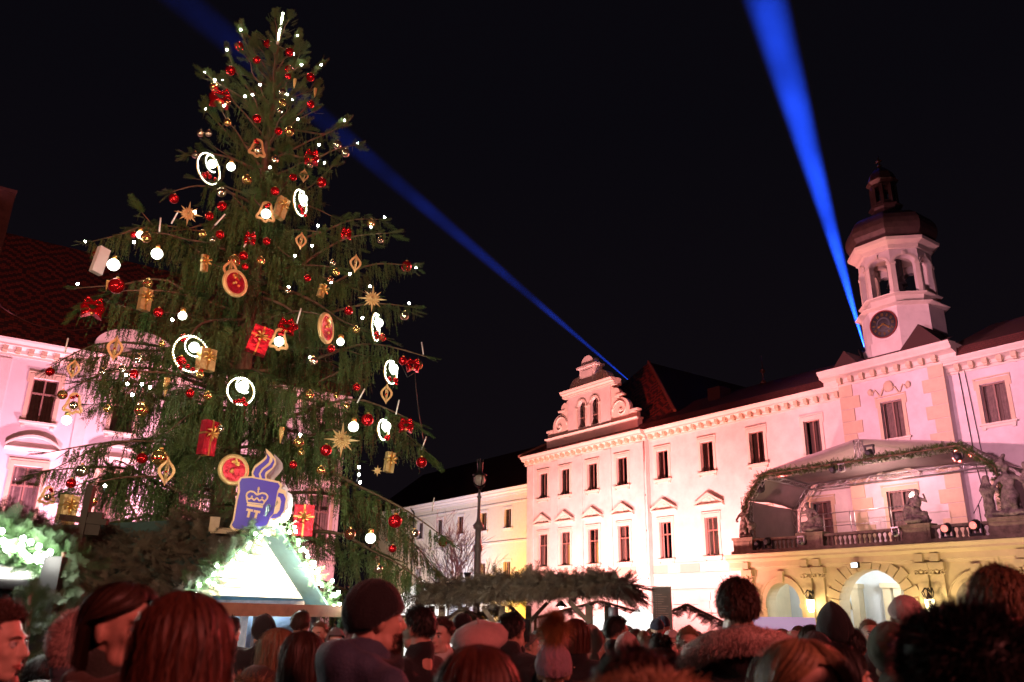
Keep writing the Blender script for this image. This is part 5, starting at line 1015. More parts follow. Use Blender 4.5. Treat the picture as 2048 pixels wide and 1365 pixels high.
# --- mulled wine hut
HR = R(65); hx = Vector((math.cos(HR), math.sin(HR), 0)); hy = Vector((-math.sin(HR), math.cos(HR), 0)); HL = at(378, 1188, 10.5)+hy*.3-hx*.05
def hp(x, y, z): return Vector((HL.x, HL.y, 0))+hx*x+hy*y+Vector((0, 0, z))
hut = thing('market_hut', 'market hut with brown fir branch roof and blazing white gable before the spruce', 'market hut', (HL.x, HL.y, 0), HR)
HW, HD, HE, HA = 2.55, 3.8, 2.02, 3.02
for k in range(18):                                   # wall boards on the long side
    x = .0; m = MB(); m.box(-.03, .0, k*HD/18+.006, (k+1)*HD/18-.006, 0, HE-.05); m.build('board', mat('hut_board_red', (.22, .09, .06), .8, var=.25, vs=5, bump=.3, bs=25), hut)
m = MB(); m.box(0, HW, HD-.04, HD, 0, HE); m.box(HW-.03, HW, 0, HD, 0, HE); m.box(0, HW, .4, HD, .02, .1); m.build('back_wall', M_WOOD, hut)
for k in range(9):                                    # gable boards, horizontal, cut to the rake
    z0_, z1_ = HE+.0+k*.11, HE+(k+1)*.11-.01; f = lambda z: (z-HE)/(HA-HE)*HW/2
    if z1_ > HA-.03: break
    m = MB(); m.prism([(f(z0_)+.03, z0_), (HW-f(z0_)-.03, z0_), (HW-f(z1_)-.03, z1_), (f(z1_)+.03, z1_)], -.0, .03); m.build('gable_board', M_WOODL, hut)
for s in (0, 1):
    x0_, x1_ = (-.22, HW/2) if s == 0 else (HW+.22, HW/2); zo = HE-.18
    m = MB(); m.add([(x0_, -.35, zo), (x1_, -.35, HA+.02), (x1_, HD+.15, HA+.02), (x0_, HD+.15, zo), (x0_, -.35, zo-.05), (x1_, -.35, HA-.03), (x1_, HD+.15, HA-.03), (x0_, HD+.15, zo-.05)], [(0, 1, 2, 3), (7, 6, 5, 4), (0, 4, 5, 1), (3, 2, 6, 7), (0, 3, 7, 4), (1, 5, 6, 2)]); m.build('roof', mat('roof_felt', (.03, .06, .055), .9, var=.3), hut)
for x in (0.04, HW*.52, HW-.06): m = MB(); m.box(x-.05, x+.05, -.3, -.2, 0, HE-.1); m.build('post', M_WOOD, hut)
m = MB(); m.box(-.2, HW+.7, -.62, -.16, HE-.17, HE-.11); m.build('shelf_roof', M_WOOD, hut)
m = MB(); m.box(-.2, HW+.7, -.66, -.62, HE-.24, HE-.09); m.build('fascia', M_WOODL, hut)
m = MB(); m.box(0, HW, -.45, .0, .95, 1.02); m.box(0, HW, -.05, 0, 0, .95); m.build('counter', M_WOODL, hut)
for a, b in ((.1, 1.2), (1.36, 2.4)): m = MB(); m.quad((a, -.05, 1.02), (b, -.05, 1.02), (b, -.05, HE-.18), (a, -.05, HE-.18)); m.build('clear_curtain', mat('blue_lit_plastic', (.35, .5, .8), .3, var=.1, vs=4), hut)  # blue light from behind is put into the sheet colour
Ms = []
for k in range(2400):
    x, y = rnd(-.3, HW/2+.05), rnd(-.42, HD*.97); t = (x+.22)/(HW/2+.22); z = HE-.14+t*(HA-HE+.16)
    if y > HD*.35 and t > .84+.1*math.sin(y*3): continue
    Ms.append(frame((rnd(-1, .5), rnd(-1, 1), rnd(-.7, .6)), (rnd(-1, 1), rnd(-1, 1), 1), rnd(.14, .30), (x, y, z+rnd(0, .05)+.10*abs(mnoise.noise(Vector((x*3, y*3, 0)))))))
for k in range(260): Ms.append(frame((-rnd(.0, .5), rnd(-.7, .7), -rnd(.4, 1)), (-.5, 0, 1), rnd(.2, .42), (-.25, rnd(-.4, HD), HE-.15)))
for k in range(120): x = HW/2+rnd(0, 1.4); Ms.append(frame((rnd(.2, 1), rnd(-.6, .6), -rnd(0, .5)), (.5, 0, 1), rnd(.2, .4), (x, rnd(0, HD), HA-(x-HW/2)/(HW/2)*(HA-HE)+.05)))
link('branch_cover', bake(SPRAYS, Ms, 'branch_cover', M_NEEDB), hut, kind='stuff')
rake = [(-.22, -.42, HE-.14), (HW/2, -.42, HA+.05), (HW+.25, -.42, HE-.2), (HW+.35, -.42, HE-.35)]
garland('rake_garland', rake[:2], .09, 260, .2, hut, M_NEEDG); garland('rake_garland', rake[1:], .06, 150, .15, hut, M_NEEDG)
m = MB()
for (a, b) in zip(rake[:2], rake[1:3]):
    for k in range(26): p = Vector(a)+(Vector(b)-Vector(a))*((k+.5)/26)+Vector((rnd(-.06, .06), rnd(-.16, -.04), rnd(-.1, .08))); m.ball(p, .022, 6, 4)
m.build('light_string', M_LED, hut, kind='stuff')
for x, y, z, p in ((.5, -.55, HE+.22, 50), (1.25, -.55, HA-.12, 75), (1.95, -.55, HE+.3, 75), (2.5, -.6, HE-.02, 35)): lamp('string_light', 'POINT', hp(x, y, z), p*3.2, (.93, 1, .90), size=.12)
lamp('hut_inside_lamp', 'POINT', hp(1.2, .9, 1.7), 220, (.45, .65, 1), size=.2)
# --- mug shaped sign on the hut roof
mc = at(503, 1066, 11.1); MS = 9.7/FPX/4.267
sg = thing('mug_sign', 'blue mug shaped sign with golden crown, steam and letters TT on the hut ridge', 'sign', mc, -math.atan2(mc.x, mc.y)+.02)
def zp(P): return [((x-345)*MS, (885-y)*MS) for x, y in P]
OUT = [(150, 840), (168, 780), (176, 600), (185, 520), (172, 430), (190, 390), (290, 375), (284, 335), (305, 275), (370, 215), (402, 165), (385, 108), (440, 150), (485, 200), (492, 250), (462, 300), (420, 350), (425, 390), (540, 408), (572, 440), (562, 472), (608, 492), (628, 560), (622, 680), (595, 738), (545, 765), (497, 768), (490, 800), (466, 832), (460, 875), (290, 885), (190, 872)]
M_SGOLD = mat('sign_gold_paint', (.78, .55, .30), .5, var=.04); M_SBLUE = mat('sign_blue_paint', (.045, .028, .42), .35, var=.05); M_SBACK = mat('sign_back_paint', (.33, .24, .25), .6, var=.1)
m = MB(); m.prism(zp(OUT), -.012, .02); m.build('gold_plate', M_SGOLD, sg)
BODY = [(203, 403), (290, 392), (530, 425), (550, 452), (532, 500), (520, 700), (487, 745), (478, 800), (455, 825), (450, 858), (285, 868), (192, 853), (166, 825), (184, 780), (192, 600), (203, 520), (190, 440)]
for nm, P in (('mug_body', BODY), ('handle', [(543, 512), (590, 522), (612, 565), (607, 675), (580, 725), (540, 748), (497, 748), (517, 712), (548, 705), (570, 670), (575, 590), (560, 556), (538, 548)]),
              ('steam', [(400, 155), (432, 190), (425, 240), (370, 300), (348, 350), (358, 385), (322, 383), (298, 352), (312, 300), (375, 238), (406, 200)]), ('steam', [(458, 190), (477, 230), (462, 282), (408, 330), (403, 362), (412, 393), (382, 390), (365, 350), (386, 310), (440, 262), (458, 225)])):
    m = MB(); m.prism(zp(P), -.02, -.013); m.build(nm, M_SBLUE, sg)
m = MB()
def fl(P, w, cyc=False):
    Q = [Vector((a, -.026, b)) for a, b in zp(P)]
    for a, b in zip(Q, Q[1:]+(Q[:1] if cyc else [])): m.bar(a, b, w*MS*4.267*.25, .008, up=(0, 1, 0))
fl([(262, 560), (265, 535), (290, 515), (325, 520), (355, 545)], 14); fl([(447, 575), (450, 550), (430, 530), (395, 525), (355, 545)], 14); fl([(272, 600), (262, 560)], 12); fl([(425, 610), (447, 575)], 12); fl([(362, 480), (362, 545)], 10); fl([(352, 492), (374, 492)], 10)
fl([(262, 560), (285, 590), (310, 575), (335, 595), (357, 570), (380, 598), (403, 582), (425, 600), (447, 575)], 12); fl([(275, 600), (275, 618), (420, 628), (425, 608)], 10); fl([(277, 638), (418, 650)], 22)
for x, y in ((311, 562), (357, 575), (403, 568), (362, 480), (362, 515)): m.ball((*[0], 0, 0) if False else (zp([(x, y)])[0][0], -.026, zp([(x, y)])[0][1]), 9*MS, 8, 6)
m.build('crown_emblem', M_SGOLD, sg)
for nm, B in (('letter_t', [((277, 682), (335, 690)), ((305, 690), (298, 752))]), ('letter_t', [((343, 692), (400, 700)), ((371, 700), (362, 758))])):
    m = MB()
    for a, b in B: fl([a, b], 18*4/4.267*1.2)
    m.build(nm, M_SGOLD, sg)
m = MB(); m.prism([(x*.92+.12, z*.97) for x, z in zp(OUT)], .16, .18); m.build('rear_plate', M_SBACK, sg)
m = MB(); m.box(-.52, -.40, .02, .1, -.0, .18); m.box(-.5, .3, .04, .1, -.02, .05); m.box(-.1, -.04, .02, .3, .3, .36); m.build('wooden_support', M_WOODL, sg)
lamp('sign_lamp', 'SPOT', mc+Vector((.75, -.8, .15)), 14, (.75, .75, 1), mc+Vector((.05, 0, .6)), .05, 70, .4)

# --- near stall at the left edge
ls = thing('garland_stall', 'stall corner with lit fir garland over pale boards at the left edge', 'market stall', at(60, 1200, 5.4)*1, 0); lo = Vector(ls.location); lo.z = 0; ls.location = lo
def lp(x, y, d): return at(x, y, d)-lo
g1 = [lp(-60, 1085, 5.4), lp(0, 1075, 5.4), lp(60, 1095, 5.4), lp(110, 1120, 5.4), lp(150, 1145, 5.4)]
garland('roof_garland', g1, .075, 620, .13, ls, M_NEEDG); garland('roof_garland', [lp(-40, 1040, 5.8), lp(40, 1050, 5.8), lp(100, 1080, 5.8), lp(150, 1110, 5.7)], .06, 380, .13, ls, M_NEEDB)
m = MB(); [m.ball(lp(x+rnd(-8, 8), y+rnd(-22, 14), 5.25), .016, 6, 4) for x, y in [(-20+k*5, 1080+max(0, k-5)*2.2) for k in range(26)]]; m.build('light_string', M_LED, ls, kind='stuff')
for x, y in ((10, 1085), (85, 1115)): lamp('string_light', 'POINT', at(x, y, 5.1), 5, (1, .98, .86), size=.08)
for k in range(8):
    a = lp(-40+k*18, 1120, 5.75); b = lp(-40+k*18+16.5, 1120, 5.75); m = MB(); zt = a.z-.02*k; m.v = []
    m.add([(a.x, a.y, -lo.z), (b.x, b.y, 0), (b.x, b.y, zt), (a.x, a.y, zt), (a.x, a.y+.03, 0), (b.x, b.y+.03, 0), (b.x, b.y+.03, zt), (a.x, a.y+.03, zt)], [(0, 1, 2, 3), (7, 6, 5, 4), (0, 4, 5, 1), (1, 5, 6, 2), (2, 6, 7, 3), (3, 7, 4, 0)]); m.build('board', M_WOODL, ls)
m = MB(); a = lp(118, 1150, 5.6); m.box(a.x-.05, a.x+.05, a.y-.05, a.y+.05, 0, a.z+.1); m.build('corner_post', M_WOOD, ls)
m = MB(); a, b = lp(-60, 1118, 5.6), lp(135, 1160, 5.6); m.bar(a, b, .06, .1); m.build('eave_beam', M_WOODL, ls)
def big_sprays(name, spots, lab, mt):
    o = Vector(at(*spots[0][:2], spots[0][2])); t = thing(name, lab, 'fir branches', o); Ms = []
    for x, y, d, dx, dz, L in spots: Ms.append(frame((dx, rnd(-.5, .3), dz), (rnd(-.3, .3), -1, .4), L, at(x, y, d)-o))
    link('needles', bake(SPRAYF, Ms, 'needles', mt), t, kind='stuff'); m = MB(); m.tube([at(spots[0][0], spots[0][1], spots[0][2])-o, at(spots[-1][0], spots[-1][1], spots[-1][2])-o], .012, 5); m.build('stem', M_BARK, t)
big_sprays('fir_branch', [(128+rnd(-12, 12), 1105+k*4, 5.2, rnd(.1, .8), -rnd(.2, 1), .13) for k in range(30)], 'bright green fir branch hanging from the corner of the left stall', M_NEEDG)
big_sprays('fir_branch', [(66+18*math.sin(k*.7)+rnd(-8, 8), 1185+k*4.6, 4.9, rnd(-1, 1), rnd(-.4, .9), .13) for k in range(44)], 'green fir branches tied up the dark post below the round white hood', M_NEEDG)
m = MB(); a = at(90, 1250, 5.2); t = thing('dark_post', 'dark post behind the green fir branches at the left edge', 'post', (a.x, a.y, 0)); m.box(-.05, .05, -.05, .05, 0, a.z+.35); m.build('shaft', M_BLACK, t); m = MB(); m.box(-.1, .1, -.1, .1, 0, .06); m.build('foot', M_BLACK, t)
# round hood (stand heater) at the left edge
a = at(8, 1163, 5.6); t = thing('patio_heater', 'round patio heater hood, white on top with dark rim, at the left edge', 'patio heater', (a.x, a.y, 0))
m = MB(); m.lathe([(.001, .10), (.1, .095), (.2, .07), (.27, .03), (.285, .005), (.28, 0)], 28, (0, 0, a.z)); m.build('hood', mat('hood_white_enamel', (.8, .78, .75), .35, var=0), t); m = MB(); m.lathe([(.285, -.045), (.29, -.005), (.29, .008), (.27, .01)], 28, (0, 0, a.z)); m.build('rim', M_BLACK, t)
m = MB(); m.lathe([(.05, -.35), (.05, -.05)], 14, (0, 0, a.z)); m.build('burner', M_ALU, t)
m = MB(); m.tube([(0, 0, .3), (0, 0, a.z-.3)], .03, 8); m.lathe([(.22, 0), (.22, .55), (.05, .7)], 16); m.build('stand', M_ALU, t)
for k in range(4): an = k*PI/2+.5; m = MB(); m.tube([(.05*math.cos(an), .05*math.sin(an), a.z-.35), (.2*math.cos(an), .2*math.sin(an), a.z-.02)], .006, 5); m.build('strut', M_BLACK, t)
lamp('string_light', 'POINT', at(30, 1120, 4.3), 3, (1, .95, .9), size=.06)
M_DKW = mat('silhouette_wood', (.035, .02, .016), .8, var=.2)  # tone darkened so the post reads as an unlit silhouette
# wooden cross post behind the hut
a = at(142, 1100, 12.5); t = thing('wooden_cross_post', 'dark wooden post with crossbar above the roofs at the left', 'post', (a.x, a.y, 0)); m = MB(); m.bar((0, 0, 0), (.12, 0, a.z+.85), .09); m.build('upright', M_DKW, t); m = MB(); m.bar((-.22, 0, a.z+.42), (.42, 0, a.z+.36), .07, .08); m.build('crossbar', M_DKW, t); m = MB(); m.bar((.1, 0, a.z+.35), (.34, 0, a.z+.34), .03, .3); m.build('small_board', M_DKW, t)

# --- pergola stand with fir roof in the middle
def wp(x, y, d): return at(x, y, d)
po0 = wp(1040, 1200, 14.2); pg = thing('fir_roof_stand', 'open timber stand under a long brown fir branch roof in the middle', 'market stand', (po0.x, po0.y, 0)); pz = Vector((po0.x, po0.y, 0))
Lr, Rr = wp(835, 1200, 15.6)-pz, wp(1240, 1175, 13.0)-pz; back = Vector((.4, 2.0, 0)); zt = [Lr.z, Rr.z]
m = MB(); nn = 8
for i in range(nn+1):
    t = i/nn; p = Lr.lerp(Rr, t); h = .14+.13*math.sin(PI*min(1, .15+t*.95)); m.v += [tuple(p+Vector((0, -.08, .0))), tuple(p+back*.5+Vector((0, 0, h+.04))), tuple(p+back+Vector((0, .1, .0))), tuple(p+back*.5+Vector((0, 0, -.03)))]
for i in range(nn):
    for q in range(4): a_, b_ = i*4+q, i*4+(q+1) % 4; m.f.append((a_, b_, b_+4, a_+4)); m.sm.append(False)
m.f += [(0, 1, 2, 3), tuple(nn*4+q for q in (3, 2, 1, 0))]; m.sm += [False, False]; m.build('roof_board', M_WOOD, pg)
Ms = []
for k in range(2600):
    t = rnd(-.03, 1.02); s_ = rnd(0, 1)**1.3*1.1; p = Lr.lerp(Rr, t)+back*s_; h = (.14+.15*math.sin(PI*min(1, .15+t*.9)))*math.sin(PI*min(1, s_+.02))+.03*math.sin(t*23)
    Ms.append(frame((rnd(-1, 1), rnd(-1, .4), rnd(-.7, .6)), (rnd(-1, 1), rnd(-1, 1), 1), rnd(.15, .32), p+Vector((0, 0, h+rnd(-.03, .06)))))
for k in range(420): t = rnd(-.02, 1.02); Ms.append(frame((rnd(-1, 1), -rnd(0, .9), -rnd(.3, 1)), (rnd(-1, 1), rnd(-1, 1), rnd(-1, 1)), rnd(.10, .30), Lr.lerp(Rr, t)+Vector((0, -.13-rnd(0, .05), rnd(-.03, .10)))))
for k in range(90): Ms.append(frame((rnd(.4, 1), rnd(-.5, .5), -rnd(.1, .9)), (0, 0, 1), rnd(.3, .5), Rr+back*rnd(0, 1)+Vector((rnd(-.1, .1), 0, rnd(-.05, .1)))))
link('branch_cover', bake(SPRAYS, Ms, 'branch_cover', M_NEEDB), pg, kind='stuff')
for x, d in ((884, 15.2), (864, 17), (1004, 14.6), (1057, 16), (1178, 13.5), (1215, 15.3)):
    p = wp(x, 1212, d)-pz; m = MB(); m.box(p.x-.055, p.x+.055, p.y-.055, p.y+.055, 0, p.z); m.build('post', M_WOOD, pg)
for x0_, y0_, x1_, y1_, d in ((965, 1214, 995, 1256, 14.6), (1095, 1206, 1060, 1243, 16), (1018, 1211, 1050, 1243, 16), (1138, 1203, 1176, 1243, 13.5), (935, 1214, 890, 1250, 15.2)): m = MB(); m.bar(wp(x0_, y0_, d)-pz, wp(x1_, y1_, d)-pz, .07, .07); m.build('brace', M_WOOD, pg)
m = MB(); m.bar(Lr+Vector((0, 0, -.05)), Rr+Vector((0, 0, -.05)), .08, .09); m.build('beam', M_WOOD, pg)
a = wp(1227, 1232, 12.6); t = thing('hanging_heater', 'dark cylindrical heater hanging from the right end of the fir roof stand', 'heater', a); m = MB(); m.lathe([(.06, -.1), (.075, -.09), (.075, .1), (.06, .12)], 14); m.build('drum', mat('drum_grey', (.16, .15, .17), .5, .4, var=.1), t); m = MB(); m.tube([(-.06, 0, .1), (-.06, 0, .3)], .008, 5); m.tube([(.06, 0, .1), (.06, 0, .3)], .008, 5); m.build('bracket', M_BLACK, t)
a = wp(1122, 1214, 14.6); t = thing('pendant_lamp', 'small dark shaded pendant lamp under the fir roof behind the pompom hat', 'lamp', a); m = MB(); m.lathe([(.02, .1), (.06, .06), (.11, 0)], 12, cap=False); m.build('shade', M_BLACK, t); m = MB(); m.ball((0, 0, 0), .035, 8, 6); m.build('bulb', mat('bulb_glow', (1, 1, 1), .5, var=0, emit=(1, .9, .8), es=20), t)

# --- distant stalls: white lit fronts
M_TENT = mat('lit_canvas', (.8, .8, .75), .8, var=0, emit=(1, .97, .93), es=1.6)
def far_stall(px, py, d, w, lab, lit=True, roof=True, turn=0.0):
    a = at(px, py, d); t = thing('far_stall', lab, 'market stall', (a.x, a.y, 0), -math.atan2(a.x, a.y)+turn, 'stalls in the distance'); h = a.z
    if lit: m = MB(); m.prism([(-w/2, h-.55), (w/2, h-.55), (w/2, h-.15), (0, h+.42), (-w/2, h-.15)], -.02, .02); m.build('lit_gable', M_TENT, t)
    m = MB(); m.box(-w/2, w/2, 0, .04, h-.62, h-.55); m.build('beam', M_WOOD, t)
    for s in (-1, 1): m = MB(); m.box(s*w/2-.05, s*w/2+.05, 0, .1, 0, h-.15); m.build('post', M_WOOD, t)
    m = MB(); m.box(-w/2, w/2, 0, .06, 0, 1.0); m.build('counter', M_WOODL, t)
    if roof:
        for s in (-1, 1): m = MB(); m.add([(0, -.3, h+.46), (s*(w/2+.2), -.3, h-.25), (s*(w/2+.2), 2, h-.25), (0, 2, h+.46)], [(0, 1, 2, 3)]); o = m.build('roof', M_WOOD, t); md = o.modifiers.new('t', 'SOLIDIFY'); md.thickness = .05
        Ms = [frame((rnd(-1, 1), -rnd(.1, 1), -rnd(0, .8)), (0, 0, 1), rnd(.3, .6), (x_, rnd(-.3, 1.6), h+.46-abs(x_)*.71/(w/2+.2)+.04)) for x_ in [rnd(-w/2, w/2) for k in range(160)]]; link('branch_cover', bake(SPRAYS, Ms, 'branch_cover', M_NEEDB), t, kind='stuff')
far_stall(1230, 1243, 27, 2.6, 'white lit stall gable left of the grey board, partly behind the heater', roof=False, turn=.2); far_stall(1284, 1240, 27, 1.5, 'small pointed white stall gable directly left of the grey board', roof=False)
far_stall(1200, 1228, 33, 5.0, 'dark fir roofed stall under the palace behind the white lit gables', lit=False); far_stall(1375, 1240, 28, 2.6, 'dark fir roofed stall right of the grey board', lit=False)
far_stall(842, 1190, 24, 1.5, 'white lit stall roof above the left end of the fir roof stand', roof=False); far_stall(862, 1262, 20, 1.2, 'bright stall front between the pergola posts and the black beanie', roof=False); far_stall(925, 1248, 26, 1.6, 'dim stall behind the pergola posts', lit=False); far_stall(985, 1240, 27, 1.4, 'pale stall between the pergola braces', lit=False)
for i, (x, y, d, lab) in enumerate([(897, 1176, 26, 'round glowing street globe above the fir roof beside the lamp post'), (1180, 1262, 25, 'small glowing bulb at the foot of the right pergola post'), (1160, 1258, 26, 'small glowing bulb left of the right pergola post'), (872, 1190, 25, 'small orange glowing globe beneath the lowest spruce branch')]):
    a = at(x, y, d); t = thing('glowing_globe', lab, 'lamp', a, 0, 'small glowing lamps among the stalls'); m = MB(); m.ball((0, 0, 0), .2 if i == 0 else .09, 12, 8); m.build('globe', mat('globe_rosy', (1, .8, .7), .5, var=0, emit=(1, .62, .5), es=1.4) if i == 0 else mat('globe_warm', (1, .9, .7), .5, var=0, emit=(1, .85, .6), es=6), t); m = MB(); m.tube([(0, 0, -a.z), (0, 0, -.08)], .03, 6); m.build('pole', M_BLACK, t)
# grey information board
a = at(1325, 1222, 24); t = thing('information_board', 'upright grey information board with rows of small pale text before the palace', 'board', (a.x, a.y, 0), -math.atan2(a.x, a.y)-.12)
m = MB(); m.box(-.26, .26, -.03, .03, a.z-.7, a.z+.62); m.build('panel', mat('board_grey', (.48, .52, .50), .5, var=.08), t); m = MB(); m.box(-.2, -.14, -.02, .02, 0, a.z-.7); m.box(.14, .2, -.02, .02, 0, a.z-.7); m.build('legs', M_BLACK, t)
m = MB(); m.box(-.27, -.25, -.04, .04, a.z-.7, a.z+.64); m.box(-.27, .27, -.04, .04, a.z+.62, a.z+.65); m.build('frame', M_ALU, t)
for k in range(15): m = MB(); z = a.z+.42-k*.062; m.box(-.18, -.14, -.034, -.031, z, z+.022); m.box(-.12, -.12+rnd(.1, .3), -.034, -.031, z, z+.022); m.build('text_line', mat('board_text', (.85, .82, .75), .6, var=0), t)
# lamp post
a = at(953, 1190, 28); L_ = thing('lamp_post', 'tall grey classical lamp post with unlit bulb lantern in front of the far wing', 'lamp post', (a.x, a.y, 0)); zt = at(957, 922, 28).z
m = MB(); m.lathe([(.19, 0), (.19, .9), (.14, 1.0), (.12, 1.3), (.115, zt*.55), (.15, zt*.56), (.16, zt*.58), (.11, zt*.59), (.1, zt*.66), (.17, zt*.665), (.19, zt*.68), (.08, zt*.70), (.055, zt*.72), (.05, zt-1.3), (.09, zt-1.25), (.05, zt-1.2), (.04, zt-1.0)], 12); m.build('pole', mat('lamp_post_paint', (.30, .28, .29), .5, .3, var=.1), L_)
m = MB()
for k in range(4): an = k*PI/2+.4; m.tube([(0, 0, zt-1.02), (.17*math.cos(an), .17*math.sin(an), zt-.85), (.24*math.cos(an), .24*math.sin(an), zt-.62), (.22*math.cos(an), .22*math.sin(an), zt-.5)], .018, 5)
m.lathe([(.24, -.52), (.25, -.48), (.14, -.44), (.10, -.4), (.10, -.1), (.12, -.08), (.12, -.05), (.08, -.03)], 12, (0, 0, zt)); [m.box(.1*math.cos(k)-.015, .1*math.cos(k)+.015, .1*math.sin(k)-.015, .1*math.sin(k)+.015, zt-.06, zt+.05) for k in (0, 1.57, 3.14, 4.7)]; m.build('lantern_frame', M_BLACK, L_)
m = MB(); m.ball((0, 0, zt-.66), (.2, .2, .2), 14, 10); m.build('lantern_glass', mat('lantern_milk_glass', (.75, .66, .62), .3, var=0), L_)
m = MB(); m.tube([(-.12, 0, 2.9), (-.3, 0, 3.0)], .03, 6); m.lathe([(.05, 0), (.12, .2), (.13, .25)], 10, (-.32, 0, 2.9)); m.build('small_spotlight', M_BLACK, L_)
# bare tree lit pink
bt = at(925, 1190, 38); bare = thing('bare_tree', 'bare leafless tree with fine twigs lit pink in front of the far wing', 'tree', (bt.x, bt.y, 0))
m1, m2 = MB(), MB()
def grow(p, d, L, r, dep):
    mid = p+d*L*.5+Vector((rnd(-.06, .06), rnd(-.06, .06), rnd(-.03, .06)))*L; q = p+d*L; (m1 if dep < 2 else m2).tube([p, mid, q], [r, r*.85, r*.68], 6 if dep < 2 else 4, cap=False)
    if dep == 6: return
    for k in range(3 if dep > 0 else 4):
        a_ = rnd(0, 6.28); s_ = rnd(.35, .75); o = Vector((math.cos(a_), math.sin(a_), 0)); nd = (d+o*s_+Vector((0, 0, .12))).normalized(); grow(q if rs.random() < .6 else mid, nd, L*rnd(.66, .86), r*.6, dep+1)
grow(Vector((0, 0, 0)), Vector((.03, 0, 1)).normalized(), 1.75, .13, 0)
m1.build('trunk', M_BARK, bare); m2.build('crown', mat('bare_twig', (.30, .22, .20), .8, var=.1), bare, kind='stuff')
lamp('tree_flood', 'SPOT', bt+Vector((1.5, -5, -bt.z+.4)), 600, (1, .30, .34), bt+Vector((0, 0, 2.5)), .2, 100, .6)
# purple lit booth and small fir right of the middle
a = at(1562, 1245, 22); t = thing('purple_lit_booth', 'low booth with purple white lit panel in front of the left portico arch', 'booth', (a.x, a.y, 0), -math.atan2(a.x, a.y)); m = MB(); m.box(-.8, .8, -.05, .05, a.z-.3, a.z+.12); m.build('lit_panel', mat('purple_glow', (.8, .7, .8), .6, var=0, emit=(.85, .55, .9), es=.45), t); m = MB(); m.box(-.85, .85, -.02, .6, 0, a.z-.3); m.build('counter', M_WOODL, t)  # panel glows itself, standing in for purple light on white
a = at(1690, 1262, 20); t = thing('small_fir', 'small potted fir in front of the middle portico arch', 'fir', (a.x, a.y, 0)); Ms = [frame((math.cos(k*2.4), math.sin(k*2.4), .5), (0, 0, 1), .42*(1.1-(k/90)), (0, 0, a.z-.7+.9*k/90)) for k in range(90)]; link('foliage', bake(SPRAYS, Ms, 'foliage', M_NEEDG), t, kind='stuff'); m = MB(); m.tube([(0, 0, 0), (0, 0, a.z+.2)], .03, 6); m.build('trunk', M_BARK, t)
# ---------------------------------------------------------------- people
M_SKIN = mat('skin', (.60, .37, .28), .5, var=.06, vs=12, spec=.4); M_SKINP = mat('skin_pale', (.68, .46, .37), .5, var=.05, vs=12, spec=.4); M_LIPS = mat('lips', (.42, .13, .11), .4, var=0); M_EYEW = mat('eye_white', (.75, .72, .7), .25, var=0); M_IRIS = mat('iris', (.05, .035, .03), .15, var=0); M_TEETH = mat('teeth', (.75, .7, .65), .3, var=0)
def cloth_mat(n, c, bump=.35, bs=120, rough=.85, var=.15): return mat('cloth_'+n, c, rough, var=var, vs=9, bump=bump, bs=bs, sheen=.2)
CL = {'black': cloth_mat('black', (.010, .009, .011)), 'navy': cloth_mat('navy', (.02, .024, .05)), 'blue': cloth_mat('slate_blue', (.055, .075, .135), rough=.7), 'greyblue': cloth_mat('grey_blue', (.10, .12, .15), rough=.6), 'green': cloth_mat('dark_green', (.035, .04, .03)), 'olive': cloth_mat('olive', (.045, .045, .018)),
      'red': cloth_mat('red', (.45, .02, .025)), 'pink': cloth_mat('pale_pink', (.62, .40, .38)), 'lilac': cloth_mat('lilac', (.34, .22, .28)), 'cream': cloth_mat('cream', (.55, .45, .38)), 'brown': cloth_mat('brown', (.08, .045, .03)), 'charcoal': cloth_mat('charcoal', (.022, .018, .02), .6, 160), 'teal': cloth_mat('teal', (.03, .18, .24)), 'grey': cloth_mat('grey', (.16, .15, .16)), 'orange': cloth_mat('rust', (.30, .08, .03)), 'white': cloth_mat('white', (.7, .66, .64))}
def hair_mat(n, c):
    m = mat('hair_'+n, c, .52, var=.45, vs=1.0, spec=.5, col2=tuple(x*.35 for x in c)); nt = m.node_tree; nz = [q for q in nt.nodes if q.type == 'TEX_NOISE'][0]; tc = [q for q in nt.nodes if q.type == 'TEX_COORD'][0]
    mp = nt.nodes.new('ShaderNodeMapping'); mp.inputs['Scale'].default_value = (170, 170, 7); nt.links.new(tc.outputs['Object'], mp.inputs['Vector']); nt.links.new(mp.outputs[0], nz.inputs['Vector']); nz.inputs['Detail'].default_value = 2; return m
HR_ = {'dark': hair_mat('dark', (.022, .014, .010)), 'brown': hair_mat('brown', (.075, .035, .020)), 'auburn': hair_mat('auburn', (.14, .045, .022)), 'blonde': hair_mat('blonde', (.42, .26, .13)), 'sandy': hair_mat('sandy', (.26, .14, .075)), 'grey': hair_mat('grey', (.25, .22, .20)), 'furtan': hair_mat('fur_tan', (.48, .30, .17)), 'furorange': hair_mat('fur_orange', (.50, .24, .08)), 'furblack': hair_mat('fur_black', (.012, .010, .010)), 'furpink': hair_mat('fur_pink', (.85, .60, .54)), 'furpale': hair_mat('fur_pale', (.55, .42, .33))}
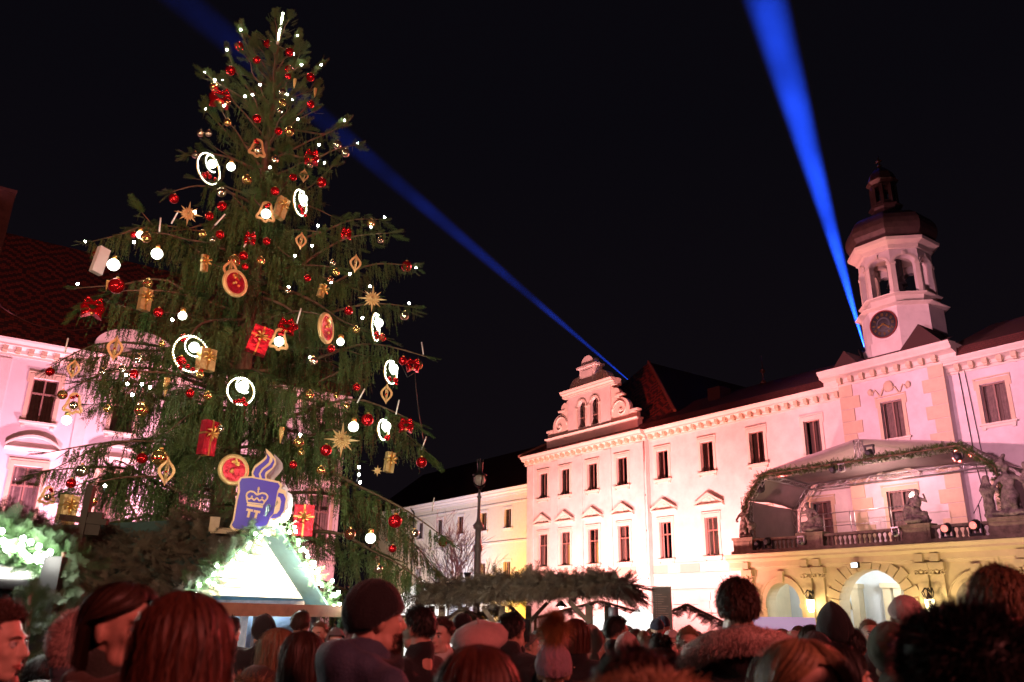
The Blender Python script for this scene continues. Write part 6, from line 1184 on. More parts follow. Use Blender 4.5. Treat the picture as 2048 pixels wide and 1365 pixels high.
def head_parts(male):
    j = .004 if male else 0
    return [('e', (0, .012, 1.657), (.076, .094, .092)), ('e', (0, -.028, 1.60), (.057+j, .066, .078)), ('e', (0, -.062, 1.539), (.022+j, .026, .022)), ('c', (-.03, -.03, 1.552), (.03, -.03, 1.552), .034+j, .034+j),
        ('c', (0, -.092, 1.638), (0, -.112, 1.603), .0095, .0125), ('e', (.009, -.100, 1.599), (.009, .012, .008)), ('e', (-.009, -.100, 1.599), (.009, .012, .008)), ('e', (0, -.078, 1.656), (.052, .018, .011)),
        ('e', (.034, -.064, 1.607), (.024, .022, .023)), ('e', (-.034, -.064, 1.607), (.024, .022, .023)), ('e', (0, -.088, 1.574), (.024, .014, .010)), ('e', (0, -.085, 1.561), (.020, .013, .009)),
        ('e', (.079, .008, 1.617), (.012, .020, .032), (0, .2, .25)), ('e', (-.079, .008, 1.617), (.012, .020, .032), (0, -.2, -.25)), ('c', (0, .022, 1.56), (0, .03, 1.40), .057+j, .066+j*2)]
def hand_parts(wx, wy, wz, s, up=0):
    d = Vector((0, -.35, -1)) if not up else Vector((0, -.25, 1)); d.normalize(); P = [('e', tuple(Vector((wx, wy, wz))+d*.05), (.022, .04, .05))]; base = Vector((wx, wy, wz))+d*.085
    for k, L in enumerate((.062, .072, .068, .052)):
        o = Vector((0, (.03-.021*k), 0)); a = base+o; b = a+d*L*.55; c = b+(d*.7+Vector((-s*.6, -.2, 0))).normalized()*L*.5; P += [('c', tuple(a), tuple(b), .0095, .0085), ('c', tuple(b), tuple(c), .0085, .007)]
    a = Vector((wx, wy-.035, wz))+d*.03; b = a+(d+Vector((-s*.3, -.9, 0))).normalized()*.045; P += [('c', tuple(a), tuple(b), .012, .010), ('c', tuple(b), tuple(b+d*.03), .010, .008)]
    return P
def arm(s, pose, f=1.0):
    if pose == 'up': return [((s*.19, 0, 1.40), (s*.25, -.16, 1.20)), ((s*.25, -.16, 1.20), (s*.13, -.30, 1.50))]
    if pose == 'cross': return [((s*.19, 0, 1.40), (s*.255, -.02, 1.14)), ((s*.255, -.02, 1.14), (s*.10, -.22, 1.10))]
    return [((s*.19, 0, 1.40), (s*.25, .03, 1.13)), ((s*.25, .03, 1.13), (s*.25, -.07, .89))]
def body_mesh(male, pose):
    P = head_parts(male)+[('c', (-.15, .01, 1.41), (.15, .01, 1.41), .055, .055), ('e', (0, .0, 1.28), (.165, .11, .19)), ('e', (0, 0, 1.08), (.135, .10, .17)), ('e', (0, .01, .93), (.165, .12, .14))]
    for s in (-1, 1):
        A = arm(s, pose if s == 1 or pose == 'cross' else 'down'); P += [('c', *A[0], .052, .042), ('c', *A[1], .042, .028)]; w = A[1][1]; P += hand_parts(*w, s, 1 if (pose == 'up' and s == 1) else 0)
        P += [('c', (s*.09, 0, .90), (s*.10, -.01, .50), .085, .055), ('c', (s*.10, -.01, .50), (s*.105, .02, .09), .055, .038), ('e', (s*.108, -.045, .04), (.042, .12, .038))]
    return blobmesh('person', P, .0085, M_SKIN, 2)
def coat_mesh(kind, pose):
    P = [('c', (-.155, .015, 1.405), (.155, .015, 1.405), .085, .085), ('e', (0, .005, 1.27), (.205, .15, .21)), ('e', (0, .005, 1.05), (.19, .145, .2)), ('e', (0, .01, .86), (.20, .155, .2)), ('c', (0, .015, 1.45), (0, .028, 1.508), .088, .078)]
    for s in (-1, 1):
        A = arm(s, pose if s == 1 or pose == 'cross' else 'down'); b = Vector(A[1][1]); a = Vector(A[1][0]); P += [('c', *A[0], .085, .070), ('c', A[1][0], tuple(a+(b-a)*.93), .068, .050)]
    if kind == 'hood': P += [('e', (0, .125, 1.46), (.135, .085, .10)), ('c', (-.11, .07, 1.47), (-.08, -.06, 1.43), .05, .04), ('c', (.11, .07, 1.47), (.08, -.06, 1.43), .05, .04)]
    if kind == 'long': P += [('e', (0, .01, .65), (.22, .17, .25))]
    if kind == 'collar': P += [('c', (0, .03, 1.45), (0, .03, 1.515), .088, .078)]
    me = blobmesh('coat_'+kind, P, .016, None, 3)
    pz = kind == 'puffer'
    for v in me.vertices:
        z = v.co.z; n = mnoise.fractal(v.co*5.5, 1, 2, 3); d = .016*n + .008*math.sin(z*38+v.co.x*9*n)
        if pz: d = .022*abs(math.sin(z*PI/.10))-.005+.006*n
        v.co += v.normal*d
    return me
def trousers_mesh():
    P = [('e', (0, .01, .93), (.175, .13, .14))]
    for s in (-1, 1): P += [('c', (s*.09, 0, .90), (s*.10, -.01, .50), .10, .075), ('c', (s*.10, -.01, .50), (s*.105, .02, .10), .075, .06)]
    return blobmesh('trousers', P, .018, CL['navy'], 2, .008, 6)
def shoe_mesh(): return blobmesh('shoe', [('e', (0, -.045, .045), (.052, .135, .045)), ('c', (0, .03, .06), (0, .03, .12), .055, .05)], .014, CL['black'], 2)
_B = {}; TRO = trousers_mesh(); SHO = shoe_mesh()
def cached(key, fn):
    if key not in _B: _B[key] = fn()
    return _B[key]
HC = np.array([0, .012, 1.657])
def hp_(phi, th, rx=.086, ry=.104, rz=.102):
    phi, th = np.broadcast_arrays(phi, th)
    return np.stack([np.sin(phi)*np.sin(th)*rx+HC[0], -np.cos(phi)*np.sin(th)*ry+HC[1], np.cos(th)*rz+HC[2]], -1)
def hairline(phi, low=1.0):
    a = np.abs((phi+PI) % (2*PI)-PI); return np.interp(a, [0, R(45), R(75), R(100), R(140), PI], [R(58), R(62), R(88), R(104), R(122), R(125)])
def ribbons(P, w, N=None):
    "P: strands x points x 3 -> strips"
    n, m_, _ = P.shape; T = np.gradient(P, axis=1); out = P-HC; S_ = np.cross(T, out); S_ /= np.linalg.norm(S_, axis=-1, keepdims=True)+1e-9; tw = np.random.default_rng(n).uniform(-.6, .6, (n, 1, 1)); o = out/(np.linalg.norm(out, axis=-1, keepdims=True)+1e-9); S_ = S_+o*tw
    ww = (w*np.linspace(1, .45, m_))[None, :, None]; V = np.stack([P-S_*ww, P+S_*ww], 2).reshape(-1, 3); q = np.arange(m_-1)*2; F = np.stack([q, q+1, q+3, q+2], -1)[None]+(np.arange(n)*m_*2)[:, None, None]
    return V, F.reshape(-1, 4)
def hair(style, mt, par, n=900, L=.2, vol=1.0, w=.0024, part=.0, tuck=72):
    r = np.random.default_rng(n+int(L*1000)); rx, ry, rz = .086*vol, .104*vol, .102*vol
    VS, FS, b = [], [], 0
    def push(V, F):
        nonlocal b
        VS.append(V); FS.append(F+b); b += len(V)
    NP, NT = 48, 14; ph = np.linspace(-PI, PI, NP); G = np.zeros((NT, NP, 3))
    for i in range(NT): G[i] = hp_(ph, hairline(ph)*i/(NT-1), rx*.97, ry*.97, rz*.985)
    idx = np.arange(NT*NP).reshape(NT, NP); push(G.reshape(-1, 3), np.stack([idx[:-1, :-1], idx[:-1, 1:], idx[1:, 1:], idx[1:, :-1]], -1).reshape(-1, 4))
    if style == 'short':
        phi = r.uniform(-PI, PI, n); th0 = hairline(phi)*np.sqrt(r.uniform(0, 1, n)); k = np.linspace(0, 1, 5)[None]; ln = r.uniform(.12, .35, n)[:, None]*(1+part)
        th = th0[:, None]+ln*k; fr = np.cos(phi)[:, None] > .4; th = np.where(fr & (th0[:, None] < R(70)), th0[:, None]-ln*k*.25+0*k, th); lift = 1+(.03+.05*r.exponential(1, n))[:, None]*np.sin(k*PI*.6)*vol; p = hp_(phi[:, None]+(r.random(n)[:, None]-.5)*.25*k, np.clip(th, .02, 2.4), rx, ry, rz); p = HC+(p-HC)*lift[..., None]; push(*ribbons(p, w))
    else:
        for layer, cnt in ((0, 260), (1, n)):
            phi = np.linspace(-PI, PI, cnt) if layer == 0 else r.uniform(-PI, PI, cnt); K = 13; k = np.linspace(0, 1, K)[None]; th_s = 0.05 if layer == 0 else r.uniform(.02, .9, cnt)[:, None]; th_e = R(94); A = (th_e-th_s)*.1; tot = A+L*(r.uniform(.8, 1.08, cnt)[:, None] if layer else .96); s = tot*k
            a = np.abs(phi)[:, None]; tgt = np.where(a < R(tuck), R(tuck), a); f = np.clip(s/(A+1e-6), 0, 1); f = f**1.6; aa = a+(tgt-a)*f; sg = np.where(phi-part >= 0, 1, -1)[:, None]; ph2 = aa*sg
            th = np.where(s < A, th_s+(th_e-th_s)*s/(A+1e-6), th_e); p = hp_(ph2, th, rx, ry, rz); drop = np.clip(s-A, 0, None); p[..., 2] -= drop
            inw = (-.10 if style == 'bob' else .02)*drop; out_ = (p-HC); out_[..., 2] = 0; out_ /= np.linalg.norm(out_, axis=-1, keepdims=True)+1e-9; p += out_*(inw+(0 if layer == 0 else 1)*(.001+r.exponential(.0045, cnt)[:, None]*np.linspace(.5, 1.5, K)[None]))[..., None]
            if style == 'long': p[..., 1] += np.clip(drop-.12, 0, .2)*.22*(np.cos(ph2) < .3); p += (np.sin(s*40+phi[:, None]*9)*.004)[..., None]
            push(*ribbons(p, (PI*.1/130*1.8 if layer == 0 else w)))
    if style == 'bun': pass
    me = npmesh('hair', np.concatenate(VS), np.concatenate(FS), mt, True); return link('hair', me, par)
def fur(name, C_, rad, n, L, mt, par, w=.0022, grav=.3, cone_=None):
    r = np.random.default_rng(n); d = r.normal(size=(n, 3)); d /= np.linalg.norm(d, axis=1, keepdims=True); base = np.array(C_)+d*np.array(rad); k = np.linspace(0, 1, 5)[None, :, None]; ln = (L*r.uniform(.6, 1.15, n))[:, None, None]; dd = d+r.normal(size=(n, 3))*.28
    P = base[:, None]+dd[:, None]*ln*k+np.array([0, 0, -1.])*(ln*grav*k*k); V, F = ribbons(P, w); m = MB(); m.ball(C_, [q*1.02 for q in rad], 20, 12); V2 = np.array(m.v); F2 = np.array(m.f)+len(V); me = npmesh(name, np.concatenate([V, V2]), np.concatenate([F, F2]), mt, True); return link(name, me, par)
def fur_path(name, pts, rad, n, L, mt, par, w=.0022):
    r = np.random.default_rng(n); P = [np.array(p) for p in pts]; VS, FS, b = [], [], 0; q = r.uniform(0, len(P)-1.001, n); i = q.astype(int); A = np.array(P); c = A[i]+(A[i+1]-A[i])*(q-i)[:, None]; d = r.normal(size=(n, 3)); d /= np.linalg.norm(d, axis=1, keepdims=True); base = c+d*rad; k = np.linspace(0, 1, 5)[None, :, None]; ln = (L*r.uniform(.6, 1.15, n))[:, None, None]; dd = d+r.normal(size=(n, 3))*.35
    S_ = base[:, None]+dd[:, None]*ln*k+np.array([0, 0, -1.])*(ln*.3*k*k); V, F = ribbons(S_, w); m = MB(); m.tube(pts, rad*1.03, 12); F2 = [f for f in m.f if len(f) == 4]; me = npmesh(name, np.concatenate([V, np.array(m.v)]), np.concatenate([F, np.array(F2)+len(V)]), mt, True); return link(name, me, par)
def shell(name, par, mt, fr, th1, NP=56, NT=22, front=None, thick=.006):
    "cap over the head; fr(phi,t) gives radial factor; front = (half angle, polar) cut for a face opening"
    ph = np.linspace(-PI, PI, NP); m = MB(); idx = {}
    for i in range(NT):
        for j in range(NP):
            t = i/(NT-1); te = th1(ph[j]) if callable(th1) else th1; th = te*t; f = fr(ph[j], t); w_ = 1+.05*mnoise.fractal(Vector((math.sin(ph[j])*2.2, math.cos(ph[j])*2.2, t*3.5+len(PEOPLE)*3.7)), 1, 2, 3); f = tuple(q*w_ for q in f); p = hp_(np.array(ph[j]), np.array(th)); p = HC+(p-HC)*np.array(f if hasattr(f, '__len__') else (f, f, f)); idx[i, j] = len(m.v); m.v.append(tuple(p))
    for i in range(NT-1):
        for j in range(NP-1):
            if front and abs(ph[j]) < front[0] and i/(NT-1)*(th1(ph[j]) if callable(th1) else th1) > front[1]: continue
            m.f.append((idx[i, j], idx[i, j+1], idx[i+1, j+1], idx[i+1, j])); m.sm.append(True)
    o = m.build(name, mt, par); s = o.modifiers.new('thick', 'SOLIDIFY'); s.thickness = thick; s.offset = 1; return o
def beanie(par, mt, cuff=True, tall=.0, cable=False, pom=None, low=1.0):
    th1 = lambda p: float(np.interp(abs(p), [0, R(60), R(110), PI], [R(66), R(76), R(100), R(108)]))*low
    def f(p, t):
        rib = .008*math.sin(p*46)*(t > .15)
        if cable: rib = .035*(abs(math.sin(p*9+1.2*math.sin(t*16))))*(t > .1)
        return (1.06+rib, 1.06+rib, 1.07+tall*(1-t)**1.0+rib)
    o = shell('beanie', par, mt, f, th1, 220 if cable else 140, 40 if cable else 16)
    if cuff:
        th0 = lambda p: th1(p)
        m = MB(); NP = 120; rows = 5
        for i in range(rows):
            for j in range(NP):
                p = -PI+2*PI*j/NP; th = th1(p)*(.70+.32*i/(rows-1)); rr = 1.105+.006*math.sin(p*46); q = HC+(hp_(np.array(p), np.array(th))-HC)*rr; m.v.append(tuple(q))
        for i in range(rows-1):
            for j in range(NP): m.f.append((i*NP+j, i*NP+(j+1) % NP, (i+1)*NP+(j+1) % NP, (i+1)*NP+j)); m.sm.append(True)
        c = m.build('cuff', mt, par); s = c.modifiers.new('t', 'SOLIDIFY'); s.thickness = .008
    if pom: fur('pompom', (0, .03, 1.80+tall*.1+pom[1]*.5), (pom[1]*.45,)*3, 6000, pom[1]*.75, pom[0], par, w=.0008)
PEOPLE = []
def DK(d): return float(np.interp(d, [1, 6, 8], [1.36, 1.3, 1.0]))
def person(px, ytop, d, face, label, male=False, pose='down', hairs=None, hcol='brown', L=.2, vol=1.0, coat='plain', ccol='black', hat=None, hatcol='black', showface=False, scarf=None, n=800, lean=0, group=None, skin=None, extra=0, smile=False, beard=None, roll=0, tuck=72, part=0.0, name='person'):
    d = d*DK(d); top = at(px, ytop, d); g_ = gz(top.y); sc = (top.z-g_)/(1.757+extra); t = thing(name, label, 'person', (top.x, top.y, g_), 0, group, rot=(R(lean), R(roll), PI-R(face)), scale=sc)
    if lean or roll: M = t.rotation_euler.to_matrix(); off = M @ Vector((0, 0, 1.7*sc)); t.location = Vector((top.x-off.x, top.y-off.y, g_+max(0, (1.7*sc-off.z))))
    bm_ = cached(('b', male, pose), lambda: body_mesh(male, pose)); b = link('body', bm_, t)
    if skin: me = cached(('b', male, pose, skin.name), lambda: bm_.copy()); me.materials.clear(); me.materials.append(skin); b.data = me
    cm = cached(('c', coat, pose), lambda: coat_mesh(coat, pose)); me = cached(('c', coat, pose, ccol), lambda: cm.copy()); me.materials.clear(); me.materials.append(CL[ccol]); link('coat', me, t)
    link('trousers', TRO, t); link('shoe', SHO, t, (.107, 0, 0)); link('shoe', SHO, t, (-.107, 0, 0))
    if showface:
        for s in (-1, 1):
            e = link('eye', cached('eye', lambda: meshof(MB().ball((0, 0, 0), .0118, 12, 8), 'eye', M_EYEW)), t, (s*.031, -.0805, 1.632)); link('iris', cached('iris', lambda: meshof(MB().ball((0, -.0085, 0), (.0052, .0042, .0055), 10, 6), 'iris', M_IRIS)), e)
            m = MB(); m.tube([(s*.014, -.098, 1.652), (s*.033, -.094, 1.657), (s*.050, -.080, 1.651)], [.002, .0032, .0014], 6); m.build('eyebrow', HR_['brown' if hcol == 'blonde' else 'dark' if hcol == 'dark' else 'brown'], t)
            m = MB(); m.tube([(s*.018, -.0915, 1.636), (s*.031, -.0945, 1.6395), (s*.044, -.086, 1.635)], [.0012, .002, .0012], 5); m.build('eyelid', M_IRIS, t)
        m = MB(); wd = .027 if smile else .022; zc = .004 if smile else 0
        m.tube([(-wd, -.090, 1.5675+zc), (-.010, -.101, 1.5695), (0, -.1025, 1.568), (.010, -.101, 1.5695), (wd, -.090, 1.5675+zc)], [.0015, .0042, .0042, .0042, .0015], 6); m.tube([(-wd*.9, -.089, 1.565+zc), (0, -.1005, 1.558 if not smile else 1.553), (wd*.9, -.089, 1.565+zc)], [.0015, .0052, .0015], 6); m.build('lips', M_LIPS, t)
        if smile: m = MB(); m.tube([(-.018, -.096, 1.566), (0, -.1035, 1.5625), (.018, -.096, 1.566)], [.002, .004, .002], 6); m.build('teeth', M_TEETH, t)
    if beard: 
        r = np.random.default_rng(3); nb = 700; a = r.uniform(-1.35, 1.35, nb); z = r.uniform(1.52, 1.585, nb); k = np.linspace(0, 1, 3)[None, :, None]; base = np.stack([np.sin(a)*.062, -.03-np.cos(a)*.068, z], -1); P = base[:, None]+np.stack([np.sin(a)*.6, -np.cos(a)*.6, -np.ones(nb)*.8], -1)[:, None]*.012*k; link('beard', npmesh('beard', *ribbons(P, .0013), HR_[beard], True), t)
    if hairs: hair(hairs if hairs != 'bun' else 'short', HR_[hcol], t, int(n*1.7), L, vol, w=.0016, part=part, tuck=tuck)
    if hairs == 'bun': fur('hair_bun', (0, .11, 1.70), (.045, .04, .045), 500, .018, HR_[hcol], t)
    if hat == 'beanie': beanie(t, CL[hatcol], low=1.22 if extra == .012 else 1.0)
    elif hat == 'beanieplain': beanie(t, CL[hatcol], cuff=False)
    elif hat == 'beanietall': beanie(t, CL[hatcol], cuff=True, tall=.3)
    elif hat == 'pom': beanie(t, CL[hatcol], True, .12, pom=(HR_['furblack'], .05))
    elif hat == 'cablepom': beanie(t, CL[hatcol], False, .2, True, pom=(HR_['furorange'], .085), low=1.08)
    elif hat == 'beret':
        m = MB(); m.lathe([(.001, .055), (.06, .052), (.11, .03), (.135, -.005), (.13, -.03), (.105, -.05), (.09, -.06), (.092, -.075)], 40, sy=1.1, cap=False); M = Matrix.Translation((-.01, .03, 1.725)) @ Matrix.Rotation(R(-16), 4, 'X') @ Matrix.Rotation(R(4), 4, 'Y'); m.xf(M)
        m.v = [tuple(Vector(v)+Vector((0, 0, .006))*mnoise.noise(Vector(v)*16)) for v in m.v]; m.build('beret', CL[hatcol], t); m = MB(); m.tube([tuple(M @ Vector((0, 0, .055))), tuple(M @ Vector((.0, 0, .08)))], .005, 6); m.build('stem', CL[hatcol], t)
    elif hat == 'hoodpink': fur('fluffy_hood', (0, .02, 1.66), (.108, .122, .125), 12000, .014, HR_['furpink'], t, w=.0012)
    elif hat in ('hood', 'hoodpoint', 'hoodfur'):
        pt = .55 if hat == 'hoodpoint' else .12
        sh = shell('hood', t, HR_['furpink'] if hat == 'hoodpink' else CL[hatcol], lambda p, q: (1.24+.03*math.sin(q*9+p*2), (1.24 if abs(p) < 1.6 else 1.38)+.02*math.sin(q*7), 1.22+pt*(1-q)**2), R(150), front=(R(62), R(62)))
        if hat == 'hoodfur': fur_path('fur_trim', [(.125*math.sin(a), -.085, 1.645+.125*math.cos(a)) for a in np.linspace(-2.3, 2.3, 20)], .018, 1800, .035, HR_['furtan'], t)
    elif hat == 'furhat': fur('fur_hat', (0, .01, 1.72), (.125, .14, .115), 9000, .035, HR_['furblack'], t, w=.0016)
    elif hat == 'headband': fur_path('fur_headband', [(.1*math.sin(a), -.12*math.cos(a)+.012, 1.67) for a in np.linspace(-PI, PI, 26)], .022, 1500, .02, HR_['furpink'], t)
    if scarf: m = MB(); m.tube([(.095*math.cos(a), .02+.095*math.sin(a), 1.47+.012*math.sin(a*3)) for a in np.linspace(0, 2*PI, 22)], .038, 10); m.build('scarf', CL[scarf] if scarf in CL else HR_[scarf], t)
    PEOPLE.append(t); return t
P_ = person
P_(2, 1208, 2.3, 88, 'young woman with pulled back brown hair cut by the left edge, face turned right', hairs='short', hcol='brown', vol=1.03, n=2600, ccol='black', showface=True, skin=M_SKINP, scarf='black')
P_(258, 1172, 2.1, 112, 'woman with chin length brown bob looking right in dark green coat', hairs='bob', hcol='brown', L=.13, vol=1.10, n=3200, ccol='green', showface=True, scarf='brown', coat='collar', tuck=100)
P_(384, 1192, 1.52, 12, 'woman seen from behind with long straight auburn hair, nearest on the left', hairs='long', hcol='auburn', L=.32, vol=1.06, n=5200, ccol='black', coat='collar')
P_(172, 1232, 2.9, 20, 'person in puffy grey blue jacket with fluffy pale pink hood behind the bob haired woman', hairs='short', hcol='dark', ccol='greyblue', coat='puffer', hat='hoodpink', n=500)
P_(222, 1182, 3.6, 10, 'grey haired person mostly hidden behind the bob haired woman', hairs='short', hcol='grey', ccol='black', n=1200)
P_(113, 1232, 5.4, 150, 'young man with short brown hair in red jacket by the stall', male=True, hairs='short', hcol='brown', ccol='red', showface=True, skin=M_SKINP, n=1200)
t = P_(147, 1232, 5.9, 160, 'person in striped bobble hat behind the man in red', hairs='short', hcol='dark', ccol='orange', hat='pom', hatcol='black', showface=True, n=500)
for k_, z_ in enumerate((1.70, 1.725, 1.75)): m = MB(); m.tube([((.105-.008*k_)*math.cos(a), .012+(.122-.009*k_)*math.sin(a), z_) for a in np.linspace(0, 2*PI, 30)], .006, 6); m.build('hat_stripe', CL['cream' if k_ % 2 == 0 else 'orange'], t)
P_(466, 1234, 6.8, 15, 'man with black hair and black jacket at the counter left of the hooded one', male=True, hairs='short', hcol='dark', ccol='black', n=900)
P_(528, 1236, 6.2, -45, 'person in large black hood bending to the left at the hut counter', hat='hood', hatcol='black', ccol='black', roll=0, coat='hood', male=True)
P_(604, 1222, 7.0, 5, 'man with cropped brown hair and visible ears under the hut shelf', male=True, hairs='short', hcol='brown', ccol='grey', n=1100)
P_(640, 1243, 7.6, 190, 'half hidden pale faced person right of the cropped haired man', hairs='short', hcol='sandy', ccol='blue', showface=True, n=500)
t = P_(562, 1258, 3.5, 40, 'blonde long haired woman with fur trimmed hood lying on her back', hairs='long', hcol='blonde', L=.26, n=2600, ccol='brown', coat='hood')
fur_path('fur_trim', [(-.14, .10, 1.40), (-.12, .19, 1.44), (0, .235, 1.45), (.12, .19, 1.44), (.14, .10, 1.40)], .04, 3500, .05, HR_['furtan'], t)
P_(612, 1264, 2.9, 20, 'woman with long brown hair between the blonde woman and the black beanie', hairs='long', hcol='brown', L=.3, n=2800, ccol='brown')
P_(757, 1160, 2.35, 62, 'tall man in black folded beanie and slate blue hooded jacket looking right', male=True, hat='beanie', hatcol='black', ccol='blue', coat='hood', beard='brown', showface=True, extra=.012, scarf='black')
P_(838, 1212, 3.6, -60, 'dark haired person facing left right behind the man in black beanie', male=True, hairs='short', hcol='dark', ccol='black', n=900, showface=True)
P_(884, 1236, 4.3, 205, 'smiling young man with short brown hair left of the pink beret', male=True, hairs='short', hcol='brown', ccol='white', showface=True, smile=True, n=1500, skin=M_SKINP)
P_(926, 1230, 5.6, 10, 'person in plain black beanie behind the smiling man', hat='beanieplain', hatcol='black', ccol='black', male=True)
P_(958, 1248, 2.75, 10, 'woman in large pale pink beret seen from behind', hairs='short', hcol='brown', hat='beret', hatcol='pink', ccol='brown', n=800, extra=.02)
t = P_(1024, 1226, 4.4, 35, 'dark haired man holding up a phone beside the pompom hat', male=True, hairs='short', hcol='dark', ccol='charcoal', pose='up', n=1800)
m = MB(); m.box(-.038, .038, -.005, .005, -.075, .075); ph_ = m.build('phone', M_BLACK, None); ph_['label'] = 'black phone held up by the dark haired man beside the pompom hat'; ph_['category'] = 'phone'; ph_.rotation_euler = (0, 0, PI-R(35)); ph_.location = t.matrix_basis @ Vector((.115, -.335, 1.64)) if False else (Matrix.LocRotScale(t.location, t.rotation_euler, t.scale) @ Vector((.115, -.34, 1.63)))
P_(1107, 1286, 3.0, 0, 'woman in lilac cable knit hat with big orange fur pompom', hat='cablepom', hatcol='lilac', ccol='black', hairs='short', hcol='blonde', n=400, extra=.02, scarf='black')
P_(1152, 1238, 4.2, 15, 'woman with smooth red brown bob behind the fur pompom', hairs='bob', hcol='auburn', L=.11, n=1800, ccol='black')
P_(1182, 1258, 5.4, 30, 'person in pale fleece hood right of the red brown bob', hat='hood', hatcol='cream', ccol='cream')
P_(958, 1298, 1.5, 5, 'woman with auburn hair very near, only her crown showing at the bottom centre', hairs='bob', hcol='auburn', L=.2, vol=1.08, n=4200, ccol='brown')
P_(1234, 1233, 5.2, 75, 'dark haired man in black jacket in profile looking right in front of the white stalls', male=True, hairs='short', hcol='dark', ccol='black', showface=True, n=1300, coat='collar')
P_(1254, 1272, 5.0, 10, 'person in rosy velvet hood in front of the man in profile', hat='hood', hatcol='pink', ccol='pink')
t = P_(1318, 1268, 4.8, -15, 'dark haired woman with bun and leopard scarf', hairs='bun', hcol='dark', ccol='cream', n=900, scarf='furtan')
P_(1343, 1263, 6.2, 200, 'person in white beanie facing the camera right of the leopard scarf', hat='beanie', hatcol='white', ccol='cream', showface=True, skin=M_SKINP)
P_(1375, 1255, 4.6, 185, 'fair haired woman facing the camera in light scarf left of the fur hooded man', hairs='short', hcol='blonde', ccol='cream', showface=True, scarf='cream', n=900)
P_(1328, 1296, 3.0, 125, 'young woman with dark hair facing right, low in front of the fur hooded man', hairs='bob', hcol='dark', L=.16, n=1800, ccol='black', showface=True, part=.3)
t = P_(1270, 1312, 1.35, 8, 'brown haired person very near at the bottom with blurred tan fur hood', hairs='short', hcol='brown', ccol='brown', coat='hood', vol=1.1, n=4000)
fur_path('fur_trim', [(-.30, -.02, 1.50), (-.22, .10, 1.60), (-.08, .17, 1.68), (.08, .17, 1.66), (.2, .1, 1.56), (.28, 0, 1.48)], .05, 16000, .022, HR_['furtan'], t, .0011)
t = P_(1472, 1158, 2.95, 5, 'tall man seen from behind with cropped hair and wide tan fur collar', male=True, hairs='short', hcol='brown', ccol='charcoal', coat='hood', n=2600)
fur_path('fur_trim', [(-.235, -.03, 1.385), (-.215, .09, 1.45), (-.12, .19, 1.50), (0, .225, 1.515), (.12, .19, 1.50), (.215, .09, 1.45), (.235, -.03, 1.385)], .046, 20000, .014, HR_['furpink'], t, .0010)
P_(1604, 1285, 1.5, 172, 'blonde woman facing the camera at the bottom edge, only her forehead showing', hairs='bob', hcol='blonde', L=.2, vol=1.06, n=4500, ccol='black', showface=True, skin=M_SKINP, part=.25)
P_(1678, 1288, 2.3, 92, 'dark haired woman in profile looking right beside the blonde forehead', hairs='long', hcol='dark', L=.22, n=2600, ccol='black', showface=True)
P_(1662, 1228, 4.4, -20, 'person in tall pointed black hood in front of the middle arch', hat='hoodpoint', hatcol='black', ccol='black')
P_(1622, 1250, 4.6, 10, 'woman with reddish dark hair left of the pointed hood', hairs='bob', hcol='auburn', L=.12, n=1400, ccol='black')
P_(1628, 1264, 3.6, 5, 'person in black hood below the reddish dark hair', hat='hood', hatcol='black', ccol='black', extra=.03)
P_(1703, 1258, 4.4, 30, 'man with short dark hair seen from behind left of the balding man', male=True, hairs='short', hcol='dark', ccol='black', n=1100)
P_(1737, 1238, 5.8, 190, 'balding man facing the camera with dark scarf between the hoods', male=True, hairs='short', hcol='sandy', ccol='black', showface=True, scarf='black', n=260, vol=.97)
P_(1772, 1246, 3.3, -10, 'person in dark olive green hood and coat left of the huge fur hat', hat='hood', hatcol='olive', ccol='olive', extra=.03, coat='hood')
P_(1806, 1190, 4.0, 5, 'person in plain pale pink beanie in front of the right lantern', hat='beanieplain', hatcol='pink', ccol='charcoal', extra=.01)
P_(1908, 1188, 1.42, 5, 'person in huge fluffy black fur hat, nearest on the right', hat='furhat', ccol='black', coat='collar', extra=.11, hairs='short', hcol='dark', n=600)
P_(1992, 1140, 2.45, 8, 'tall man with tousled sandy hair and dark jacket at the right edge', male=True, hairs='short', hcol='sandy', ccol='charcoal', n=3200, vol=1.06, coat='collar', part=.4)
P_(10, 1330, 3.2, 60, 'person in black coat below the green fir branches at the left edge', hairs='short', hcol='dark', ccol='black', n=500)
P_(95, 1310, 3.4, 20, 'person with dark hair and pale hair tie at the bottom left', hairs='short', hcol='dark', ccol='charcoal', n=700)
P_(1325, 1232, 12.5, 0, 'child in red jacket and dark hat riding above the crowd before the grey board', hat='beanieplain', hatcol='navy', ccol='red', coat='puffer', extra=.01)
P_(1314, 1238, 12.2, 20, 'child in teal scarf and checked dark hat beside the child in red', hat='beanie', hatcol='navy', ccol='teal', coat='puffer', extra=.01)
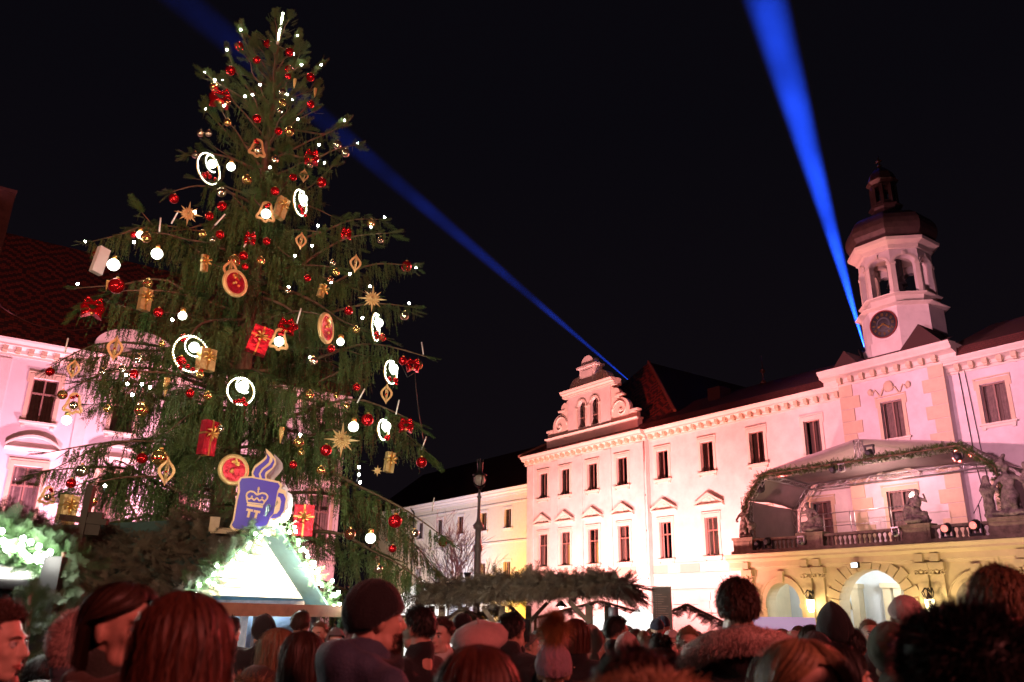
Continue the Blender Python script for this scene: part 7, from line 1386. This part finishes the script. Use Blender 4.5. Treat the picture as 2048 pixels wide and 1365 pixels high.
# further crowd
rc = random.Random(5); HCs = ['dark', 'brown', 'auburn', 'sandy', 'blonde', 'grey']; CCs = ['black', 'charcoal', 'navy', 'brown', 'grey', 'olive', 'green', 'cream', 'red', 'blue']; HTs = ['black', 'grey', 'cream', 'navy', 'lilac', 'brown']
FARP = [(1205, 1262, 9), (1272, 1258, 10), (1287, 1262, 9.5), (1296, 1272, 8.5), (1340, 1258, 13), (1356, 1268, 9), (1392, 1262, 12), (1408, 1268, 9), (1200, 1276, 7.5), (1222, 1280, 7), (1165, 1268, 9), (1146, 1266, 11), (1062, 1268, 8), (1078, 1262, 9), (985, 1262, 10), (862, 1258, 9), (700, 1256, 8.5), (672, 1262, 7), (430, 1262, 8), (395, 1258, 9), (1545, 1262, 7), (1562, 1258, 9.5), (1588, 1264, 6.5), (1652, 1262, 8), (1690, 1270, 6), (1598, 1252, 11), (1760, 1258, 8), (1830, 1262, 6), (1255, 1256, 13), (1302, 1257, 14), (1218, 1256, 13), (1378, 1256, 14), (60, 1290, 4.5), (1885, 1262, 9), (1990, 1262, 7), (1940, 1258, 10), (1425, 1262, 7), (1520, 1268, 8)]
LM = [(1107, 'the pompom hat'), (1235, 'the man in profile'), (1325, 'the grey board'), (1472, 'the fur collared man'), (1662, 'the pointed hood'), (1737, 'the balding man'), (958, 'the pink beret'), (757, 'the black beanie'), (466, 'the black haired man at the hut'), (1908, 'the huge fur hat'), (113, 'the man in red'), (604, 'the cropped haired man'), (1375, 'the fair haired woman')]
seen = set()
for i, (x, y, d) in enumerate(FARP):
    for tr in range(30):
        hc, cc, ht = rc.choice(HCs), rc.choice(CCs), rc.choice([None, None, 'beanie', 'hood']); hs_ = rc.choice(['short', 'bob', 'short']); hcol = rc.choice(HTs); lm = min(LM, key=lambda q: abs(q[0]-x)); side = 'right of' if x > lm[0] else 'left of'
        desc = (f'{hc} haired person' if not ht else f'person in {hcol} {ht}')
        lab = f'distant {desc} in {cc} coat {side} {lm[1]}'
        if lab not in seen: seen.add(lab); break
    P_(x, y, d, rc.choice([0, 10, -20, 40, 180, 160, -60, 90]), lab, male=rc.random() < .5, hairs=None if ht == 'hood' else hs_, hcol=hc, L=.1, ccol=cc, hat=ht, hatcol=hcol, n=260, showface=True, group='distant people in the crowd')
# ---------------------------------------------------------------- searchlights in thin mist
def beam(src, tgt, a0, power, dens, lab, r0=.10):
    "a searchlight and the mist it lights"
    S0, T0 = Vector(src), Vector(tgt); d = (T0-S0); L = d.length*1.15; d.normalize()
    t = thing('searchlight', lab, 'searchlight', S0, rot=d.to_track_quat('Z', 'Y').to_euler()); m = MB(); m.lathe([(.15, -.6), (.35, -.5), (.4, -.02), (.38, -.02), (.3, -.45)], 16, cap=False); m.build('housing', M_BLACK, t); m = MB(); m.box(-.5, -.4, -.08, .08, -.9, .1); m.box(.4, .5, -.08, .08, -.9, .1); m.box(-.5, .5, -.3, .3, -1.0, -.9); m.build('yoke', M_BLACK, t)
    l = lamp('searchlight_lamp', 'SPOT', S0, power, (.012, .075, 1), T0, .02, a0, 1.0)
    hm = bpy.data.materials.new('mist'); hm.use_nodes = True; nt = hm.node_tree; nt.nodes.remove(nt.nodes['Principled BSDF']); v = nt.nodes.new('ShaderNodeVolumeScatter'); tc = nt.nodes.new('ShaderNodeTexCoord'); nz = nt.nodes.new('ShaderNodeTexNoise'); nz.inputs['Scale'].default_value = .22; nz.inputs['Detail'].default_value = 3; mr = nt.nodes.new('ShaderNodeMapRange'); mr.inputs['From Min'].default_value = .3; mr.inputs['From Max'].default_value = .7; mr.inputs['To Min'].default_value = dens*.5; mr.inputs['To Max'].default_value = dens*1.6
    nt.links.new(tc.outputs['Object'], nz.inputs['Vector']); nt.links.new(nz.outputs['Fac'], mr.inputs['Value']); nt.links.new(mr.outputs[0], v.inputs['Density']); v.inputs['Color'].default_value = (1, 1, 1, 1); v.inputs['Anisotropy'].default_value = .0; nt.links.new(v.outputs[0], nt.nodes['Material Output'].inputs['Volume'])
    m = MB(); k = math.tan(R(a0/2))*1.02; m.lathe([(r0, .2), (r0+L*k, L)], 24); m.xf(Matrix.Translation(S0) @ d.to_track_quat('Z', 'Y').to_matrix().to_4x4()); o = m.build('mist', hm, kind='stuff'); return o
beam(at(1282, 782, 78), at(300, -55, 62), 3.4, .2e7, .003, 'blue searchlight on the ground behind the gabled pavilion roof')
beam(at(1730, 700, 66), at(1512, -70, 52), 7.5, .95e7, .003, 'blue searchlight on the roof directly behind the clock tower')
